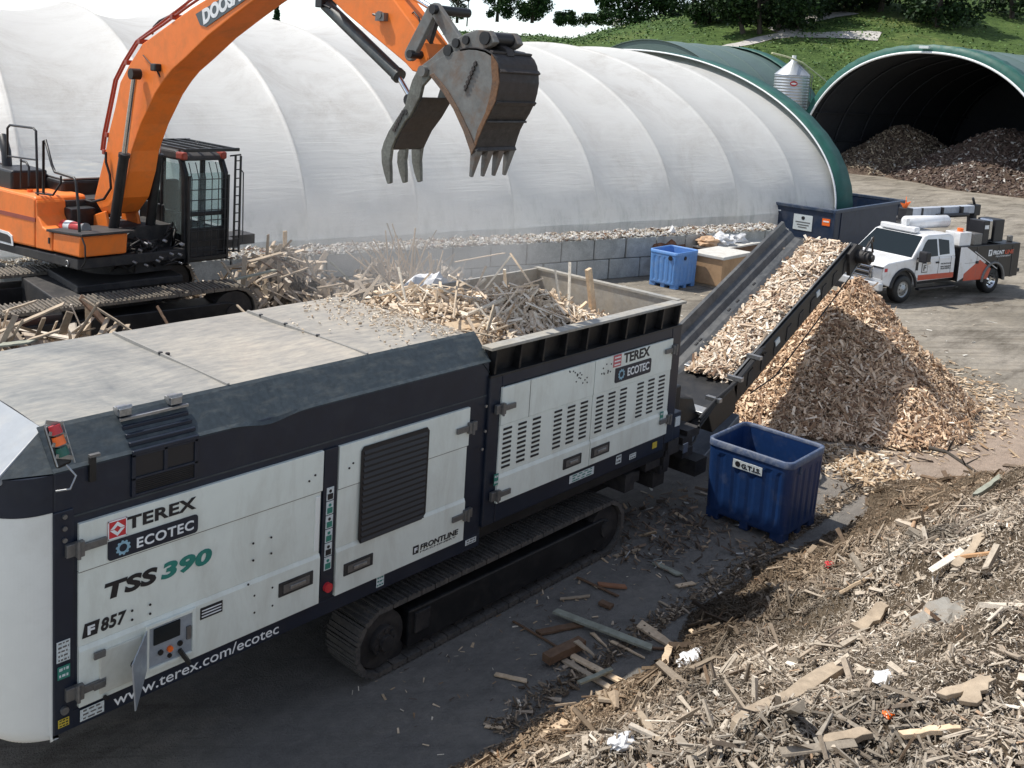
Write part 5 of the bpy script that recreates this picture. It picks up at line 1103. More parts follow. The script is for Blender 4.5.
# control valves, hoses heap under the cab / boom foot
mb=MB(); rr=random.Random(12)
for k in range(34):
    x=rr.uniform(8.2,9.2); y=rr.uniform(15.75,16.2); z=rr.uniform(2.3,2.95); mb.tube([(x,y,z),(x+rr.uniform(-.2,.2),y-.10,z+rr.uniform(-.1,.2)),(x+rr.uniform(-.3,.3),y-.02,z+rr.uniform(-.25,.1)),(x+rr.uniform(-.3,.3),y+.25,z+rr.uniform(-.2,.1))],.02,6)
mb.box(8.2,9.2,16.2,17.2,2.3,3.0); mb.box(8.35,9.05,15.9,16.3,2.25,2.6); mb.build('valve_block_hoses',M['blackdust'],ex)
mb=MB()
for k in range(14): x=rr.uniform(8.2,9.1); z=rr.uniform(2.4,2.85); mb.cyl((x,15.68,z),(x+.03,15.62,z-.02),.022,7)
mb.split('hose_fitting',M['steel'],ex)
mb=MB()
for sx_ in (XN-.06,XN+BWD+.0): mb.prism([(sx_,16.2,2.35),(sx_,17.3,2.35),(sx_,17.1,3.1),(sx_,16.6,3.25)],(.06,0,0))
mb.build('boom_foot_bracket',M['orange'],ex,bev=.02)
# ---- cab ----
cl=sy(184,262,YFr); cr_=sy(228,252,YFr); CX0,CX1=cl[0],cr_[0]; CZ0,CZ1=2.36,4.30; CYB=17.35
print('cab',CX0,CX1)
cb=MB(); cb.box(CX0,CX1,YFr,CYB,CZ0,CZ0+.16)
cb.box(CX0,CX1,YFr+.02,YFr+.08,CZ0+.16,CZ0+.62)          # lower front panel
cb.box(CX0,CX0+.05,YFr+.75,CYB,CZ0+.16,CZ0+.95); cb.box(CX1-.05,CX1,YFr+.05,CYB,CZ0+.16,CZ0+.55)
cb.box(CX0,CX1,CYB-.06,CYB,CZ0+.16,CZ0+1.1)
for x_ in (CX0,CX1-.09):
    cb.prism([(x_,YFr,CZ0+.1),(x_,YFr+.10,CZ0+.1),(x_,YFr+.16,CZ1-.35),(x_,YFr+.30,CZ1-.08),(x_,YFr+.2,CZ1-.08),(x_,YFr+.04,CZ1-.35)],(.09,0,0))
    cb.box(x_,x_+.09,YFr+.8,YFr+.88,CZ0+.1,CZ1-.1); cb.box(x_,x_+.09,CYB-.09,CYB,CZ0+.1,CZ1-.1)
cb.box(CX0,CX1,YFr+.03,YFr+.10,CZ0+.82,CZ0+.90)
cab=cb.build('cab',M['black'],ex,bev=.02)
MB().prism([(CX0-.0,YFr+.12,CZ1-.14),(CX0,CYB+.02,CZ1-.14),(CX0,CYB+.0,CZ1+.0),(CX0,CYB-.2,CZ1+.03),(CX0,YFr+.4,CZ1+.03),(CX0,YFr+.16,CZ1-.05)],(CX1-CX0,0,0)).build('cab_roof',M['blackdust'],cab,bev=.04)
mb=MB()
for x_ in (CX0,CX1-.10): mb.box(x_-.005,x_+.105,YFr+.10,YFr+.35,CZ1-.12,CZ1+.015)
mb.build('roof_corner',M['darkred'],cab,bev=.03)
mb=MB(); mb.box(CX0+.10,CX1-.10,YFr+.06,YFr+.07,CZ0+.90,CZ1-.35); mb.box(CX0+.10,CX1-.10,YFr+.06,YFr+.07,CZ0+.62,CZ0+.82); mb.box(CX1-.03,CX1-.02,YFr+.12,YFr+.8,CZ0+.6,CZ1-.2); mb.box(CX1-.03,CX1-.02,YFr+.9,CYB-.1,CZ0+.6,CZ1-.2); mb.box(CX0+.02,CX0+.03,YFr+.15,YFr+.8,CZ0+.5,CZ1-.2); mb.box(CX0+.1,CX1-.1,CYB-.05,CYB-.04,CZ0+1.1,CZ1-.2); mb.build('window_glass',M['cabglass'],cab)
mb=MB(); mb.box(CX0+.2,CX0+.55,YFr+.75,YFr+1.2,CZ0+.3,CZ0+.75); mb.box(CX0+.22,CX0+.53,YFr+1.1,YFr+1.25,CZ0+.7,CZ0+1.35); mb.box(CX0+.08,CX0+.2,YFr+.4,YFr+1.0,CZ0+.2,CZ0+.85); mb.build('seat',M['rubber'],cab,bev=.04)
# guard grille in front
mb=MB(); GY0=YFr-.05
for k in range(6): x=CX0+.10+(CX1-CX0-.22)*k/5; mb.tube([(x,GY0,CZ0+.10),(x,GY0,CZ1-.42),(x,GY0+.12,CZ1-.16)],.009,5)
for k in range(8): z=CZ0+.2+(CZ1-.45-CZ0-.2)*k/7; mb.tube([(CX0+.05,GY0,z),(CX1-.06,GY0,z)],.009,5)
for x in (CX0+.05,CX1-.06): mb.bar((x,GY0,CZ0+.02),(x,GY0,CZ1-.38),.045,.04); 
mb.bar((CX0+.05,GY0,CZ0+.08),(CX1-.06,GY0,CZ0+.08),.04,.05); mb.build('front_guard',M['black'],cab)
mb=MB(); XX=CX1+.10
for a_,b_ in (((XX,YFr-.02,CZ0+.12),(XX,YFr-.02,CZ1-.03)),((XX+.11,YFr-.02,CZ0+.10),(XX+.11,YFr-.02,CZ1-.05))): mb.bar(a_,b_,.03,.03)
for k in range(11): z=CZ0+.2+k*.16; mb.bar((XX,YFr-.02,z),(XX+.11,YFr-.02,z),.018,.018)
mb.tube([(CX1,YFr-.0,CZ1-.05),(XX+.11,YFr-.02,CZ1-.03)],.016,5); mb.tube([(CX1,YFr,CZ0+.15),(XX+.11,YFr-.02,CZ0+.13)],.016,5)
mb.tube([(XX+.11,YFr-.02,CZ1-.30),(XX+.17,YFr-.02,CZ1-.36),(XX+.19,YFr-.02,CZ0+.3),(XX+.11,YFr-.02,CZ0+.22)],.012,6); mb.build('side_guard_ladder',M['black'],cab)
mb=MB(); mb.box(CX0-.12,CX1+.08,YFr-.18,YFr-.13,CZ1+.05,CZ1+.11); mb.box(CX0-.12,CX1+.08,CYB-.1,CYB-.05,CZ1+.07,CZ1+.13)
for k in range(5): x=CX0-.08+k*.24; mb.bar((x,YFr-.15,CZ1+.09),(x,CYB-.08,CZ1+.11),.04,.04)
for x in (CX0+.05,CX1-.05): mb.bar((x,YFr+.3,CZ1-.02),(x,YFr+.3,CZ1+.10),.03)
mb.build('roof_guard',M['black'],cab,bev=.006)
mb=MB(); mb.tube([(CX0+.45+.03*math.cos(t),YFr+.4,CZ1+.16+.03*math.sin(t)) for t in np.linspace(0,2*PI,10)],.007,5); mb.build('lifting_ring',M['grey'],cab)
MB().box(CX1+.2,CX1+.6,YFr+.6,YFr+.9,2.42,2.58).build('side_step',M['blackdust'],ex,bev=.01)
# turntable and undercarriage
MB().cyl((8.7,17.0,2.1),(8.7,17.0,2.42),.75,28).build('slew_ring',M['blackdust'],ex)
un_=bpy.data.objects.new('undercarriage',None)
def under():
    tr=[]
    yaw=R(-7); ca,sa=math.cos(yaw),math.sin(yaw); ox,oy,oz=7.75,16.5,1.16
    for (y0,y1) in ((-1.62,-1.02),(1.02,1.62)):
        before=set(bpy.data.objects.keys())
        track(y0,y1,'track_belt',-1.98,1.98,.44,.47,M['track'],None,n=52,thick=.05,grouser=.03)
        for nme in set(bpy.data.objects.keys())-before:
            o=bpy.data.objects[nme]; me=o.data
            for v in me.vertices:
                x,y,z=v.co; z2=z-.035*x*0+x*.018; v.co=(ox+x*ca-y*sa-8.5,oy+x*sa+y*ca-17.2,oz+z2-1.2)
            o.parent=ex; OFF[o.name]=OFF[ex.name]
    mb=MB(); 
    def T(x,y,z): return (ox+x*ca-y*sa,oy+x*sa+y*ca,oz+z+x*.018)
    for a_,b_ in ((-.8,.9),): 
        v=[T(x,y,z) for z in (.4,.85) for x,y in ((-.7,-1.1),(.7,-1.1),(.7,1.1),(-.7,1.1))]; mb.add(v,[(0,3,2,1),(4,5,6,7),(0,1,5,4),(1,2,6,5),(2,3,7,6),(3,0,4,7)])
    v=[T(x,y,z) for z in (.85,.98) for x,y in ((-.3,-.6),(1.5,-.6),(1.5,1.0),(-.3,1.0))]; mb.add(v,[(0,3,2,1),(4,5,6,7),(0,1,5,4),(1,2,6,5),(2,3,7,6),(3,0,4,7)])
    mb.build('car_body',M['blackdust'],ex,bev=.02)
under(); bpy.data.objects.remove(un_)
# ================= BINS, DUMPSTER, BOX =================
def plastic_bin(x0,x1,y0,y1,h,m,rim,name,label,group=None,base=.14,ribs=5,taper=.035):
    t=thing(name,label,'bin',((x0+x1)/2,(y0+y1)/2,0),group=group); cx,cy=(x0+x1)/2,(y0+y1)/2; hx,hy=(x1-x0)/2,(y1-y0)/2; rad=.12
    def ring(z,sc,inset=0,ribamp=0,n=112):
        out=[]; a_,b_=hx*sc-inset,hy*sc-inset; per=[]
        r_=rad-inset*.5
        for k in range(n):
            # rounded rectangle by angle walk
            t_=k/n*4; sd=int(t_); fr=t_-sd; q=(fr-.5)*2
            L_=(b_-r_) if sd%2==0 else (a_-r_)
            if abs(q)<.78: along=q/.78*L_; out_n=0; dep=0; corner=False
            else: corner=True
            def rib(al): return -ribamp*(1 if (math.sin(al*PI*ribs/ max(L_,.01)*.9)>.25 and abs(al)<L_*.93) else 0)
            if not corner:
                if sd==0: p=(a_+rib(along),along)
                elif sd==1: p=(-along,b_+rib(along))
                elif sd==2: p=(-a_-rib(along),-along)
                else: p=(along,-b_-rib(along))
            else:
                ph=(abs(q)-.78)/.22*PI/4; sg=1 if q>0 else -1
                if sd==0: c=(a_-r_,sg*(b_-r_)); ang=sg*ph
                elif sd==1: c=(-sg*(a_-r_),b_-r_); ang=PI/2+sg*ph
                elif sd==2: c=(-(a_-r_),-sg*(b_-r_)); ang=PI+sg*ph
                else: c=(sg*(a_-r_),-(b_-r_)); ang=1.5*PI+sg*ph
                p=(c[0]+r_*math.cos(ang),c[1]+r_*math.sin(ang))
            out.append((cx+p[0],cy+p[1],z))
        return out
    rings=[ring(base,1-taper,0,0),ring(base+.03,1-taper,0,.0),ring(base+.10,1-taper*.9,0,.011),ring(h-.22,1-taper*.25,0,.011),ring(h-.16,1-taper*.2,0,0),ring(h-.1,1-.01,0,0),ring(h-.03,1.0,0,0),ring(h-.03,1.0,.035,0),ring(base+.12,1-taper,.05,0)]
    mb=MB(); v=[p for r_ in rings for p in r_]; n=112
    f=[(i*n+k,i*n+(k+1)%n,(i+1)*n+(k+1)%n,(i+1)*n+k) for i in range(len(rings)-1) for k in range(n)]
    mb.add(v,f); mb.add(rings[-1],[tuple(range(n))]); mb.add(rings[0],[tuple(range(n))[::-1]]); mb.build('bin_body',m,t)
    rr_=[ring(h-.09,1.010),ring(h-.005,1.012),ring(h+.004,1.0,.012),ring(h-.004,1.0,.038),ring(h-.05,1.0,.038)]
    mb=MB(); v=[p for r_ in rr_ for p in r_]; mb.add(v,[(i*n+k,i*n+(k+1)%n,(i+1)*n+(k+1)%n,(i+1)*n+k) for i in range(len(rr_)-1) for k in range(n)],True); mb.build('rim',rim,t)
    ft=MB(); s_=1-taper
    for ex_,ey in ((-1,-1),(1,-1),(1,1),(-1,1),(0,-1),(0,1),(-1,0),(1,0)):
        fx_,fy_=(.20 if ex_ else .14),(.20 if ey else .14); px_,py_=cx+ex_*(hx*s_-fx_*.62),cy+ey*(hy*s_-fy_*.62)
        ft.prism([(px_-fx_/2,py_-fy_/2,.0),(px_+fx_/2,py_-fy_/2,.0),(px_+fx_/2,py_+fy_/2,0),(px_-fx_/2,py_+fy_/2,0)],(0,0,base+.01))
    ft.split('skid_foot',m,t,bev=.02); MB().box(cx-hx*s_+.03,cx+hx*s_-.03,cy-hy*s_+.03,cy+hy*s_-.03,base-.04,base+.005).build('base_plate',m,t)
    return t
b1=plastic_bin(12.08,13.15,5.46,6.74,1.16,M['bin'],M['binrim'],'plastic_bin','large dark blue ribbed plastic bin standing in front of the chip heap')
c=(12.10,6.10); X_=12.085
# label plate on the -x face (its left face as seen)
p0=sx(733,464,X_); p1=sx(762,474,X_)
pl=MB().box(X_-.008,X_+.01,p1[1],p0[1],.865,.98).build('name_plate',M['stickw'],b1)
text('G.T.I.S.',(0,-1,0),(0,0,1),(X_-.008,p0[1]-.13,.89),abs(p0[1]-p1[1])-.15,.06,M['ink'],pl,bold=.04)
MB().cyl((X_-.006,p0[1]-.075,.925),(X_-.011,p0[1]-.075,.925),.04,14).build('emblem',M['ink'],pl)
mb=MB()
for yy in (5.62,): mb.cyl((12.28,5.485,.93),(12.28,5.51,.93),.05,10)
mb.build('drain_plug',M['ink'],b1); mb=MB(); mb.bar((12.36,5.49,1.05),(12.36,5.485,.95),.10,.02); mb.bar((12.30,5.485,.95),(12.42,5.485,.95),.02); mb.build('bracket',M['binrim'],b1)
b2=plastic_bin(24.75,25.92,15.30,16.30,1.10,M['binlt'],M['binlt'],'plastic_bin','faded light blue plastic bin standing by the block wall beside a cardboard box')
mb=MB(); mb.cyl((24.73,15.55,.92),(24.77,15.55,.92),.07,10); mb.cyl((25.15,15.28,.92),(25.15,15.31,.92),.06,10); mb.build('drain_plug',M['ink'],b2)
# big carton with whitish lid
t=thing('cardboard_box','large brown cardboard box with a whitish lid beside the light blue bin','box',(26.9,15.1,0))
bx=MB().box(26.05,27.65,14.55,15.65,.08,.93).build('carton',M['card'],t,bev=.02); MB().box(26.0,27.7,14.5,15.7,.90,1.0).build('lid',M['cardw'],t,bev=.02); MB().box(26.1,27.6,14.6,15.6,0,.085).build('pallet',M['boardw'],t)
# second row of junk boxes behind
t=thing('scrap_box','long low white topped crate of mixed rubbish behind the cardboard box','crate',(28.8,16.6,0)); MB().box(27.6,30.6,15.6,17.0,0,.85).build('crate_body',M['boardd'],t,bev=.02); MB().box(27.58,30.62,15.58,17.02,.85,.9).build('crate_rim',M['cardw'],t)
def crumple(name,m,c,s,label,cat,seed):
    rr=random.Random(seed); bm=bmesh.new(); bmesh.ops.create_icosphere(bm,subdivisions=3,radius=1)
    for v in bm.verts:
        n_=mn.noise(v.co*2.1+Vector((seed,0,0)))*.5+mn.noise(v.co*5+Vector((0,seed,0)))*.25; v.co*=1+n_; v.co.x*=s[0]; v.co.y*=s[1]; v.co.z*=s[2]; v.co+=Vector(c)
    me=bpy.data.meshes.new(name); bm.to_mesh(me); bm.free(); me.materials.append(m); o=bpy.data.objects.new(name,me); link(o); tag(o,label,cat); return o
M['bagw']=mat('white_plastic_bag',(.66,.66,.66),.4,fine=10); M['bagb']=mat('tan_paper',(.5,.33,.2),.7,fine=8); M['rust']=mat('rusty_scrap',(.16,.07,.035),.8,fine=12,var=.4,bst=.5)
crumple('rubbish_bag',M['bagw'],(28.6,16.1,1.05),(.45,.35,.22),'crumpled white plastic bag lying in the middle of the rubbish crate','bag',1)
crumple('rubbish_bag',M['bagw'],(29.6,16.2,1.0),(.5,.35,.2),'crumpled white plastic bag at the right end of the rubbish crate','bag',2)
crumple('paper_bundle',M['bagb'],(27.9,16.2,1.02),(.45,.3,.18),'tan paper bundle on the rubbish crate between the bin and white bags','paper',3)
crumple('red_cloth',M['red'],(29.15,16.5,1.10),(.2,.16,.10),'small red cloth lying between the white bags on the rubbish crate','cloth',4)
crumple('rusty_scrap',M['rust'],(26.6,16.9,.7),(.75,.4,.35),'rusty brown scrap lump between the light blue bin and the block wall','scrap',5)
tag(MB().prism([(26.6,17.0,.95),(27.05,16.7,.98),(26.85,16.85,1.5)],(.3,.25,.0)).build('folded_card',M['bagw']),'bent white card sticking up behind the cardboard box against the wall','card')
# roll-off dumpster
t=thing('dumpster','dark blue open top steel dumpster with a white notice on its end','dumpster',(38,16.3,0))
DX0,DX1,DY0,DY1,DH=35.0,41.8,15.15,18.15,1.68
mb=MB(); w_=.08
mb.box(DX0,DX0+w_,DY0,DY1,.12,DH); mb.box(DX1-w_,DX1,DY0,DY1,.12,DH); mb.box(DX0+w_,DX1-w_,DY0,DY0+w_,.12,DH); mb.box(DX0+w_,DX1-w_,DY1-w_,DY1,.12,DH); mb.box(DX0,DX1,DY0,DY1,.08,.16); mb.build('container_body',M['dump'],t,bev=.01)
mb=MB(); 
for b_ in ((DX0-.05,DX1+.05,DY0-.05,DY0+.09),(DX0-.05,DX1+.05,DY1-.09,DY1+.05),(DX0-.05,DX0+.09,DY0+.09,DY1-.09),(DX1-.09,DX1+.05,DY0+.09,DY1-.09)): mb.box(*b_,DH-.06,DH+.06)
mb.build('top_rail',mat('worn_dark_blue_rail',(.025,.045,.085),.45,dirt=(.15,.15,.15),amt=.6,scale=4,fine=14),t,bev=.015)
mb=MB()
for k in (0,4): x=DX0+.5+k*1.4; mb.box(x,x+.09,DY0-.03,DY0,.1,DH-.07)
for yy in (DY0-.03,DY1-.05): mb.box(DX0-.06,DX0,yy,yy+.08,.1,DH)
mb.box(DX0-.05,DX0,DY0,DY1,.1,.22); mb.split('stiffener',M['dump'],t,bev=.01)
pl=MB().box(DX0-.018,DX0-.0,16.0,16.75,.82,1.40).build('notice',M['stickw'],t); MB().cyl((DX0-.018,16.37,1.28),(DX0-.024,16.37,1.28),.07,12).build('emblem',M['ink'],pl)
mb=MB()
for z_,y0_,y1_ in ((1.12,16.08,16.66),(1.02,16.12,16.6),(.93,16.2,16.55)): mb.box(DX0-.023,DX0-.017,y0_,y1_,z_-.02,z_+.02)
mb.build('print_line',M['grey'],pl)
pl=MB().box(DX0-.016,DX0,15.32,15.62,1.12,1.38).build('warning_decal',M['amber'],t); MB().box(DX0-.022,DX0-.015,15.36,15.58,1.25,1.30).build('print_line',M['inkw'],pl)
MB().box(DX0-.014,DX0,17.3,17.6,1.42,1.46).build('print_line',M['inkw'],t)
# ================= SERVICE TRUCK =================
fw=gz(900,303); rw=gz(988,293); dv=(fw-rw)[:2]; yaw=math.atan2(dv[1],dv[0]); WB=np.linalg.norm(dv)
print('truck wb',WB,math.degrees(yaw))
tk=thing('service_truck','white and black service truck with orange red stripe and roof mounted crane','truck',(float(fw[0]),float(fw[1]),0),rotz=yaw)
# local: x forward, y left (towards camera, y=0 at the wheel faces), body spans y=-2.05..0.05
WR=.42
YL0,YL1=-2.02,.02
def tb(*a): return MB().box(*a)
def wheel(x,y,outer,dual=False):
    w=MB(); 
    def ringp(r0,yy): return [(x+r0*math.cos(2*PI*k/28),yy,WR+r0*math.sin(2*PI*k/28)) for k in range(28)]
    s_=1 if outer>0 else -1
    P=[(WR*.58,y),(WR*.92,y+.01*s_),(WR,y-.04*s_),(WR,y-.22*s_),(WR*.92,y-.27*s_),(WR*.55,y-.27*s_)]
    v=[p for r0,yy in P for p in ringp(r0,yy)]; f=[(i*28+k,i*28+(k+1)%28,(i+1)*28+(k+1)%28,(i+1)*28+k) for i in range(len(P)-1) for k in range(28)]
    wh=w.add(v,f,True).build('wheel',M['rubber'],tk)
    q_=MB(); P=[(WR*.60,y-.005*s_),(WR*.56,y-.02*s_),(WR*.50,y-(.12 if dual else .03)*s_),(WR*.22,y-(.10 if dual else -.02)*s_),(.001,y-(.06 if dual else -.05)*s_)]
    v=[p for r0,yy in P for p in ringp(r0,yy)]; q_.add(v,[(i*28+k,i*28+(k+1)%28,(i+1)*28+(k+1)%28,(i+1)*28+k) for i in range(len(P)-1) for k in range(28)],True)
    q_.build('rim',M['chrome'] if dual else mat('grey_alloy',(.30,.31,.32),.35,.7,fine=20),wh)
    b_=MB()
    for k in range(8): a=2*PI*k/8; b_.cyl((x+WR*.34*math.cos(a),y+.0,WR+WR*.34*math.sin(a)),(x+WR*.34*math.cos(a),y-.06*s_,WR+WR*.34*math.sin(a)),.025,6)
    b_.split('wheel_nut',M['black'],wh)
for x,dual in ((0,False),(-WB,True)):
    wheel(x,.04,1,dual); wheel(x,-2.04,-1,dual)
# cab shell side profile
def side_prof(pts,y0,y1,name,m,parent=tk,bev=.02): return MB().prism([(x,y0,z) for x,z in pts],(0,y1-y0,0)).build(name,m,parent,bev)
def arch(cx,r,n=9,a0=PI,a1=0): return [(cx+r*math.cos(a0+(a1-a0)*k/n),WR+r*math.sin(a0+(a1-a0)*k/n)) for k in range(n+1)]
body=[(-2.42,.62),(-.62,.60)]+arch(0,.56,10,PI*.97,PI*.05)+[(.93,.62),(.98,.95),(.93,1.16),(.75,1.23),(-.35,1.32),(-2.42,1.30)]
cabo=side_prof(body,YL0,YL1,'cab_body',M['truckw'],bev=.035)
gh=[(-.30,1.30),(-.98,1.93),(-1.15,1.97),(-2.2,1.98),(-2.42,1.90),(-2.42,1.28)]
mb=MB(); n=len(gh); v=[(x,YL0+.0+(.14 if z>1.6 else 0),z) for x,z in gh]+[(x,YL1-(.14 if z>1.6 else 0),z) for x,z in gh]
mb.add(v,[tuple(range(n)),tuple(range(n,2*n))[::-1]]+[(i,(i+1)%n,n+(i+1)%n,n+i) for i in range(n)]); mb.build('greenhouse',M['truckw'],tk,bev=.04)
# windows
def slant(z,off=.006): return YL1-.14*min(1,max(0,(z-1.28)/.65))+off
wn_=MB(); wn_.add([(-.62,slant(1.32),1.32),(-1.55,slant(1.34),1.34),(-1.55,slant(1.84),1.84),(-1.12,slant(1.84),1.84),(-.98,slant(1.74),1.74)],[(0,1,2,3,4)])
wn_.add([(-1.63,slant(1.36),1.36),(-2.12,slant(1.38),1.38),(-2.14,slant(1.78),1.78),(-1.63,slant(1.84),1.84)],[(0,1,2,3)]); wn_.build('side_window',M['glass'],tk)
MB().add([(-.335,YL0+.06,1.345),(-.335,YL1-.06,1.345),(-.965,YL1-.2,1.915),(-.965,YL0+.2,1.915)],[(0,1,2,3)]).build('windshield',M['glass'],tk,solid=.02)
mb=MB(); 
for z,y in ((0,0),): 
    for a_,b_ in (((-.52,1.30),(-.50,.70)),((-2.20,1.30),(-2.20,.68)),((-.50,.70),(-2.20,.68)),((-1.6,1.3),(-1.6,.7))): mb.bar((a_[0],YL1+.001,a_[1]),(b_[0],YL1+.001,b_[1]),.012,.008)
mb.build('door_gap',M['grey'],tk)
MB().box(-1.6,-1.45,YL1,YL1+.03,1.12,1.17).build('door_handle',M['ink'],tk,bev=.008)
mr=MB().box(-.72,-.50,YL1+.06,YL1+.34,1.22,1.55).build('mirror',M['ink'],tk,bev=.03); MB().bar((-.55,YL1,1.3),(-.58,YL1+.1,1.35),.04).build('mirror_arm',M['ink'],mr); MB().box(-.70,-.52,YL1+.30,YL1+.36,1.20,1.27).build('chrome_cap',M['chrome'],mr)
MB().box(-2.38,-.66,YL1+.002,YL1+.008,.64,.80).build('stripe',M['truckr'],tk)
MB().box(-.62,-.53,YL1+.002,YL1+.01,.95,1.2).build('fender_vent',M['ink'],tk)
lg=MB().box(-1.08,-.80,YL1+.002,YL1+.008,.86,1.16).build('badge',M['grey'],tk); MB().box(-1.05,-.83,YL1+.008,YL1+.012,.89,1.13).build('badge_field',M['truckw'],lg); text('F',(-1,0,0),(0,0,1),(-.87,YL1+.012,.93),.13,.16,M['grey'],lg,bold=.05)
for z_,s_ in ((1.12,'FRONTLINE'),(1.03,'MACHINERY'),(.97,'SALES SERVICE')): text(s_,(-1,0,0),(0,0,1),(-1.72,YL1+.003,z_-.05),.50,.045,M['ink'],tk,'lettering',bold=.01)
# front end
MB().box(.90,1.10,YL0-.02,YL1+.02,.42,.66).build('bumper',mat('white_silver_bumper',(.55,.56,.57),.3,.3,fine=12),tk,bev=.04); MB().box(.92,1.08,YL0+.05,YL1-.05,.24,.43).build('air_dam',M['ink'],tk,bev=.03)
gr=MB().box(.93,1.00,YL0+.38,YL1-.38,.72,1.10).build('grille',M['ink'],tk,bev=.02); mb=MB(); 
for z in (.76,.91,1.06): mb.box(.99,1.03,YL0+.36,YL1-.36,z-.028,z+.028)
for y in (YL0+.40,YL1-.40): mb.box(.99,1.03,y-.04,y+.04,.74,1.08)
mb.build('grille_bar',M['chrome'],gr,bev=.01)
for y0,y1 in ((YL0+.03,YL0+.34),(YL1-.34,YL1-.01)):
    h=MB().box(.80,.99,y0,y1,.74,1.10).build('headlight',M['lamp'],tk,bev=.03); MB().box(.80,1.0,y0+.0,y1,1.08,1.12).build('lamp_hood',M['ink'],h)
MB().box(.78,.9,YL1-.01,YL1+.01,.98,1.08).build('marker_lamp',M['redp'],tk)
mb=MB(); 
for s_ in (YL1+.01,):
    v=[]; na=12
    for k in range(na+1):
        a=PI*.98-(PI*.94)*k/na
        for rr_,yy in ((.55,YL1-.01),(.55,YL1+.05),(.63,YL1+.04),(.64,YL1-.01)): v.append((rr_*math.cos(a),yy,WR+rr_*math.sin(a)))
    mb.add(v,[(i*4+k,i*4+k+1,(i+1)*4+k+1,(i+1)*4+k) for i in range(na) for k in range(3)],True)
mb.build('wheel_flare',M['ink'],tk); MB().box(-.5,.5,YL0+.05,YL1-.06,.5,1.0).build('wheel_well',M['ink'],tk)
MB().box(-2.4,-.62,YL1-.02,YL1+.12,.36,.42).build('running_board',M['ink'],tk,bev=.01)
MB().box(-5.4,.8,YL0+.5,YL1-.5,.38,.62).build('chassis',M['ink'],tk)
# roof: white cargo roll, clearance lamps, beacon
mb=MB()
for y in (-1.4,-1.0,-.6): mb.box(-1.05,-.97,y-.03,y+.03,1.97,2.0)
mb.build('roof_lamp',M['truckw'],tk)
rl=MB().tube([(-.95,-1.55,2.12),(-1.0,-1.55,2.12)],.16,14); 
rl=MB().tube([(-1.25,-1.05,2.20),(-1.3,-1.05,2.20),(-3.0,-.85,2.22),(-3.05,-.85,2.22)],[.10,.20,.20,.10],20).build('roof_roll',M['truckw'],tk)
MB().box(-1.2,-.95,-1.7,-.45,1.97,2.14).build('roof_box',M['truckw'],tk,bev=.03); MB().box(-1.15,-1.0,-.95,-.80,2.14,2.36).build('roof_lamp_box',M['truckw'],tk,bev=.02)
# service body
SB0,SB1,SBZ=-2.55,-5.75,1.58
prof=[(SB0,.50),(SB0,SBZ-.0),(SB1,SBZ+.0),(SB1,.50),(-WB-.62,.50)]+arch(-WB,.56,10,PI,0)+[(-WB+.62,.50)]
side_prof(prof,YL0,YL1+.04,'service_body',M['truckk'],bev=.015)
YB=YL1+.042
MB().prism([(SB0-.02,YB,.50),(SB0-.02,YB,SBZ-.02),(SB0-.32,YB,SBZ-.02),(-3.95,YB,1.05),(-3.9,YB,1.0)],(0,.006,0)).build('white_panel',M['truckw'],tk)
MB().prism([(SB0-.30,YB+.006,.50),(SB0-.30,YB+.006,.72),(-3.62,YB+.006,1.13),(-4.25,YB+.006,.82),(-4.10,YB+.006,.50)],(0,.005,0)).build('orange_red_panel',M['truckr'],tk)
MB().bar((-3.3,YB+.008,1.40),(-4.55,YB+.008,.80),.05,.02).build('white_line',M['truckw'],tk)
mb=MB(); v=[]; na=12
for k in range(na+1):
    a=PI-PI*k/na
    for rr_,yy in ((.54,YB-.01),(.54,YB+.05),(.62,YB+.05),(.62,YB-.0)): v.append((-WB+rr_*math.cos(a),yy,WR+rr_*math.sin(a)))
mb.add(v,[(i*4+k,i*4+k+1,(i+1)*4+k+1,(i+1)*4+k) for i in range(na) for k in range(3)],True); mb.build('rear_flare',M['grey'],tk)
mb=MB()
for x in (-3.45,-4.6,-5.35): mb.bar((x,YB+.004,.55),(x,YB+.004,SBZ-.04),.014,.008)
mb.bar((SB0-.3,YB+.004,1.05),(-4.6,YB+.004,1.05),.012,.008); mb.build('door_gap',M['grey'],tk)
MB().box(-3.52,-3.40,YB+.008,YB+.04,1.02,1.10).build('door_handle',M['ink'],tk,bev=.01)
text('FRONT',(-1,0,0),(0,0,1),(-4.28,YB+.004,1.26),.60,.12,M['inkw'],tk,'lettering',bold=.04,shear=.1); text('LINE',(-1,0,0),(0,0,1),(-4.92,YB+.004,1.26),.48,.12,M['truckr'],tk,'lettering',bold=.04,shear=.1)
text('MACHINERY',(-1,0,0),(0,0,1),(-4.45,YB+.004,1.17),.80,.05,M['inkw'],tk,'lettering'); lg=MB().box(-4.22,-4.04,YB+.003,YB+.008,1.22,1.42).build('badge',M['inkw'],tk); text('F',(-1,0,0),(0,0,1),(-4.09,YB+.008,1.26),.09,.12,M['ink'],lg,bold=.05)
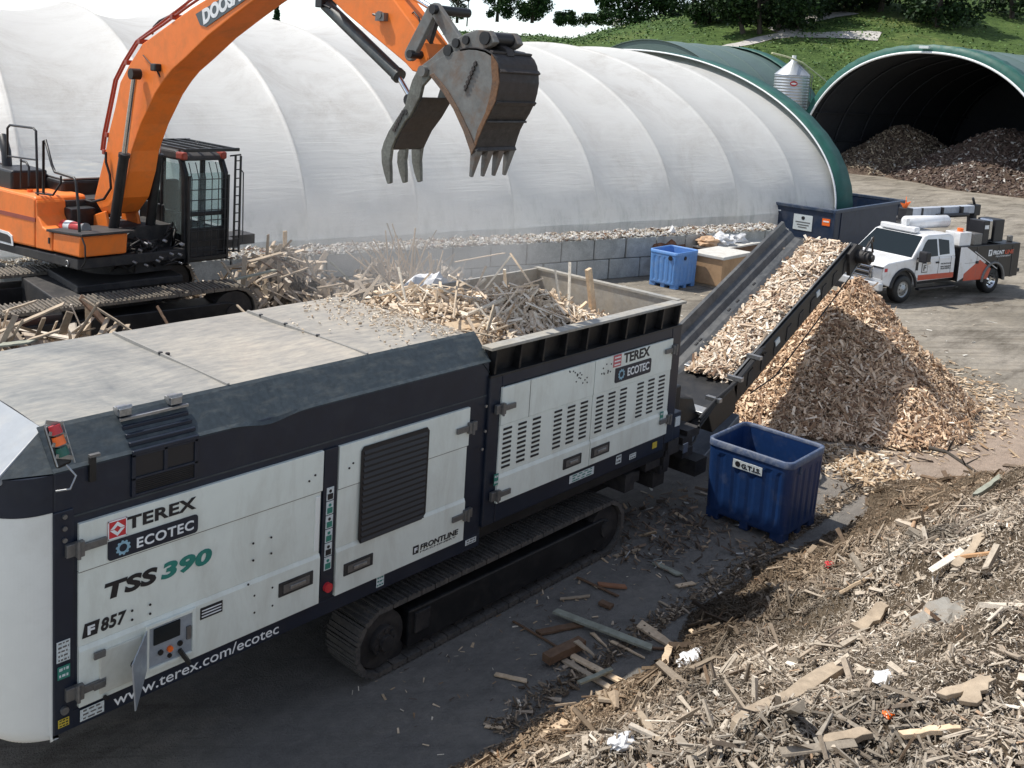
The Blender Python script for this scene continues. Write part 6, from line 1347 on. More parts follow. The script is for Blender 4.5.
# top gear
MB().box(SB0-.05,SB0-.62,-.55,-.02,SBZ,SBZ+.42).build('control_cabinet',M['truckw'],tk,bev=.02); MB().cyl((SB0-.35,-.25,SBZ+.42),(SB0-.35,-.25,SBZ+.52),.09,12).build('beacon',M['amber'],tk)
MB().box(-3.35,-3.75,-.5,-.02,SBZ,SBZ+.36).build('tool_chest',M['grey'],tk,bev=.02)
mc=MB().box(-3.85,-4.15,-.6,-.08,SBZ,SBZ+.74).build('compressor',M['ink'],tk,bev=.02); MB().box(-3.9,-4.1,-.078,-.066,SBZ+.48,SBZ+.60).build('decal',M['inkw'],mc)
MB().box(-4.2,-4.38,-.5,-.1,SBZ+.1,SBZ+.78).build('filter_canister',M['chrome'],tk,bev=.06); MB().box(-4.45,-4.95,-.7,-.08,SBZ+.05,SBZ+.76).build('welder_cabinet',M['ink'],tk,bev=.02)
mb=MB(); mb.box(-5.7,-5.98,-1.9,-.0,.60,.72); mb.box(-5.8,-5.95,-.35,-.2,.4,.62); mb.build('rear_bumper',M['ink'],tk,bev=.02)
MB().box(-5.5,-5.65,-.3,-.15,SBZ,SBZ+.2).build('vise',M['grey'],tk,bev=.03)
# crane folded over the body
cr=MB(); cr.cyl((-5.6,-1.6,SBZ-.2),(-5.5,-1.6,SBZ+.8),.15,14); cr.build('crane_post',M['ink'],tk)
cr=MB(); cr.bar((-5.6,-1.6,SBZ+.86),(-1.9,-1.45,SBZ+.86),.26,.26); cb2=cr.build('crane_boom',mat('grey_white_crane_paint',(.42,.45,.50),.4,dirt=(.25,.25,.25),amt=.5,scale=3,fine=10),tk,bev=.03)
mb=MB()
for k in range(3): mb.box(-2.5-k*1.05,-2.42-k*1.05,-1.61,-1.32,SBZ+.73,SBZ+.99)
mb.cyl((-4.9,-1.35,SBZ+.72),(-3.2,-1.32,SBZ+.72),.07,10); mb.build('crane_fitting',M['ink'],cb2)
mb=MB(); mb.box(-1.95,-1.6,-1.60,-1.30,SBZ+.68,SBZ+1.0); mb.cyl((-1.75,-1.66,SBZ+.62),(-1.75,-1.24,SBZ+.62),.13,12); mb.tube([(-1.7,-1.45,SBZ+.7),(-1.65,-1.45,SBZ+.3)],.05,8); mb.build('crane_head',M['ink'],cb2,bev=.02)
mb=MB(); mb.add([(-1.78,-1.44,SBZ+.98),(-1.66,-1.44,SBZ+.98),(-1.55,-1.5,SBZ+1.16),(-1.67,-1.40,SBZ+1.14),(-1.70,-1.42,SBZ+1.36),(-1.78,-1.46,SBZ+1.16),(-1.92,-1.4,SBZ+1.20)],[(0,1,2,3,4,5,6)]); mb.build('orange_flag',M['amber'],cb2,solid=.02)
mb=MB(); mb.bar((-5.6,-1.6,SBZ+1.0),(-5.3,-1.5,SBZ+1.25),.08); mb.box(-5.75,-5.4,-1.75,-1.45,SBZ+.65,SBZ+1.02); mb.build('crane_head',M['ink'],cb2,bev=.03)
# ================= HEAPS =================
def smin(a,b,k=.35):
    h=np.clip(.5+.5*(b-a)/k,0,1); return b+(a-b)*h-k*h*(1-h)
def smax(a,b,k=.35): return -smin(-a,-b,k)
def normals(fn,X,Y,e=.04):
    dx=(fn(X+e,Y)-fn(X-e,Y))/(2*e); dy=(fn(X,Y+e)-fn(X,Y-e))/(2*e); n=np.stack([-dx,-dy,np.ones_like(X)],1); return n/np.linalg.norm(n,axis=1,keepdims=True)
def hmesh(name,fn,x0,x1,y0,y1,st,m,zmin=.01,parent=None):
    xs=np.arange(x0,x1+st,st); ys=np.arange(y0,y1+st,st); X,Y=np.meshgrid(xs,ys,indexing='ij'); Z=fn(X,Y); nx,ny=X.shape
    V=np.stack([X.ravel(),Y.ravel(),Z.ravel()],1); idx=np.arange(nx*ny).reshape(nx,ny); F=np.stack([idx[:-1,:-1],idx[1:,:-1],idx[1:,1:],idx[:-1,1:]],-1).reshape(-1,4)
    F=F[(Z.ravel()[F]>zmin).any(1)]; used=np.unique(F); rm=np.full(len(V),-1); rm[used]=np.arange(len(used)); return mesh_np(name,V[used],rm[F],m,smooth=True)
def soil_mat(name,a,b_,c,sc=6):
    m,nt,b=newmat(name); n1=noisen(nt,sc,9,.75); n2=noisen(nt,.8,5,.6); n3=noisen(nt,sc*6,6,.75)
    col=ramp(nt,n1.outputs[0],[(.35,a),(.52,b_),(.7,c)]).outputs[0]
    col=mixc(nt,.7,col,ramp(nt,n2.outputs[0],[(.35,(.65,.6,.58)),(.65,(1.15,1.12,1.1))]).outputs[0],'MULTIPLY')
    nt.links.new(col,b.inputs['Base Color']); b.inputs['Roughness'].default_value=.95; b.inputs['Specular IOR Level'].default_value=.15
    ad=N(nt,'ShaderNodeMath',operation='ADD'); nt.links.new(n1.outputs[0],ad.inputs[0]); nt.links.new(n3.outputs[0],ad.inputs[1]); bump(nt,b,ad.outputs[0],1,.07); return m
M['mulch']=soil_mat('brown_mulch_bed',(.10,.075,.05),(.21,.165,.115),(.34,.28,.205),7); M['chipbed']=soil_mat('chip_bed',(.14,.095,.06),(.32,.235,.16),(.5,.40,.30),12)
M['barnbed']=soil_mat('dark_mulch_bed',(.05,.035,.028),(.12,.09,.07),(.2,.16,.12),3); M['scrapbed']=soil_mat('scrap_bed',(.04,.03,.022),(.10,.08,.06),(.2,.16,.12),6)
# --- foreground mulch bank ---
def fg(X,Y):
    foot=5.30+.16*np.sin(X*1.3)+.18*vnoise(X,Y*0+1,.9,21)
    a=.72*(foot-Y); endx=15.9+.5*vnoise(Y,Y*0,.6,22); b_=.62*(endx+ .0*Y -X)+.30*(foot-Y)*0
    z=smin(a,b_,.6); z=smin(z,np.full_like(z,3.0)+0*X,1.0)
    rel=np.clip(z/.5,0,1); z=z+rel*(.32*vnoise(X,Y,.75,23,3)+.15*vnoise(X,Y,3.0,24,3)+.035*vnoise(X,Y,11,25,2)); return z
tag(hmesh('mulch_bank',fg,3.5,18,-6,6,.06,M['mulch'],-.03),'broad bank of brown coarse wood mulch filling the lower right foreground','mulch pile',kind='stuff')
n=330000; X=RNG.uniform(4.5,16.4,n*2); Y=RNG.uniform(.3,5.8,n*2)
# keep what the lens can see, denser near it
rel=np.stack([X,Y,fg(X,Y)],1)-CAM; cc=rel@RM; u=PC[0]+FPX*cc[:,0]/-cc[:,2]; v=PC[1]-FPX*cc[:,1]/-cc[:,2]
k=(u>380)&(u<1150)&(v>420)&(v<850)&(cc[:,2]<0)&(rel[:,2]+CAM[2]>-.02); X,Y=X[k],Y[k]; dist=-cc[k,2]
X,Y,dist=X[:240000],Y[:240000],dist[:240000]; n=len(X); print('fg chips',n)
cls=RNG.uniform(0,1,n); pat=vnoise(X,Y,.7,31); edge=np.clip((Y-4.6)/.6,0,1)*np.clip((X-8.3)/1.5,0,1)
fin=vnoise(X,Y,1.1,37); L=np.where(cls<.86,RNG.uniform(.012,.05,n),np.where(cls<.993,RNG.uniform(.05,.12,n),RNG.uniform(.10,.34,n))); L*=np.where((fin<-.15)|((X>11.8)&(fin<.25)),.5,1); L=np.where(cls>.9994,RNG.uniform(.25,.55,n),L)
W=L*RNG.uniform(.08,.34,n); W=np.minimum(W,np.where(cls<.993,.020,np.where(cls>.9994,.10,.04))); T=W*RNG.uniform(.15,.5,n)
Nn=normals(fg,X,Y); P=np.stack([X,Y,fg(X,Y)],1)+Nn*(RNG.uniform(-.005,.04,n)[:,None]+ (L[:,None]*.08))
cols=palette(n,[(.34,.285,.215),(.27,.215,.155),(.44,.38,.30),(.19,.145,.105),(.55,.50,.42),(.34,.22,.13)],[5,4.5,2.4,2.0,.6,.4],.2); dk=(1-.42*edge)[:,None]; 
dark=np.clip(-pat*1.6-.35,0,.55)[:,None]; cols=cols*dk*(1-dark)
low=np.clip((4.7-Y)/1.1,0,1)[:,None]*np.clip((12.8-X)/2.5,0,1)[:,None]; grey=cols.mean(1,keepdims=True); cols=(cols*np.array([.86,.77,.69]))*(1-low)+(cols*.78+grey*.22*np.array([1.08,1.0,.92]))*1.38*low; V,F,TT=chips(P,Nn,L,W,T,RNG.uniform(.06,.6,n),cols,.22,dirbias=(-.4,-.7,0)); tag(mesh_np('mulch_splinters',V,F,M['chip'],tint=TT),'loose splinters and shreds covering the brown mulch bank in the foreground','wood splinters',kind='stuff')
n=46000; X=RNG.uniform(4.2,16.4,n); Y=RNG.uniform(-3.5,5.2,n); q=np.stack([X,Y,fg(X,Y)],1)-CAM; cc=q@RM; u=PC[0]+FPX*cc[:,0]/-cc[:,2]; v=PC[1]-FPX*cc[:,1]/-cc[:,2]; k=(q[:,2]+CAM[2]>.02)&~((u<1150)&(v<850)&(cc[:,2]<0)&(u>380))
X,Y=X[k],Y[k]; n=len(X); L=np.clip(np.exp(RNG.normal(size=n)*.5)*.09,.03,.4); V,F,TT=chips(np.stack([X,Y,fg(X,Y)+.03],1),normals(fg,X,Y),L,L*.22,L*.08,RNG.uniform(.06,.6,n),palette(n,[(.42,.37,.29),(.30,.25,.19),(.52,.46,.37),(.2,.15,.11)],[4,3,2,2],.2),.2)
tag(mesh_np('mulch_splinters',V,F,M['chip'],tint=TT),'loose shreds covering the side of the mulch bank that runs out past the picture edge','wood splinters',kind='stuff')
# --- discharge heap under the conveyor ---
def cone(X,Y):
    cx,cy=19.3,7.75; dx,dy=X-cx,Y-cy; r=np.sqrt((dx/np.where(dx<0,1.5,1.3))**2+dy**2); th=np.arctan2(dy,dx)
    R0=2.32+.2*np.sin(th*3+1)+.14*np.sin(th*5)+np.where(np.cos(th+2.6)>0,.15,0)
    z=2.42-2.42*(r/R0)**.92; z=smin(z,np.full_like(z,2.36),.18)
    z=np.maximum(z,-.25); rel=np.clip((z+.1)/.4,0,1); z=z+rel*(.15*vnoise(X,Y,1.1,41)+.06*vnoise(X,Y,4,42)); z=z+.0*X
    # thin apron of spilled chips around the foot
    ap=0*np.clip(1-(r-R0)/1.2,0,1)*(.5+.5*vnoise(X,Y,1.3,43)); return z
tag(hmesh('chip_heap',cone,13.4,24,2.6,12.5,.09,M['chipbed'],-.0),'conical heap of freshly shredded wood chips under the conveyor end','wood chip pile',kind='stuff')
n=52000; r=2.85*np.sqrt(RNG.uniform(0,1,n*2)); th=RNG.uniform(0,2*PI,n*2); X=19.3+1.42*r*np.cos(th); Y=7.75+r*np.sin(th); Z=cone(X,Y); k=(Z>.03)&(Y<10.8); X,Y,Z=X[k][:n],Y[k][:n],Z[k][:n]; n=len(X)
pat=vnoise(X,Y,.55,44)+.35*vnoise(X,Y,2.0,45); L=np.exp(RNG.normal(size=n)*.55)*.075; L=np.clip(L,.02,.42); W=np.minimum(L*RNG.uniform(.12,.4,n),.05); T=W*RNG.uniform(.12,.4,n); Nn=normals(cone,X,Y)
P=np.stack([X,Y,Z],1)+Nn*RNG.uniform(0,.07,n)[:,None]; cols=palette(n,[(.46,.35,.25),(.60,.48,.36),(.31,.21,.14),(.20,.13,.09),(.72,.63,.52)],[4,3,2.8,2.0,1.5],.22)
topb=np.clip((Z-1.2)/1.0,0,1)*np.clip(.6+pat,0,1); right=np.clip((X-18.3)/1.3,0,1)*np.clip(1.1-(Y-5.6)/4,0.3,1)  # right flank darkened in the chip tint, standing in for its shade
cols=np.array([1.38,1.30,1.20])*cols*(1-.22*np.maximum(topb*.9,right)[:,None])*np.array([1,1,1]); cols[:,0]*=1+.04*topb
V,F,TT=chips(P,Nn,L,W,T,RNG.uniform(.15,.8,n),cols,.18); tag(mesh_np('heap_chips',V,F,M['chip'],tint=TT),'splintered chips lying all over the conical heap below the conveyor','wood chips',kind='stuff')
# --- spilled chips on the ground (strips and litter) ---
def scatter(name,n,fn_xy,Lr,cols,wts,label,zoff=.012,tilt=.12,wmax=.06):
    X,Y=fn_xy(n); n=len(X); L=RNG.uniform(Lr[0],Lr[1],n)*np.where(RNG.uniform(0,1,n)<.08,1.9,1); W=np.minimum(L*RNG.uniform(.12,.4,n),wmax); T=W*RNG.uniform(.15,.4,n)
    P=np.stack([X,Y,yard_z(X,Y)+zoff+RNG.uniform(0,.02,n)],1); V,F,TT=chips(P,np.tile([0,0,1.],(n,1)),L,W,T,np.full(n,tilt),palette(n,cols,wts,.2),.12); o=mesh_np(name,V,F,M['chip'],tint=TT); tag(o,label,'wood litter',kind='stuff'); return o
PAL=[(.50,.37,.24),(.64,.50,.35),(.33,.22,.13),(.70,.62,.5),(.12,.09,.07)]
def strip(n):
    a=gz(822,455)[:2]; b=gz(915,492)[:2]; t_=RNG.uniform(-.08,1.05,n); w_=RNG.normal(size=n)*.28; d=(b-a); q=np.array([-d[1],d[0]])/np.linalg.norm(d); return a[0]+d[0]*t_+q[0]*w_,a[1]+d[1]*t_+q[1]*w_
scatter('chip_strip',1500,strip,(.06,.2),PAL,[4,3,2,2,1],'band of pale chips on the ground between the dark blue bin and the mulch bank',.02,.35,.07)
def around(n): 
    th=RNG.uniform(-2.9,.5,n); r=2.4+np.abs(RNG.normal(size=n))*.4; return 19.3+1.4*r*np.cos(th),7.75+r*np.sin(th)
scatter('heap_litter',1500,around,(.04,.16),PAL,[4,3,2,2,1],'chips scattered over the dirt around the foot of the conical chip heap',.01,.15,.05)
def near(n): 
    X=RNG.uniform(5.8,15.5,n); Y=6.9-np.abs(RNG.normal(size=n))*.9*RNG.uniform(.3,1.6,n); k=(Y>5.0)&(vnoise(X,Y,.9,51)>-.25); return X[k],Y[k]
scatter('ground_litter',320,near,(.015,.08),PAL,[3,3,2,3,3],'small light and dark bits littering the dark ground beside the track',.006,.1,.03)
def rear(n):
    X=RNG.normal(size=n)*.9+11.4; Y=RNG.normal(size=n)*.45+6.75; k=(X>10)&(X<13.6)&(Y<7.6)&(Y>5.6); return X[k],Y[k]
scatter('rear_litter',650,rear,(.03,.13),[(.09,.07,.055),(.16,.12,.09),(.40,.30,.2),(.5,.5,.48),(.28,.2,.14)],[5,4,2,.8,2],'dark shreds and scraps heaped on the ground between the shredder and the dark blue bin',.03,.5,.06)
def edge(n):
    X=RNG.uniform(6.5,15,n); Y=5.45+np.abs(RNG.normal(size=n))*.16; return X,Y
scatter('bank_edge_litter',2200,edge,(.02,.09),[(.09,.065,.045),(.16,.12,.08),(.30,.23,.16),(.45,.36,.27)],[4,4,2,1.5],'dark shreds strewn along the toe of the mulch bank',.01,.35,.05)
def yard(n): 
    s_=RNG.uniform(14,60,n); u=RNG.uniform(0,.5,n); return s_*.75+u*s_*.667,s_*.661-u*s_*.743
scatter('yard_litter',1600,yard,(.04,.15),[(.6,.5,.38),(.2,.16,.12),(.7,.67,.6)],[2,2,2],'tiny chips scattered thinly over the open dirt yard',.006,.1,.05)
# --- chips riding on the conveyor ---
n=14000; s_=RNG.uniform(-.1,LC+.05,n); y=RNG.uniform(CY0+.13,CY1-.15,n)
w_=(y-(CY0+.13))/(CY1-CY0-.28); load=.17*np.clip(1-((w_-.30)/.44)**2,0,1)*(.75+.25*np.sin(s_*4+w_*3)); k=(load>.018)|(RNG.uniform(0,1,n)<.12); s_,y,w_,load=s_[k],y[k],w_[k],load[k]; n=len(s_)
P=CA[None]+CD[None]*s_[:,None]+CU[None]*(load*RNG.uniform(.2,1,n)+.02)[:,None]; P[:,1]=y; L=np.clip(np.exp(RNG.normal(size=n)*.55)*.08,.02,.5); W=np.minimum(L*RNG.uniform(.12,.36,n),.05)
V,F,TT=chips(P,np.tile(CU,(n,1)),L,W,W*RNG.uniform(.15,.4,n),RNG.uniform(.1,.5,n),palette(n,[(.58,.45,.33),(.72,.60,.47),(.40,.28,.18),(.24,.15,.10),(.78,.71,.60)],[4,4,2.2,1.4,2],.2),.15,dirbias=tuple(-CD*.6))
tag(mesh_np('conveyed_chips',V,F,M['chip'],tint=TT),'fresh pale wood chips riding up the shredder conveyor belt','wood chips',kind='stuff')
# --- wood in the hopper ---
def hop(X,Y):
    z=2.66+.48*np.exp(-((X-8.35)/1.15)**2-((Y-8.55)/1.0)**2)+.45*np.exp(-((X-9.7)/.8)**2-((Y-8.0)/.8)**2)+.25*np.exp(-((X-8.0)/.8)**2-((Y-9.2)/.7)**2); return z+.09*vnoise(X,Y,2.2,61)
hm=hmesh('hopper_wood',hop,7.66,11.26,7.02,9.36,.07,M['chipbed'],-9); tag(hm,'broken pale timber filling the raised hopper of the shredder','scrap wood',kind='stuff')
def planks(name,n,fnxy,hf,Lr,Wr,pal,wts,label,tilt=.35,lift=.05,cat='scrap wood',mul=1):
    X,Y=fnxy(n); n=len(X); L=RNG.uniform(*Lr,n); W=RNG.uniform(*Wr,n); T=RNG.uniform(.010,.024,n)*mul; Nn=normals(hf,X,Y)
    P=np.stack([X,Y,hf(X,Y)],1)+np.array([0,0,1])*RNG.uniform(0,lift,n)[:,None]+np.array([0,0,1])*(L*.06)[:,None]
    V,F,TT=chips(P,Nn,L,W,T,RNG.uniform(.1,tilt,n),palette(n,pal,wts,.15),.03); o=mesh_np(name,V,F,M['chip'],tint=TT)
    if label: tag(o,label,cat,kind='stuff')
    return o
PALW=[(.74,.60,.45),(.60,.48,.35),(.82,.72,.58),(.42,.31,.21)]
planks('hopper_splinters',4200,lambda n:(RNG.uniform(7.72,11.1,n),RNG.uniform(7.1,9.2,n)),hop,(.06,.30),(.015,.06),PALW,[3,3,3,1],'splinters and shreds mixed with the broken timber in the hopper',.8,.10)
planks('hopper_pieces',150,lambda n:(RNG.uniform(7.8,10.2,n),RNG.uniform(7.2,9.1,n)),hop,(.2,.5),(.025,.08),PALW,[3,2,4,1],'short broken boards jumbled on the timber heap inside the hopper',.6,.10)
planks('hopper_boards',80,lambda n:(RNG.uniform(7.9,10.3,n),RNG.uniform(7.5,9.0,n)),hop,(.45,1.1),(.02,.055),PALW,[3,2,4,1],'long broken boards strewn over the timber heap inside the hopper',.8,.16)
planks('roof_crumbs',420,lambda n:(7.5-np.abs(RNG.normal(size=n))*.45,RNG.uniform(7.2,9.2,n)),lambda X,Y:3.31+0*X,(.01,.05),(.006,.016),PALW,[3,3,3,1],'crumbs of wood lying on the dusty roof end beside the hopper',.1,.01)
# --- scrap timber pile behind, the excavator stands on it ---
def sstep(x,a,b): t=np.clip((x-a)/(b-a),0,1); return t*t*(3-2*t)
def scrap(X,Y):
    pl=1.12*sstep(X,-2.5,1)*(1-sstep(X,11.5,13.8))*sstep(Y,9.6,12.2)*(1-sstep(Y,19.5,21.0))
    A=2.30*np.exp(-(((X-4.6)/2.3)**4)-((Y-12.6)/1.15)**2); B=2.15*np.exp(-((X-11.7)/1.7)**2-((Y-16.4)/1.3)**2); C=2.15*np.exp(-((X-12.4)/1.6)**2-((Y-14.0)/1.5)**2); D=1.5*np.exp(-((X-15.2)/1.2)**2-((Y-15.5)/1.4)**2); E=2.45*np.exp(-((X-10.4)/1.3)**2-((Y-12.2)/1.2)**2)
    z=smax(smax(smax(pl,A,.3),smax(B,C,.3),.3),smax(D,E,.3),.3)-.12; return z+np.clip(z,0,.4)*(.45*vnoise(X,Y,1.1,71)+.2*vnoise(X,Y,3,72))
tag(hmesh('scrap_mound',scrap,-3,18,9.56,21.5,.12,M['scrapbed'],.0),'dark core of the scrap timber pile the excavator stands on','scrap pile',kind='stuff')
def sreg(n):
    X=np.concatenate([RNG.uniform(2.0,7.4,n//3),RNG.uniform(9.8,16.2,n-n//3)]); Y=np.concatenate([RNG.uniform(11.0,14.0,n//3),RNG.uniform(11.0,18.2,n-n//3)]); k=scrap(X,Y)>.15; 
    k&=~((X<10.3)&(Y>13.6)); return X[k],Y[k]
PALS=[(.52,.44,.35),(.40,.33,.25),(.62,.55,.46),(.25,.19,.13),(.64,.52,.39)]
planks('scrap_timber',3400,sreg,scrap,(.25,1.15),(.05,.13),PALS,[4,3,3,2,2],'weathered planks and broken pallet boards massed over the scrap pile',.75,.22)
planks('scrap_shreds',5200,sreg,scrap,(.06,.3),(.02,.06),PALS,[4,3,3,2,2],'small shreds and splinters between the planks of the scrap pile',.8,.12)
# named boards ---------------------------------------------------------------
NB=[0]
def board(a,b,w,t,m,label,name='loose_board',cat='board',group=None,up=(0,0,1),taper=1.0,jag=True,rough=0):
    a=Vector(a); b=Vector(b); mb=MB(); d=(b-a); L=d.length; d.normalize(); u=Vector(up); r=d.cross(u)
    if r.length<.05: r=d.cross(Vector((0,1,0)))
    r.normalize(); u=r.cross(d).normalized(); rr=random.Random(NB[0]); NB[0]+=1; v=[]; ns=6
    for i in range(ns+1):
        f_=i/ns; c=a+d*L*f_+u*rr.uniform(-.003,.003)+(r*rr.uniform(-.12,.12)*w+u*rr.uniform(-.2,.2)*t)*rough; ww=w*(1+(taper-1)*f_)*rr.uniform(.93,1.05)*(1-rough*rr.uniform(0,.35)*(1 if 0<i<ns else 1.6))
        e=(rr.uniform(-.5,.5)*w*.6 if jag and i in(0,ns) else 0)
        for sx_,sz_ in ((-1,-1),(1,-1),(1,1),(-1,1)): v.append(c+r*sx_*ww/2+u*sz_*t/2+d*(e*sx_))
    f=[(i*4+k,i*4+(k+1)%4,(i+1)*4+(k+1)%4,(i+1)*4+k) for i in range(ns) for k in range(4)]+[(0,3,2,1),(ns*4,ns*4+1,ns*4+2,ns*4+3)]
    mb.add(v,f); o=mb.build(name,m,bev=min(.004,t*.2)); tag(o,label,cat,group); return o
def gb(p0,p1,w,t,m,label,z=None,**k):
    z=t/2+.012 if z is None else z; a=gz(*p0,z); b=gz(*p1,z); return board(a,b,w,t,m,label,**k)
W_,Nn_,D_,G_=M['boardw'],M['boardn'],M['boardd'],M['boardg']
gb((555,611),(652,648),.10,.03,G_,'long grey green plank, the longest loose board lying on the dark ground',z=.07)
gb((513,621),(563,650),.025,.02,D_,'thin brown stick pointing from the shredder track towards the thick timber block')
gb((538,633),(581,624),.09,.03,D_,'short brown board lying under the left end of the long grey green plank',z=.025)
gb((546,659),(582,642),.12,.09,D_,'thick brown timber block with a pale sawn end, left of the crossed boards',z=.10,jag=False,name='timber_block')
gb((564,660),(610,688),.075,.025,W_,'pale narrow board running from the timber block to the mulch bank',z=.03)
gb((571,655),(622,682),.08,.025,Nn_,'tan board lying directly beside and right of the pale narrow board',z=.05)
gb((579,683),(612,669),.055,.025,G_,'short pale green lath lying across the two parallel boards at the bank toe',z=.10)
gb((611,641),(645,658),.05,.02,Nn_,'pale pointed sliver lying alone between the long plank and the mulch bank',taper=.3)
gb((592,633),(607,647),.05,.02,Nn_,'tiny pinkish splinter just above the right end of the timber block',taper=.3)
gb((576,641),(594,655),.07,.02,W_,'whitish torn shard resting on the right end of the timber block',z=.15,taper=.3)
gb((639,624),(672,646),.16,.03,Nn_,'wide orange brown broken board right of the long grey green plank',taper=.55)
gb((652,648),(688,649),.03,.02,D_,'thin brown lath poking out of the mulch bank below the wide orange brown board')
gb((495,674),(527,681),.055,.02,Nn_,'pale blunt splinter lying alone on bare dark ground left of the mulch bank')
gb((485,726),(503,728),.04,.015,Nn_,'small pale splinter lowest on the dark ground near the bottom edge')
gb((659,601),(682,614),.03,.015,W_,'slim pale sliver on the ground left of the dark blue bin foot')
gb((655,563),(680,575),.08,.025,G_,'stubby grey board offcut between the track end and the dark blue bin',z=.03)
gb((677,586),(694,583),.07,.02,Nn_,'short cream chip board in front of the dark blue bin left corner')
gb((598,584),(626,587),.07,.03,mat('reddish_board_wood',(.32,.15,.08),.8,fine=14),'reddish brown offcut lying beside the far end of the track')
gb((577,577),(618,596),.035,.02,D_,'dark thin batten lying diagonally beside the far end of the track')
gb((600,602),(612,607),.09,.04,D_,'dark stump of wood in the litter right of the track end',jag=False)
gb((690,630),(704,641),.05,.02,Nn_,'pale narrow stick at the upper toe of the mulch bank',z=.12)
gb((615,556),(640,549),.05,.02,W_,'thin tan lath in the shade just beyond the track end')
gb((560,599),(590,596),.04,.02,W_,'faint grey lath lying above the long grey green plank')
def fb(p0,p1,w,t,m,label,dz=.05,Yv=None,**k):
    """board lying on the mulch bank between two seen points"""
    def hit(x,y):
        r=ray(x,y); r=r/np.linalg.norm(r); T_=np.arange(3,30,.01); p=CAM[None]+T_[:,None]*r[None]; q=np.nonzero(p[:,2]<=fg(p[:,0],p[:,1]))[0]; return p[q[0]] if len(q) else CAM+r*10
    a,b=hit(*p0),hit(*p1); a[2]+=dz; b[2]+=dz; return board(a,b,w*.9,t,m,label,rough=1,**k)
fb((733,735),(838,674),.17,.09,W_,'thick weathered log slab, the largest piece lying on the mulch bank',dz=.03,name='log_slab',taper=.8)
fb((593,684),(606,708),.15,.03,W_,'flat square ended tan plank standing out at the left toe of the mulch bank',dz=.07,jag=False)
fb((662,676),(671,650),.09,.025,Nn_,'tan shard leaning out of the upper left edge of the mulch bank',dz=.09)
fb((857,634),(886,610),.15,.04,W_,'broad pale rectangular slab in the upper middle of the mulch bank',dz=.05,jag=False)
fb((840,598),(872,580),.06,.03,Nn_,'pale batten sloping on the bank above the broad pale slab',dz=.05)
fb((955,573),(983,540),.10,.04,W_,'angular pale timber wedge high on the right part of the bank',dz=.05)
fb((945,565),(998,560),.07,.03,mat('orange_board_wood',(.48,.28,.14),.8,fine=14),'orange tinted lath lying across the angular timber wedge',dz=.07)
fb((895,555),(935,545),.07,.03,Nn_,'cream split board on the bank left of the angular timber wedge',dz=.05)
fb((1000,480),(975,500),.08,.05,G_,'grey stick partly buried near the top right crest of the bank',dz=.04)
fb((985,690),(962,716),.12,.03,W_,'pale forked shard near the lower right corner of the bank',dz=.08)
fb((940,706),(990,690),.09,.03,W_,'long pale split board left of the forked shard at lower right',dz=.06)
fb((820,752),(868,742),.10,.04,W_,'tan split board near the bottom edge below the thick log slab',dz=.06)
fb((900,745),(960,738),.06,.03,Nn_,'narrow light lath near the bottom edge under the split boards',dz=.06)
fb((640,720),(655,748),.08,.03,W_,'greyish shard sticking down the lower left face of the bank',dz=.06)
fb((545,740),(566,727),.10,.04,Nn_,'stubby reddish tan chunk at the lower left end of the bank',dz=.05)
# white sheet scraps on the bank
def scrapsheet(px,s,label,m,seed):
    p=None; r=ray(*px); r=r/np.linalg.norm(r); T_=np.arange(3,30,.01); q=CAM[None]+T_[:,None]*r[None]; k=np.nonzero(q[:,2]<=fg(q[:,0],q[:,1]))[0]; p=q[k[0]]; return crumple('plastic_scrap',m,(p[0],p[1],p[2]+.02),s,label,'plastic scrap',seed)
scrapsheet((694,662),(.22,.14,.05),'crumpled white plastic scrap near the upper left edge of the bank',M['bagw'],21)
scrapsheet((885,682),(.09,.07,.03),'small white plastic scrap low in the middle of the bank',M['bagw'],22)
scrapsheet((830,566),(.07,.05,.03),'tiny red scrap near the toe of the bank below the bin',M['red'],23)
scrapsheet((888,717),(.04,.03,.02),'small orange scrap low on the bank left of the forked shard',M['amber'],24)
scrapsheet((622,744),(.10,.07,.04),'small white crumpled scrap at the bottom left of the bank',M['bagw'],25)
scrapsheet((940,622),(.42,.16,.03),'long torn grey plastic sheet draped across the upper right of the bank',mat('grey_plastic_film',(.30,.28,.24),.5,dirt=(.22,.17,.12),amt=.9,scale=5,fine=12),26)
# brush twigs on the crest of the bank and by the bin
def twig(pts,label,r=.02,m=None):
    mb=MB(); P=[Vector(p) for p in pts]; mb.tube(P,[r*(1-.5*i/len(P)) for i in range(len(P))],6); rr=random.Random(len(pts)*7+int(P[0].x*10))
    for i in range(1,len(P)):
        for k in range(2): mb.tube([P[i],P[i]+Vector((rr.uniform(-.25,.25),rr.uniform(-.15,.15),rr.uniform(.05,.25)))],[r*.5,r*.2],5)
    tag(mb.build('dead_branch',m or M['bark']),label,'branch')
a,b=np.array(gz(930,448,.75)),np.array(gz(992,478,1.1)); twig([tuple(a+(b-a)*t+np.array([0,0,.06*math.sin(t*5)])) for t in (0,.3,.6,1)],'dark forked dead branch lying on the top right crest of the bank',.03)
c=gz(840,493); twig([tuple(c),tuple(c+np.array([.35,-.1,.08])),tuple(c+np.array([.8,-.1,.03]))],'dark thin twig lying on bare ground right of the dark blue bin',.015)
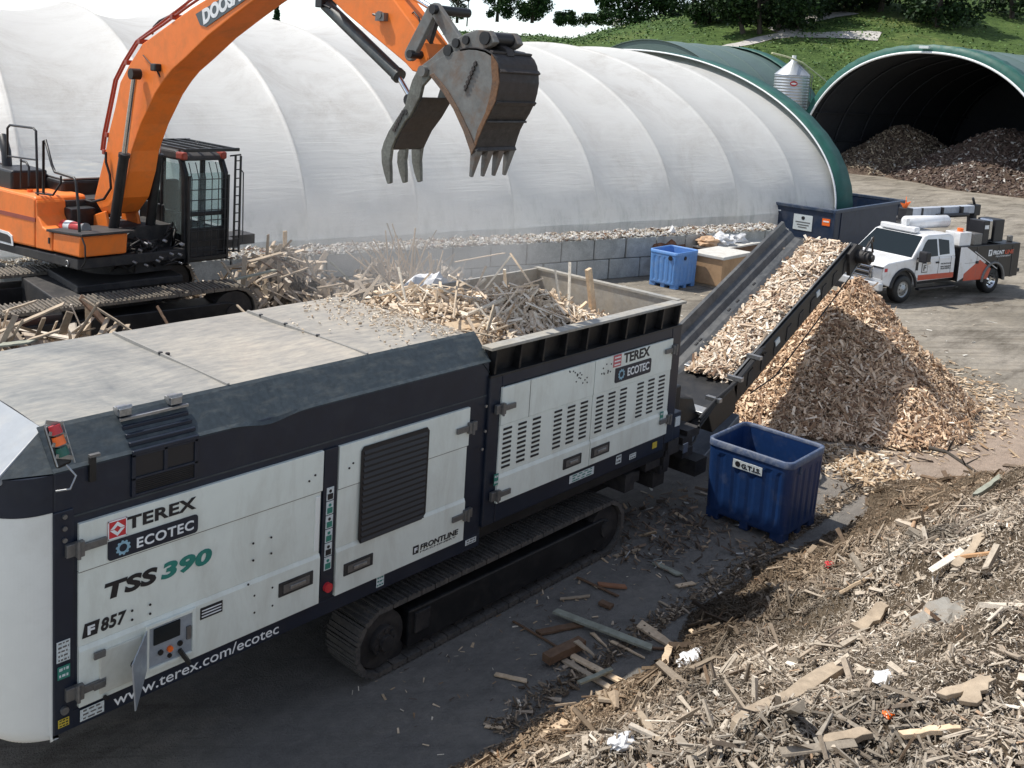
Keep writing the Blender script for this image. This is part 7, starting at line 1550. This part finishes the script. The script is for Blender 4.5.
# hopper: upright stake and sticks
board(sy(594,322,8.0),sy(588.5,269,8.0),.10,.055,Nn_,'upright sawn stake standing in the hopper of the shredder',name='wooden_stake',jag=False,up=(0,1,0))
board(sy(560,325,7.9),sy(587,302,7.8),.05,.025,Nn_,'slanting stick leaning towards the upright stake in the hopper',name='wooden_stick')
board(sy(548,325,7.8),sy(572,297,7.9),.04,.02,W_,'pale stick leaning left of the slanting stick in the hopper',name='wooden_stick')
board(sy(448,328,7.9),sy(484,322,7.9),.15,.03,Nn_,'long pinkish board lying along the near left edge of the hopper',up=(0,-.5,1))
board(sy(487,332,7.5),sy(494,307,7.7),.06,.02,W_,'pale narrow board standing on edge at the near left hopper corner',up=(0,1,0))
board(sy(462,330,7.4),sy(497,337,7.2),.03,.012,W_,'cream lath sticking over the near left hopper corner',up=(0,-.3,1))
crumple('sheet_scrap',M['bagw'],tuple(sy(428,292,10.4)),(.35,.2,.28),'crumpled pale board sheet between the roof end and the fan of laths','sheet',31)
# fan of thin laths
base=np.array([12.9,13.6,1.85]); rr=random.Random(77)
for k in range(46):
    a=rr.uniform(-1.0,.75); ln=rr.uniform(.5,1.3); L3=Vector((base[0]-.3+rr.uniform(-.5,.5),base[1]+rr.uniform(-.4,.4),base[2]+rr.uniform(-.1,.2)))
    d=Vector((.667*math.sin(a)+rr.uniform(-.1,.1),-.743*math.sin(a)+rr.uniform(-.2,.2),math.cos(a)*.95)); e=L3+d*ln
    board(L3,e,.045,.018,Nn_ if rr.random()<.7 else W_,'thin tan lath of the fan bristling up from the scrap pile behind the hopper',name='wooden_lath',cat='lath',group='fan of thin laths bristling behind the hopper',jag=False,taper=.6)
board(sy(455,262,13.6),sy(505,253,13.9),.05,.02,Nn_,'single long nearly level lath jutting right in front of the block wall',name='wooden_lath',cat='lath',jag=False)
# boards on the scrap pile in front of the near track
SB=[((0,332),(64,304),12.5,.12,'long pale board slanting up at the left end of the scrap pile'),((3,312),(36,301),12.9,.08,'short board above the long slanting board at the far left'),((0,345),(34,341),12.2,.16,'wide grey slab at the bottom of the scrap pile by the left edge'),
 ((75,340),(98,303),12.3,.06,'thin pale batten rising steeply, crossing the long pale batten'),((83,299),(132,331),12.3,.07,'long pale batten crossing the steep batten beside the track'),((80,297),(104,322),12.7,.14,'dark edged broken pallet side leaning against the track'),
 ((36,338),(44,318),12.4,.05,'small lath standing between the left boards of the scrap pile'),((157,306),(168,325),13.0,.035,'lone pale stick standing in front of the dark near track'),((237,305),(245,313),13.2,.03,'short pale stick in front of the right end of the near track'),
 ((62,333),(70,312),12.3,.10,'square pale offcut in the middle of the left boards'),((20,343),(60,330),12.1,.09,'tan board lying under the steep thin batten'),((108,318),(100,335),12.2,.06,'left slat of the small broken pallet beside the track'),((118,321),(110,336),12.2,.06,'middle slat of the small broken pallet beside the track'),((128,325),(121,337),12.2,.06,'right slat of the small broken pallet beside the track')]
for p0,p1,Y_,w_,lb in SB: board(sy(*p0,Y_),sy(*p1,Y_-.25),w_,.025,D_ if 'dark' in lb else (G_ if 'grey' in lb else W_),lb,name='scrap_board')
SB=[((226,268),(282,253),16.0,.14,'long whitish board high at the left end of the heap beside the cab'),((245,256),(243,285),15.6,.09,'upright pale board beside the cab in the right heap'),((228,281),(275,270),15.4,.10,'grey plank sloping under the long whitish board'),((262,262),(292,280),15.6,.10,'brownish plank fanned right of the upright pale board'),((272,256),(310,276),15.8,.10,'second fanned plank right of the brownish plank'),
 ((303,254),(316,279),15.0,.07,'pale board leaning steeply in front of the block wall'),((280,278),(308,268),14.6,.06,'thin curved pale strip left of the leaning board'),((318,288),(374,279),13.5,.07,'long level pale batten below the fan of laths'),((330,262),(352,282),14.6,.12,'grey sheet board near the middle of the right heap'),((222,262),(236,282),15.3,.07,'short tan batten right under the cab corner')]
for p0,p1,Y_,w_,lb in SB: board(sy(*p0,Y_),sy(*p1,Y_-.2),w_,.03,D_ if 'brown' in lb else (G_ if 'grey' in lb else W_),lb,name='scrap_board')
board(gz(283,252,1.3)*0+sy(285,248,17.9),sy(285,231,17.9),.09,.04,Nn_,'short brown stake standing on the block wall left of the fan of laths',name='wooden_stake',jag=False,up=(0,1,0))
mp=sy(240,241,17.2); tag(MB().box(mp[0]-.35,mp[0]+.35,17.2,17.7,mp[2]-.08,mp[2]+.12).build('steel_beam',M['blackdust'],bev=.01),'short dark steel beam end beside the cab in front of the white dome','beam')
# --- heaps in the barn ---
def heapat(x,y,L,rad,name,label,seed,cols,wts):
    P0=un(x,y,DA,L); h=P0[2]; cx,cy=P0[0],P0[1]
    def f(X,Y):
        r=np.sqrt((X-cx)**2+(Y-cy)**2); th=np.arctan2(Y-cy,X-cx); R0=rad*(1+.08*np.sin(th*3+seed)+.05*np.sin(th*7)); z=h*(1-(r/R0)); z=smin(z,np.full_like(z,h*.93),.7); return z+np.clip(z,0,.6)*(.35*vnoise(X,Y,.5,seed)+.15*vnoise(X,Y,1.6,seed+1))
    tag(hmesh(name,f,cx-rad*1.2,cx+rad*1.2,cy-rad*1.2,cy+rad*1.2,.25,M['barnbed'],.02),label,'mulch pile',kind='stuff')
    n=9000; r=rad*1.02*np.sqrt(RNG.uniform(0,1,n)); th=RNG.uniform(0,2*PI,n); X=cx+r*np.cos(th); Y=cy+r*np.sin(th); Z=f(X,Y); k=Z>.03; X,Y,Z=X[k],Y[k],Z[k]; n=len(X); L_=RNG.uniform(.12,.42,n); Nn=normals(f,X,Y)
    V,F,TT=chips(np.stack([X,Y,Z+.03],1),Nn,L_,L_*RNG.uniform(.2,.5,n),L_*.15,RNG.uniform(.2,.8,n),palette(n,cols,wts,.25),.2); tag(mesh_np(name+'_chunks',V,F,M['chip'],tint=TT),'chunks covering the '+label[0].lower()+label[1:],'wood chunks',kind='stuff')
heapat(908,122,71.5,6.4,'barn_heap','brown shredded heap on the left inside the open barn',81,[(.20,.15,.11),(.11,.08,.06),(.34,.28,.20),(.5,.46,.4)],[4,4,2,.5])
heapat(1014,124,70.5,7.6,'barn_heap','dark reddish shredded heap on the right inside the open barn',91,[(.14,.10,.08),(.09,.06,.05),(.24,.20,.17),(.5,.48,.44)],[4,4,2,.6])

# ================= DUST hanging over the hopper =================
dz=MB().box(7.8,14.5,8.2,16.8,2.3,4.6).build('dust_cloud',None); tag(dz,'thin pale dust hanging in the air over the hopper and scrap pile','dust',kind='stuff')
m=bpy.data.materials.new('airborne_dust'); m.use_nodes=True; nt=m.node_tree; nt.nodes.remove(nt.nodes['Principled BSDF']); out=[n for n in nt.nodes if n.type=='OUTPUT_MATERIAL'][0]
v=nt.nodes.new('ShaderNodeVolumePrincipled'); v.inputs['Color'].default_value=(.85,.82,.78,1); v.inputs['Anisotropy'].default_value=.2
tc=nt.nodes.new('ShaderNodeTexCoord'); mp=nt.nodes.new('ShaderNodeMapping'); mp.inputs['Location'].default_value=(-11.4,-12.3,-2.9); gr=nt.nodes.new('ShaderNodeVectorMath'); gr.operation='MULTIPLY'; gr.inputs[1].default_value=(.33,.26,.68)
nt.links.new(tc.outputs['Object'],mp.inputs[0]); nt.links.new(mp.outputs[0],gr.inputs[0]); ln=nt.nodes.new('ShaderNodeVectorMath'); ln.operation='LENGTH'; nt.links.new(gr.outputs[0],ln.inputs[0])
mr=nt.nodes.new('ShaderNodeMapRange'); mr.interpolation_type='SMOOTHSTEP'; mr.inputs[1].default_value=1.0; mr.inputs[2].default_value=.15; mr.inputs[3].default_value=0; mr.inputs[4].default_value=.5; nt.links.new(ln.outputs[1],mr.inputs[0])
nz=nt.nodes.new('ShaderNodeTexNoise'); nz.inputs['Scale'].default_value=.8; nz.inputs['Detail'].default_value=3; nt.links.new(tc.outputs['Object'],nz.inputs[0]); r2=nt.nodes.new('ShaderNodeMapRange'); r2.inputs[1].default_value=.35; r2.inputs[2].default_value=.65; nt.links.new(nz.outputs[0],r2.inputs[0])
mu=nt.nodes.new('ShaderNodeMath'); mu.operation='MULTIPLY'; nt.links.new(mr.outputs[0],mu.inputs[0]); nt.links.new(r2.outputs[0],mu.inputs[1]); nt.links.new(mu.outputs[0],v.inputs['Density']); nt.links.new(v.outputs[0],out.inputs['Volume'])
dz.data.materials.append(m); SC.cycles.volume_step_rate=4; SC.cycles.volume_max_steps=64
